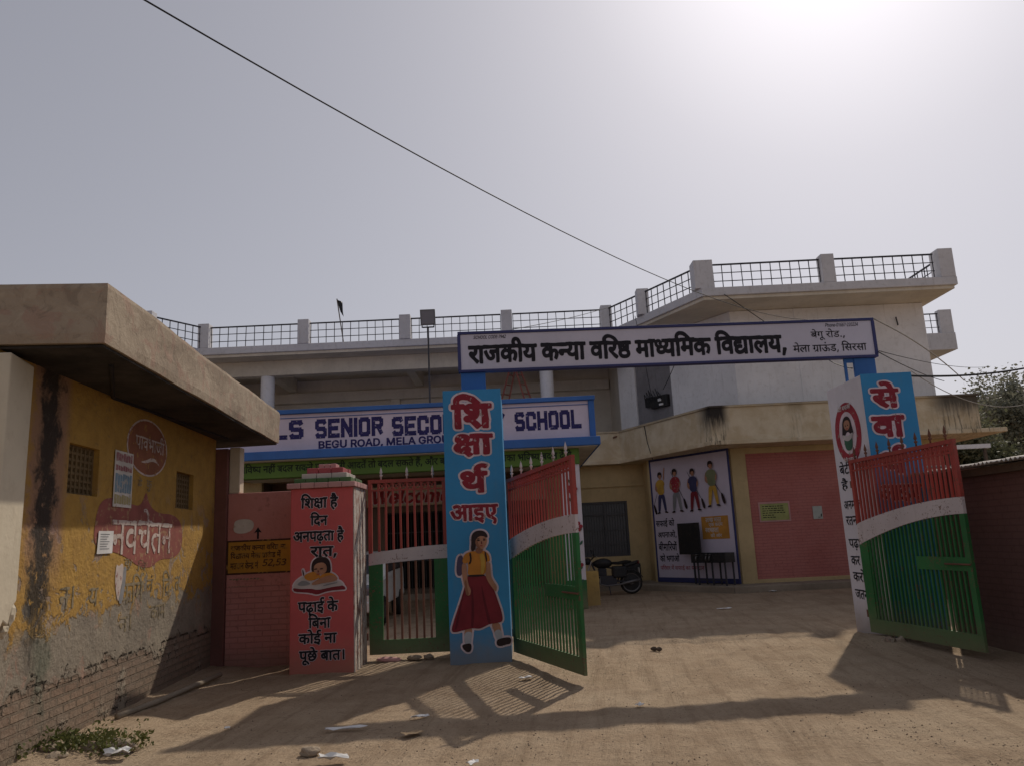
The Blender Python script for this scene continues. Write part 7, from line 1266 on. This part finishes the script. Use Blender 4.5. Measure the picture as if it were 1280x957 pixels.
m = MB(T); m.box(6.44, 7.28, .004, .02, 2.201, 2.25); m.box(6.44, 7.28, .004, .02, 1.72, 1.759); m.box(6.44, 6.479, .004, .02, 1.76, 2.2); m.box(7.241, 7.28, .004, .02, 1.76, 2.2); m.build('frame', M['tier_pink'], nt)
m = MB(T)
for i in range(6):
    u = 6.54
    while u < 7.1 - (i > 3) * .25: wd = random.uniform(.04, .1); m.sheet([[(u, 2.12 - i * .058), (u + wd, 2.12 - i * .058), (u + wd, 2.14 - i * .058), (u, 2.142 - i * .058)]], .0135); u += wd + .02
m.build('writing', M['ink_black'], o)
sw = thing('switch_plate', 'small pale grey plate fixed on the pink school wall', 'plate', (8.0, 21.1, 1.9)); m = MB(T); m.box(7.88, 8.13, .003, .02, 1.74, 2.08); m.build('plate', M['notice_grey'], sw, bevel=.004); m = MB(T); m.sheet([[(8.07, 1.8), (8.1, 1.8), (8.11, 1.88), (8.08, 1.87)], [(8.0, 1.78), (8.06, 1.78), (8.06, 1.79), (8.0, 1.79)]], .022); m.build('mark', M['ink_black'], sw)

# papers on the kiosk wall
fp = thing('faded_poster', 'faded pink and blue printed poster between the two kiosk vents', 'poster', tuple(K @ Vector((2.34, 0, 2.4))))
m = MB(K); m.box(2.11, 2.57, .012, .016, 2.12, 2.71); o = m.build('sheet', M['paper'], fp)
for nm, mt, a, b in (('heading', 'print_red', 2.60, 2.69), ('heading', 'print_red', 2.5, 2.56), ('picture', 'print_blue', 2.27, 2.47), ('picture', 'print_ochre', 2.15, 2.25)):
    m = MB(K); u = 2.13
    for i in range(7): m.sheet([[(2.13 + i * .06, a + .01 * (i % 2)), (2.18 + i * .06, a), (2.185 + i * .06, b - .012 * (i % 3)), (2.132 + i * .06, b)]], .0185)
    m.build(nm, M[mt], o)
wp = thing('paper_notice', 'white paper notice pasted on the left end of the maroon kiosk sign', 'notice', tuple(K @ Vector((1.99, 0, 1.75))))
m = MB(K); m.sheet([[(1.81, 1.64), (2.16, 1.645), (2.17, 1.87), (1.83, 1.865)]], .014); o = m.build('sheet', M['litter'], wp); m = MB(K)
for i in range(7): m.sheet([[(1.87, 1.83 - i * .024), (2.08 - .03 * (i % 3), 1.83 - i * .024), (2.08 - .03 * (i % 3), 1.838 - i * .024), (1.87, 1.838 - i * .024)]], .016)
m.build('print', M['grey_p'], o)

# ---------------------------------------------------------------- things in the yard
yb = MB(); yb.box(1.43, 1.83, 18.75, 19.15, -.05, .76, (.012, .012)); o = yb.build('concrete_block', M['block_yellow'], None, bevel=.02); tagp(o, 'stained yellow concrete block standing by the floral portal column', 'block')
cr = MB(); cr.box(3.05, 3.55, 23.6, 24.1, .155, .72); o = cr.build('storage_box', M['black'], None, bevel=.02); tagp(o, 'small black box on the plinth beside the poster', 'box')
# motorcycle, seen from its right side with the tail to the right
mo = thing('motorcycle', 'dark motorcycle parked on its stand under the school window', 'motorcycle', (2.5, 21.6, 0.0))
def P_(x, z, y=0): return (2.5 + x, 21.6 + y, z)
for cx, nm in ((-.66, 'front'), (.62, 'rear')):
    m = MB(); m.lathe([(.245, -.045), (.275, -.05), (.3, -.03), (.305, 0), (.3, .03), (.275, .05), (.245, .045), (.245, -.045)], P_(cx, .305), 'y', 28); wh = m.build('wheel', M['rubber'], mo, smooth=True)
    m = MB(); m.lathe([(.22, -.03), (.246, -.035), (.246, .035), (.22, .03), (.22, -.03)], P_(cx, .305), 'y', 28); m.lathe([(.001, -.06), (.06, -.055), (.06, .055), (.001, .06)], P_(cx, .305), 'y', 12); m.build('rim', M['steel'], wh)
    m = MB()
    for k in range(12): t = k * math.pi / 6; m.tube([P_(cx + .05 * math.cos(t), .305 + .05 * math.sin(t)), P_(cx + .225 * math.cos(t + .2), .305 + .225 * math.sin(t + .2))], .006, 4)
    m.build('spokes', M['steel'], wh)
    m = MB(); arc_ = [P_(cx + .34 * math.cos(t), .305 + .34 * math.sin(t)) for t in [R(q) for q in ((30, 50, 70, 90, 110, 130, 150) if cx < 0 else (20, 45, 70, 95, 120))]]
    for a, b in zip(arc_, arc_[1:]): m.bar(a, b, .12, .015)
    m.build('mudguard', M['black'], mo)
m = MB(); m.tube([P_(-.1, .62), P_(-.3, .78), P_(-.42, .86)], .03); m.tube([P_(-.42, .84), P_(-.28, .5), P_(0, .3), P_(.25, .34)], .024); m.tube([P_(-.4, .8), P_(.1, .7), P_(.62, .74), P_(.8, .8)], .022); m.tube([P_(.25, .34), P_(.4, .7)], .022); m.tube([P_(.2, .36, -.1), P_(.62, .305, -.1)], .02); m.tube([P_(.2, .36, .1), P_(.62, .305, .1)], .02); m.build('chassis', M['iron'], mo)
m = MB(); m.blob(P_(-.12, .83), (.27, .14, .13), 2, .08, 3); m.build('fuel_tank', M['black'], mo, smooth=True)
m = MB(); m.uprism([(.1, .80), (.3, .78), (.62, .83), (.66, .87), (.5, .89), (.3, .855), (.12, .86)], -.12, .12); m.T = Matrix.Translation((2.5, 21.6, 0)); m.v = [p + Vector((2.5, 21.6, 0)) for p in m.v]; m.build('seat', M['rubber'], mo, bevel=.02)
m = MB(); m.v = []; m.uprism([(.5, .72), (.78, .8), (.84, .88), (.66, .84), (.4, .78)], -.1, .1); m.v = [p + Vector((2.5, 21.6, 0)) for p in m.v]; m.build('tail_cowl', M['black'], mo, bevel=.015)
m = MB(); m.box(2.5 + .82, 2.5 + .86, 21.52, 21.68, .78, .87); m.build('tail_light', M['skirt2'], mo, bevel=.01)
m = MB(); m.box(2.5 + .84, 2.5 + .852, 21.5, 21.7, .55, .68); m.build('number_plate', M['paper'], mo)
m = MB(); m.box(2.3, 2.72, 21.47, 21.73, .26, .5); m.box(2.26, 2.46, 21.5, 21.7, .5, .7); 
for k in range(5): m.box(2.24, 2.48, 21.49, 21.71, .52 + .035 * k, .535 + .035 * k)
m.build('engine', M['iron'], mo, bevel=.02)
m = MB(); m.tube([P_(-.2, .5, -.1), P_(-.24, .3, -.13), P_(-.05, .24, -.14), P_(.3, .27, -.15), P_(.45, .3, -.16), P_(.85, .38, -.17)], [.02, .02, .022, .025, .042, .045], 10); m.build('exhaust', M['steel'], mo, smooth=True)
for s_ in (-1, 1):
    m = MB(); m.tube([P_(-.66, .305, .08 * s_), P_(-.42, .9, .08 * s_)], .02); m.build('fork', M['chrome'], mo)
m = MB(); m.tube([P_(-.3, 1.02, -.36), P_(-.36, 1.02, -.22), P_(-.42, .94, -.06), P_(-.42, .94, .06), P_(-.36, 1.02, .22), P_(-.3, 1.02, .36)], .015); m.build('handlebar', M['chrome'], mo)
for s_ in (-1, 1):
    m = MB(); m.tube([P_(-.36, 1.02, .24 * s_), P_(-.38, 1.14, .3 * s_)], .007); m.blob(P_(-.38, 1.17, .31 * s_), (.02, .06, .04), 3, .05); m.build('mirror', M['black'], mo)
m = MB(); m.lathe([(.001, -.1), (.06, -.08), (.09, 0), (.09, .04)], P_(-.6, .9), 'x', 16); m.blob(P_(-.52, .9), (.1, .1, .1), 1, .05); m.build('headlight', M['black'], mo, smooth=True)
m = MB(); m.tube([P_(0, .26, -.12), P_(.02, .02, -.3)], .014); m.build('side_stand', M['iron'], mo)
mo.location.x -= 0.16
m = MB(); m.box(2.62, 3.0, 21.43, 21.77, .44, .74); m.build('side_panel', M['black'], mo, bevel=.04)
m = MB(); m.lathe([(.001, -.03), (.22, -.02), (.22, .02), (.001, .03)], (3.12, 21.6, .305), 'y', 20); m.build('hub_cover', M['black'], mo)
# small car behind the wicket
ca = thing('parked_car', 'white hatchback parked in the shade behind the wicket gate', 'car', (-3.65, 17.6, 0))
cp = [(0, .35), (.0, .72), (.15, .86), (.95, .98), (1.6, 1.42), (3.1, 1.46), (3.6, 1.05), (3.65, .4)]
m = MB(); sec = []
vs = []; xs = [-.78, -.8, .8, .78]
for i, (y, z) in enumerate(cp):
    k = .86 if z > 1.2 else 1.0; vs += [(-3.65 - .79 * k, 15.9 + y, z), (-3.65 + .79 * k, 15.9 + y, z)]
nn = len(cp); fs = [(2 * i, 2 * i + 1, 2 * ((i + 1) % nn) + 1, 2 * ((i + 1) % nn)) for i in range(nn)] + [tuple(2 * i for i in range(nn)), tuple(2 * i + 1 for i in reversed(range(nn)))]
m.add(vs, fs); m.build('body', M['car_white'], ca, bevel=.05)
m = MB(); m.add([(-4.3, 15.9 + .98, 1.0), (-3.0, 15.9 + .98, 1.0), (-3.06, 15.9 + 1.53, 1.4), (-4.24, 15.9 + 1.53, 1.4)], [(0, 1, 2, 3)]); m.v = [p + Vector((0, -.012, .012)) for p in m.v]; m.build('windscreen', M['glass'], ca)
for s_ in (-1, 1):
    m = MB(); x = -3.65 + s_ * .785; m.add([(x, 17.1, 1.02), (x - s_ * .06, 17.55, 1.36), (x - s_ * .06, 18.9, 1.38), (x, 19.3, 1.06)], [(0, 1, 2, 3)]); m.v = [p + Vector((s_ * .012, 0, 0)) for p in m.v]; m.build('side_window', M['glass'], ca)
    m = MB(); m.blob((-3.65 + s_ * .58, 15.93, .72), (.17, .07, .11), 2, .1); m.build('headlight', M['lampglass'], ca, smooth=True)
    for y in (16.6, 18.85):
        m = MB(); m.lathe([(.17, -.09), (.27, -.1), (.29, -.06), (.29, .06), (.27, .1), (.17, .09)], (-3.65 + s_ * .72, y, .285), 'x', 22); w_ = m.build('wheel', M['rubber'], ca, smooth=True)
        m = MB(); m.lathe([(.001, -.07), (.17, -.085), (.17, .085), (.001, .07)], (-3.65 + s_ * .72, y, .285), 'x', 14); m.build('rim', M['steel'], w_)
m = MB(); m.box(-4.05, -3.25, 15.875, 15.9, .5, .66); m.build('grille', M['black'], ca); m = MB(); m.box(-4.42, -2.88, 15.83, 15.95, .3, .5); m.build('bumper', M['car_white'], ca, bevel=.03)
m = MB(); m.box(-3.9, -3.4, 15.815, 15.828, .36, .47); m.build('number_plate', M['paper'], ca)

# ---------------------------------------------------------------- on the ground
m = MB(); pp = [(-3.93, 10.5, .06), (-3.97, 9.6, .055), (-4.0, 8.9, .05), (-4.09, 8.2, .045)]; m.tube(pp, .03, 10); o = m.build('dirt_pipe', M['pipe'], None, smooth=True); tagp(o, 'dusty pipe lying along the foot of the kiosk wall', 'pipe')
def scrap(x, y, sx, sy, rz, mat, label, seed, name='litter_scrap', hgt=.03):
    rs = random.Random(seed); m = MB(Matrix.Translation((x, y, ground_h(x, y) + .012)) @ Matrix.Rotation(rz, 4, 'Z')); n = 5; vs = []
    for i in range(n + 1):
        for j in range(n + 1):
            u, v_ = i / n - .5, j / n - .5; e_ = 1 + rs.uniform(-.12, .12)
            vs.append((u * sx * e_, v_ * sy * e_, hgt * (.5 + .5 * mnoise.noise(Vector((u * 3 + seed, v_ * 3, seed * .7)))) + rs.uniform(0, hgt * .25)))
    m.add(vs, [(i * (n + 1) + j, i * (n + 1) + j + 1, (i + 1) * (n + 1) + j + 1, (i + 1) * (n + 1) + j) for i in range(n) for j in range(n)])
    o = m.build(name, M[mat], None, smooth=False); s_ = o.modifiers.new('s', 'SOLIDIFY'); s_.thickness = .003; return tagp(o, label, 'litter', 'litter on the dirt')
scrap(-1.62, 7.38, .36, .05, .1, 'litter', 'long pale strip of plastic lying in the beam shadow', 1)
scrap(0.0, 9.49, .14, .09, .4, 'litter', 'crumpled white paper in the shadow of the left gate leaf', 2)
scrap(1.06, 7.77, .09, .06, 1.1, 'litter', 'small white scrap beyond the beam shadow right of the gate leaf', 3)
scrap(-0.99, 7.06, .18, .1, .6, 'card', 'brown card scrap just below the beam shadow', 4)
scrap(-1.0, 7.7, .16, .05, .3, 'litter', 'thin white sliver at the tip of the gate leaf shadow', 5)
scrap(-1.49, 6.33, .22, .1, .2, 'litter', 'crumpled white plastic bag at the bottom edge of the picture', 6, hgt=.07)
scrap(-2.76, 7.58, .05, .05, .2, 'litter', 'tiny white scrap in the shade left of the red pillar shadow', 7, hgt=.03)
scrap(-3.35, 6.75, .2, .12, .2, 'litter', 'white rag beside the weeds at the kiosk foot', 8, hgt=.08)
scrap(4.11, 16.48, .28, .1, .1, 'litter', 'flattened white wrapper in the shade before the school', 9)
scrap(1.83, 19.93, .25, .14, .5, 'litter', 'white paper in front of the motorcycle wheel', 10)
scrap(-0.42, 6.09, .09, .06, .9, 'litter', 'white crumb of paper at the bottom centre', 11)
scrap(6.3, 20.2, .2, .1, .2, 'litter', 'pale scrap at the foot of the yellow pilaster', 12)
for i, (x, y, s_) in enumerate([(1.79, 11.25, .05), (1.85, 11.2, .04)]):
    m = MB(); m.blob((x, y, .02), (s_, s_ * .7, .03), i, .4); o = m.build('dung_clod', M['trunk'], None); tagp(o, 'dark clods lying on the dirt to the right of the left gate leaf', 'clod', 'dark clods')
for i, (x, y, rx, ry, rz) in enumerate([(-4.0, 7.0, .12, .09, .07), (-3.72, 7.05, .09, .07, .05), (-3.45, 7.0, .14, .09, .07), (-3.85, 6.78, .09, .07, .05), (-1.75, 6.62, .07, .055, .04)]):
    m = MB(); m.blob((x, y, rz * .4), (rx, ry, rz), i + 20, .45, 3); o = m.build('rubble_stone', M['concrete'], None)
    tagp(o, ['grey rubble stone nearest the kiosk wall among the weeds', 'rounded rubble stone in the middle of the weeds', 'flat pale rubble stone at the right end of the weeds', 'rubble stone in front of the weeds at the lower left', 'lone lump of rubble at the bottom left of centre'][i], 'stone', 'rubble stones')
for i, (x, y, s_) in enumerate([(-1.9, 11.35, .16), (-1.55, 11.4, .1), (-1.35, 11.42, .07)]):
    m = MB(); m.blob((x, y, .03), (s_, .07, .04), i + 40, .5); o = m.build('broken_brick', M['tier_pink'] if i == 0 else M['concrete'], None); tagp(o, ['pinkish broken brick under the wicket gate', 'grey brick bit under the middle of the wicket gate', 'small grey chip beside the blue column'][i], 'brick', 'brick bits under the wicket')
# weeds, stuff
rs = random.Random(4); m = MB(); vs = []; fs = []
def leafq(p, a, L, W):
    b = a.cross(Vector((rs.uniform(-1, 1), rs.uniform(-1, 1), .2))).normalized(); k = len(vs)
    vs.extend([p, p + a * L * .5 + b * W, p + a * L, p + a * L * .5 - b * W]); fs.append((k, k + 1, k + 2, k + 3))
for _ in range(80):
    x = rs.uniform(-4.15, -3.3); y = 7.05 + rs.gauss(0, .17) - (x + 3.8) * .05; p = Vector((x, y, ground_h(x, y))); hh = rs.uniform(.04, .16)
    for _ in range(16):
        q = p + Vector((rs.gauss(0, .04), rs.gauss(0, .04), rs.uniform(.01, hh))); leafq(q, Vector((rs.uniform(-1, 1), rs.uniform(-1, 1), rs.uniform(.0, 1))).normalized(), rs.uniform(.025, .06), rs.uniform(.006, .014))
m.add(vs, fs); o = m.build('weeds', M['weed'], None, recalc=False); tagp(o, 'low green weeds at the foot of the kiosk wall', 'weeds', kind='stuff')
# loose gravel and clods, stuff
rs = random.Random(9); m = MB()
tet = [Vector(v) for v in ((1, 0, -.5), (-.5, .87, -.5), (-.5, -.87, -.5), (.2, .1, .8), (-.3, .3, .5))]
for _ in range(14000):
    y = 5.2 + 16 * rs.random() ** 1.9; x = rs.uniform(-.42, .66) * y; x = max(x, -4.0 - .077 * (y - 6))
    if mnoise.noise(Vector((x * .8, y * .8, 5))) + .5 * mnoise.noise(Vector((x * 3, y * 3, 1))) < rs.uniform(-.25, .35): continue
    if -3.15 < x < -.1 and 10.6 < y < 12.2: continue
    s_ = rs.choice((.002, .003, .003, .004, .005, .006, .009)) * (1 + y / 22); a = rs.uniform(0, 6.3); ca_, sa_ = math.cos(a), math.sin(a); g_ = ground_h(x, y)
    m.add([(x + s_ * (v.x * ca_ - v.y * sa_) * rs.uniform(.7, 1.3), y + s_ * (v.x * sa_ + v.y * ca_) * rs.uniform(.7, 1.3), g_ + s_ * v.z * .7 + s_ * .2) for v in tet], [(0, 1, 3), (1, 2, 4), (2, 0, 3), (1, 4, 3), (2, 3, 4)])
gr = NT('gravel'); n_ = gr.noise(45.0, 1); gr.done(gr.mix(gr.step(n_, .4, .6), (.14, .1, .07), (.5, .4, .29)), .95); M['gravel'] = gr.m
o = m.build('gravel', M['gravel'], None); tagp(o, 'loose gravel and clods scattered over the dirt', 'gravel', kind='stuff')
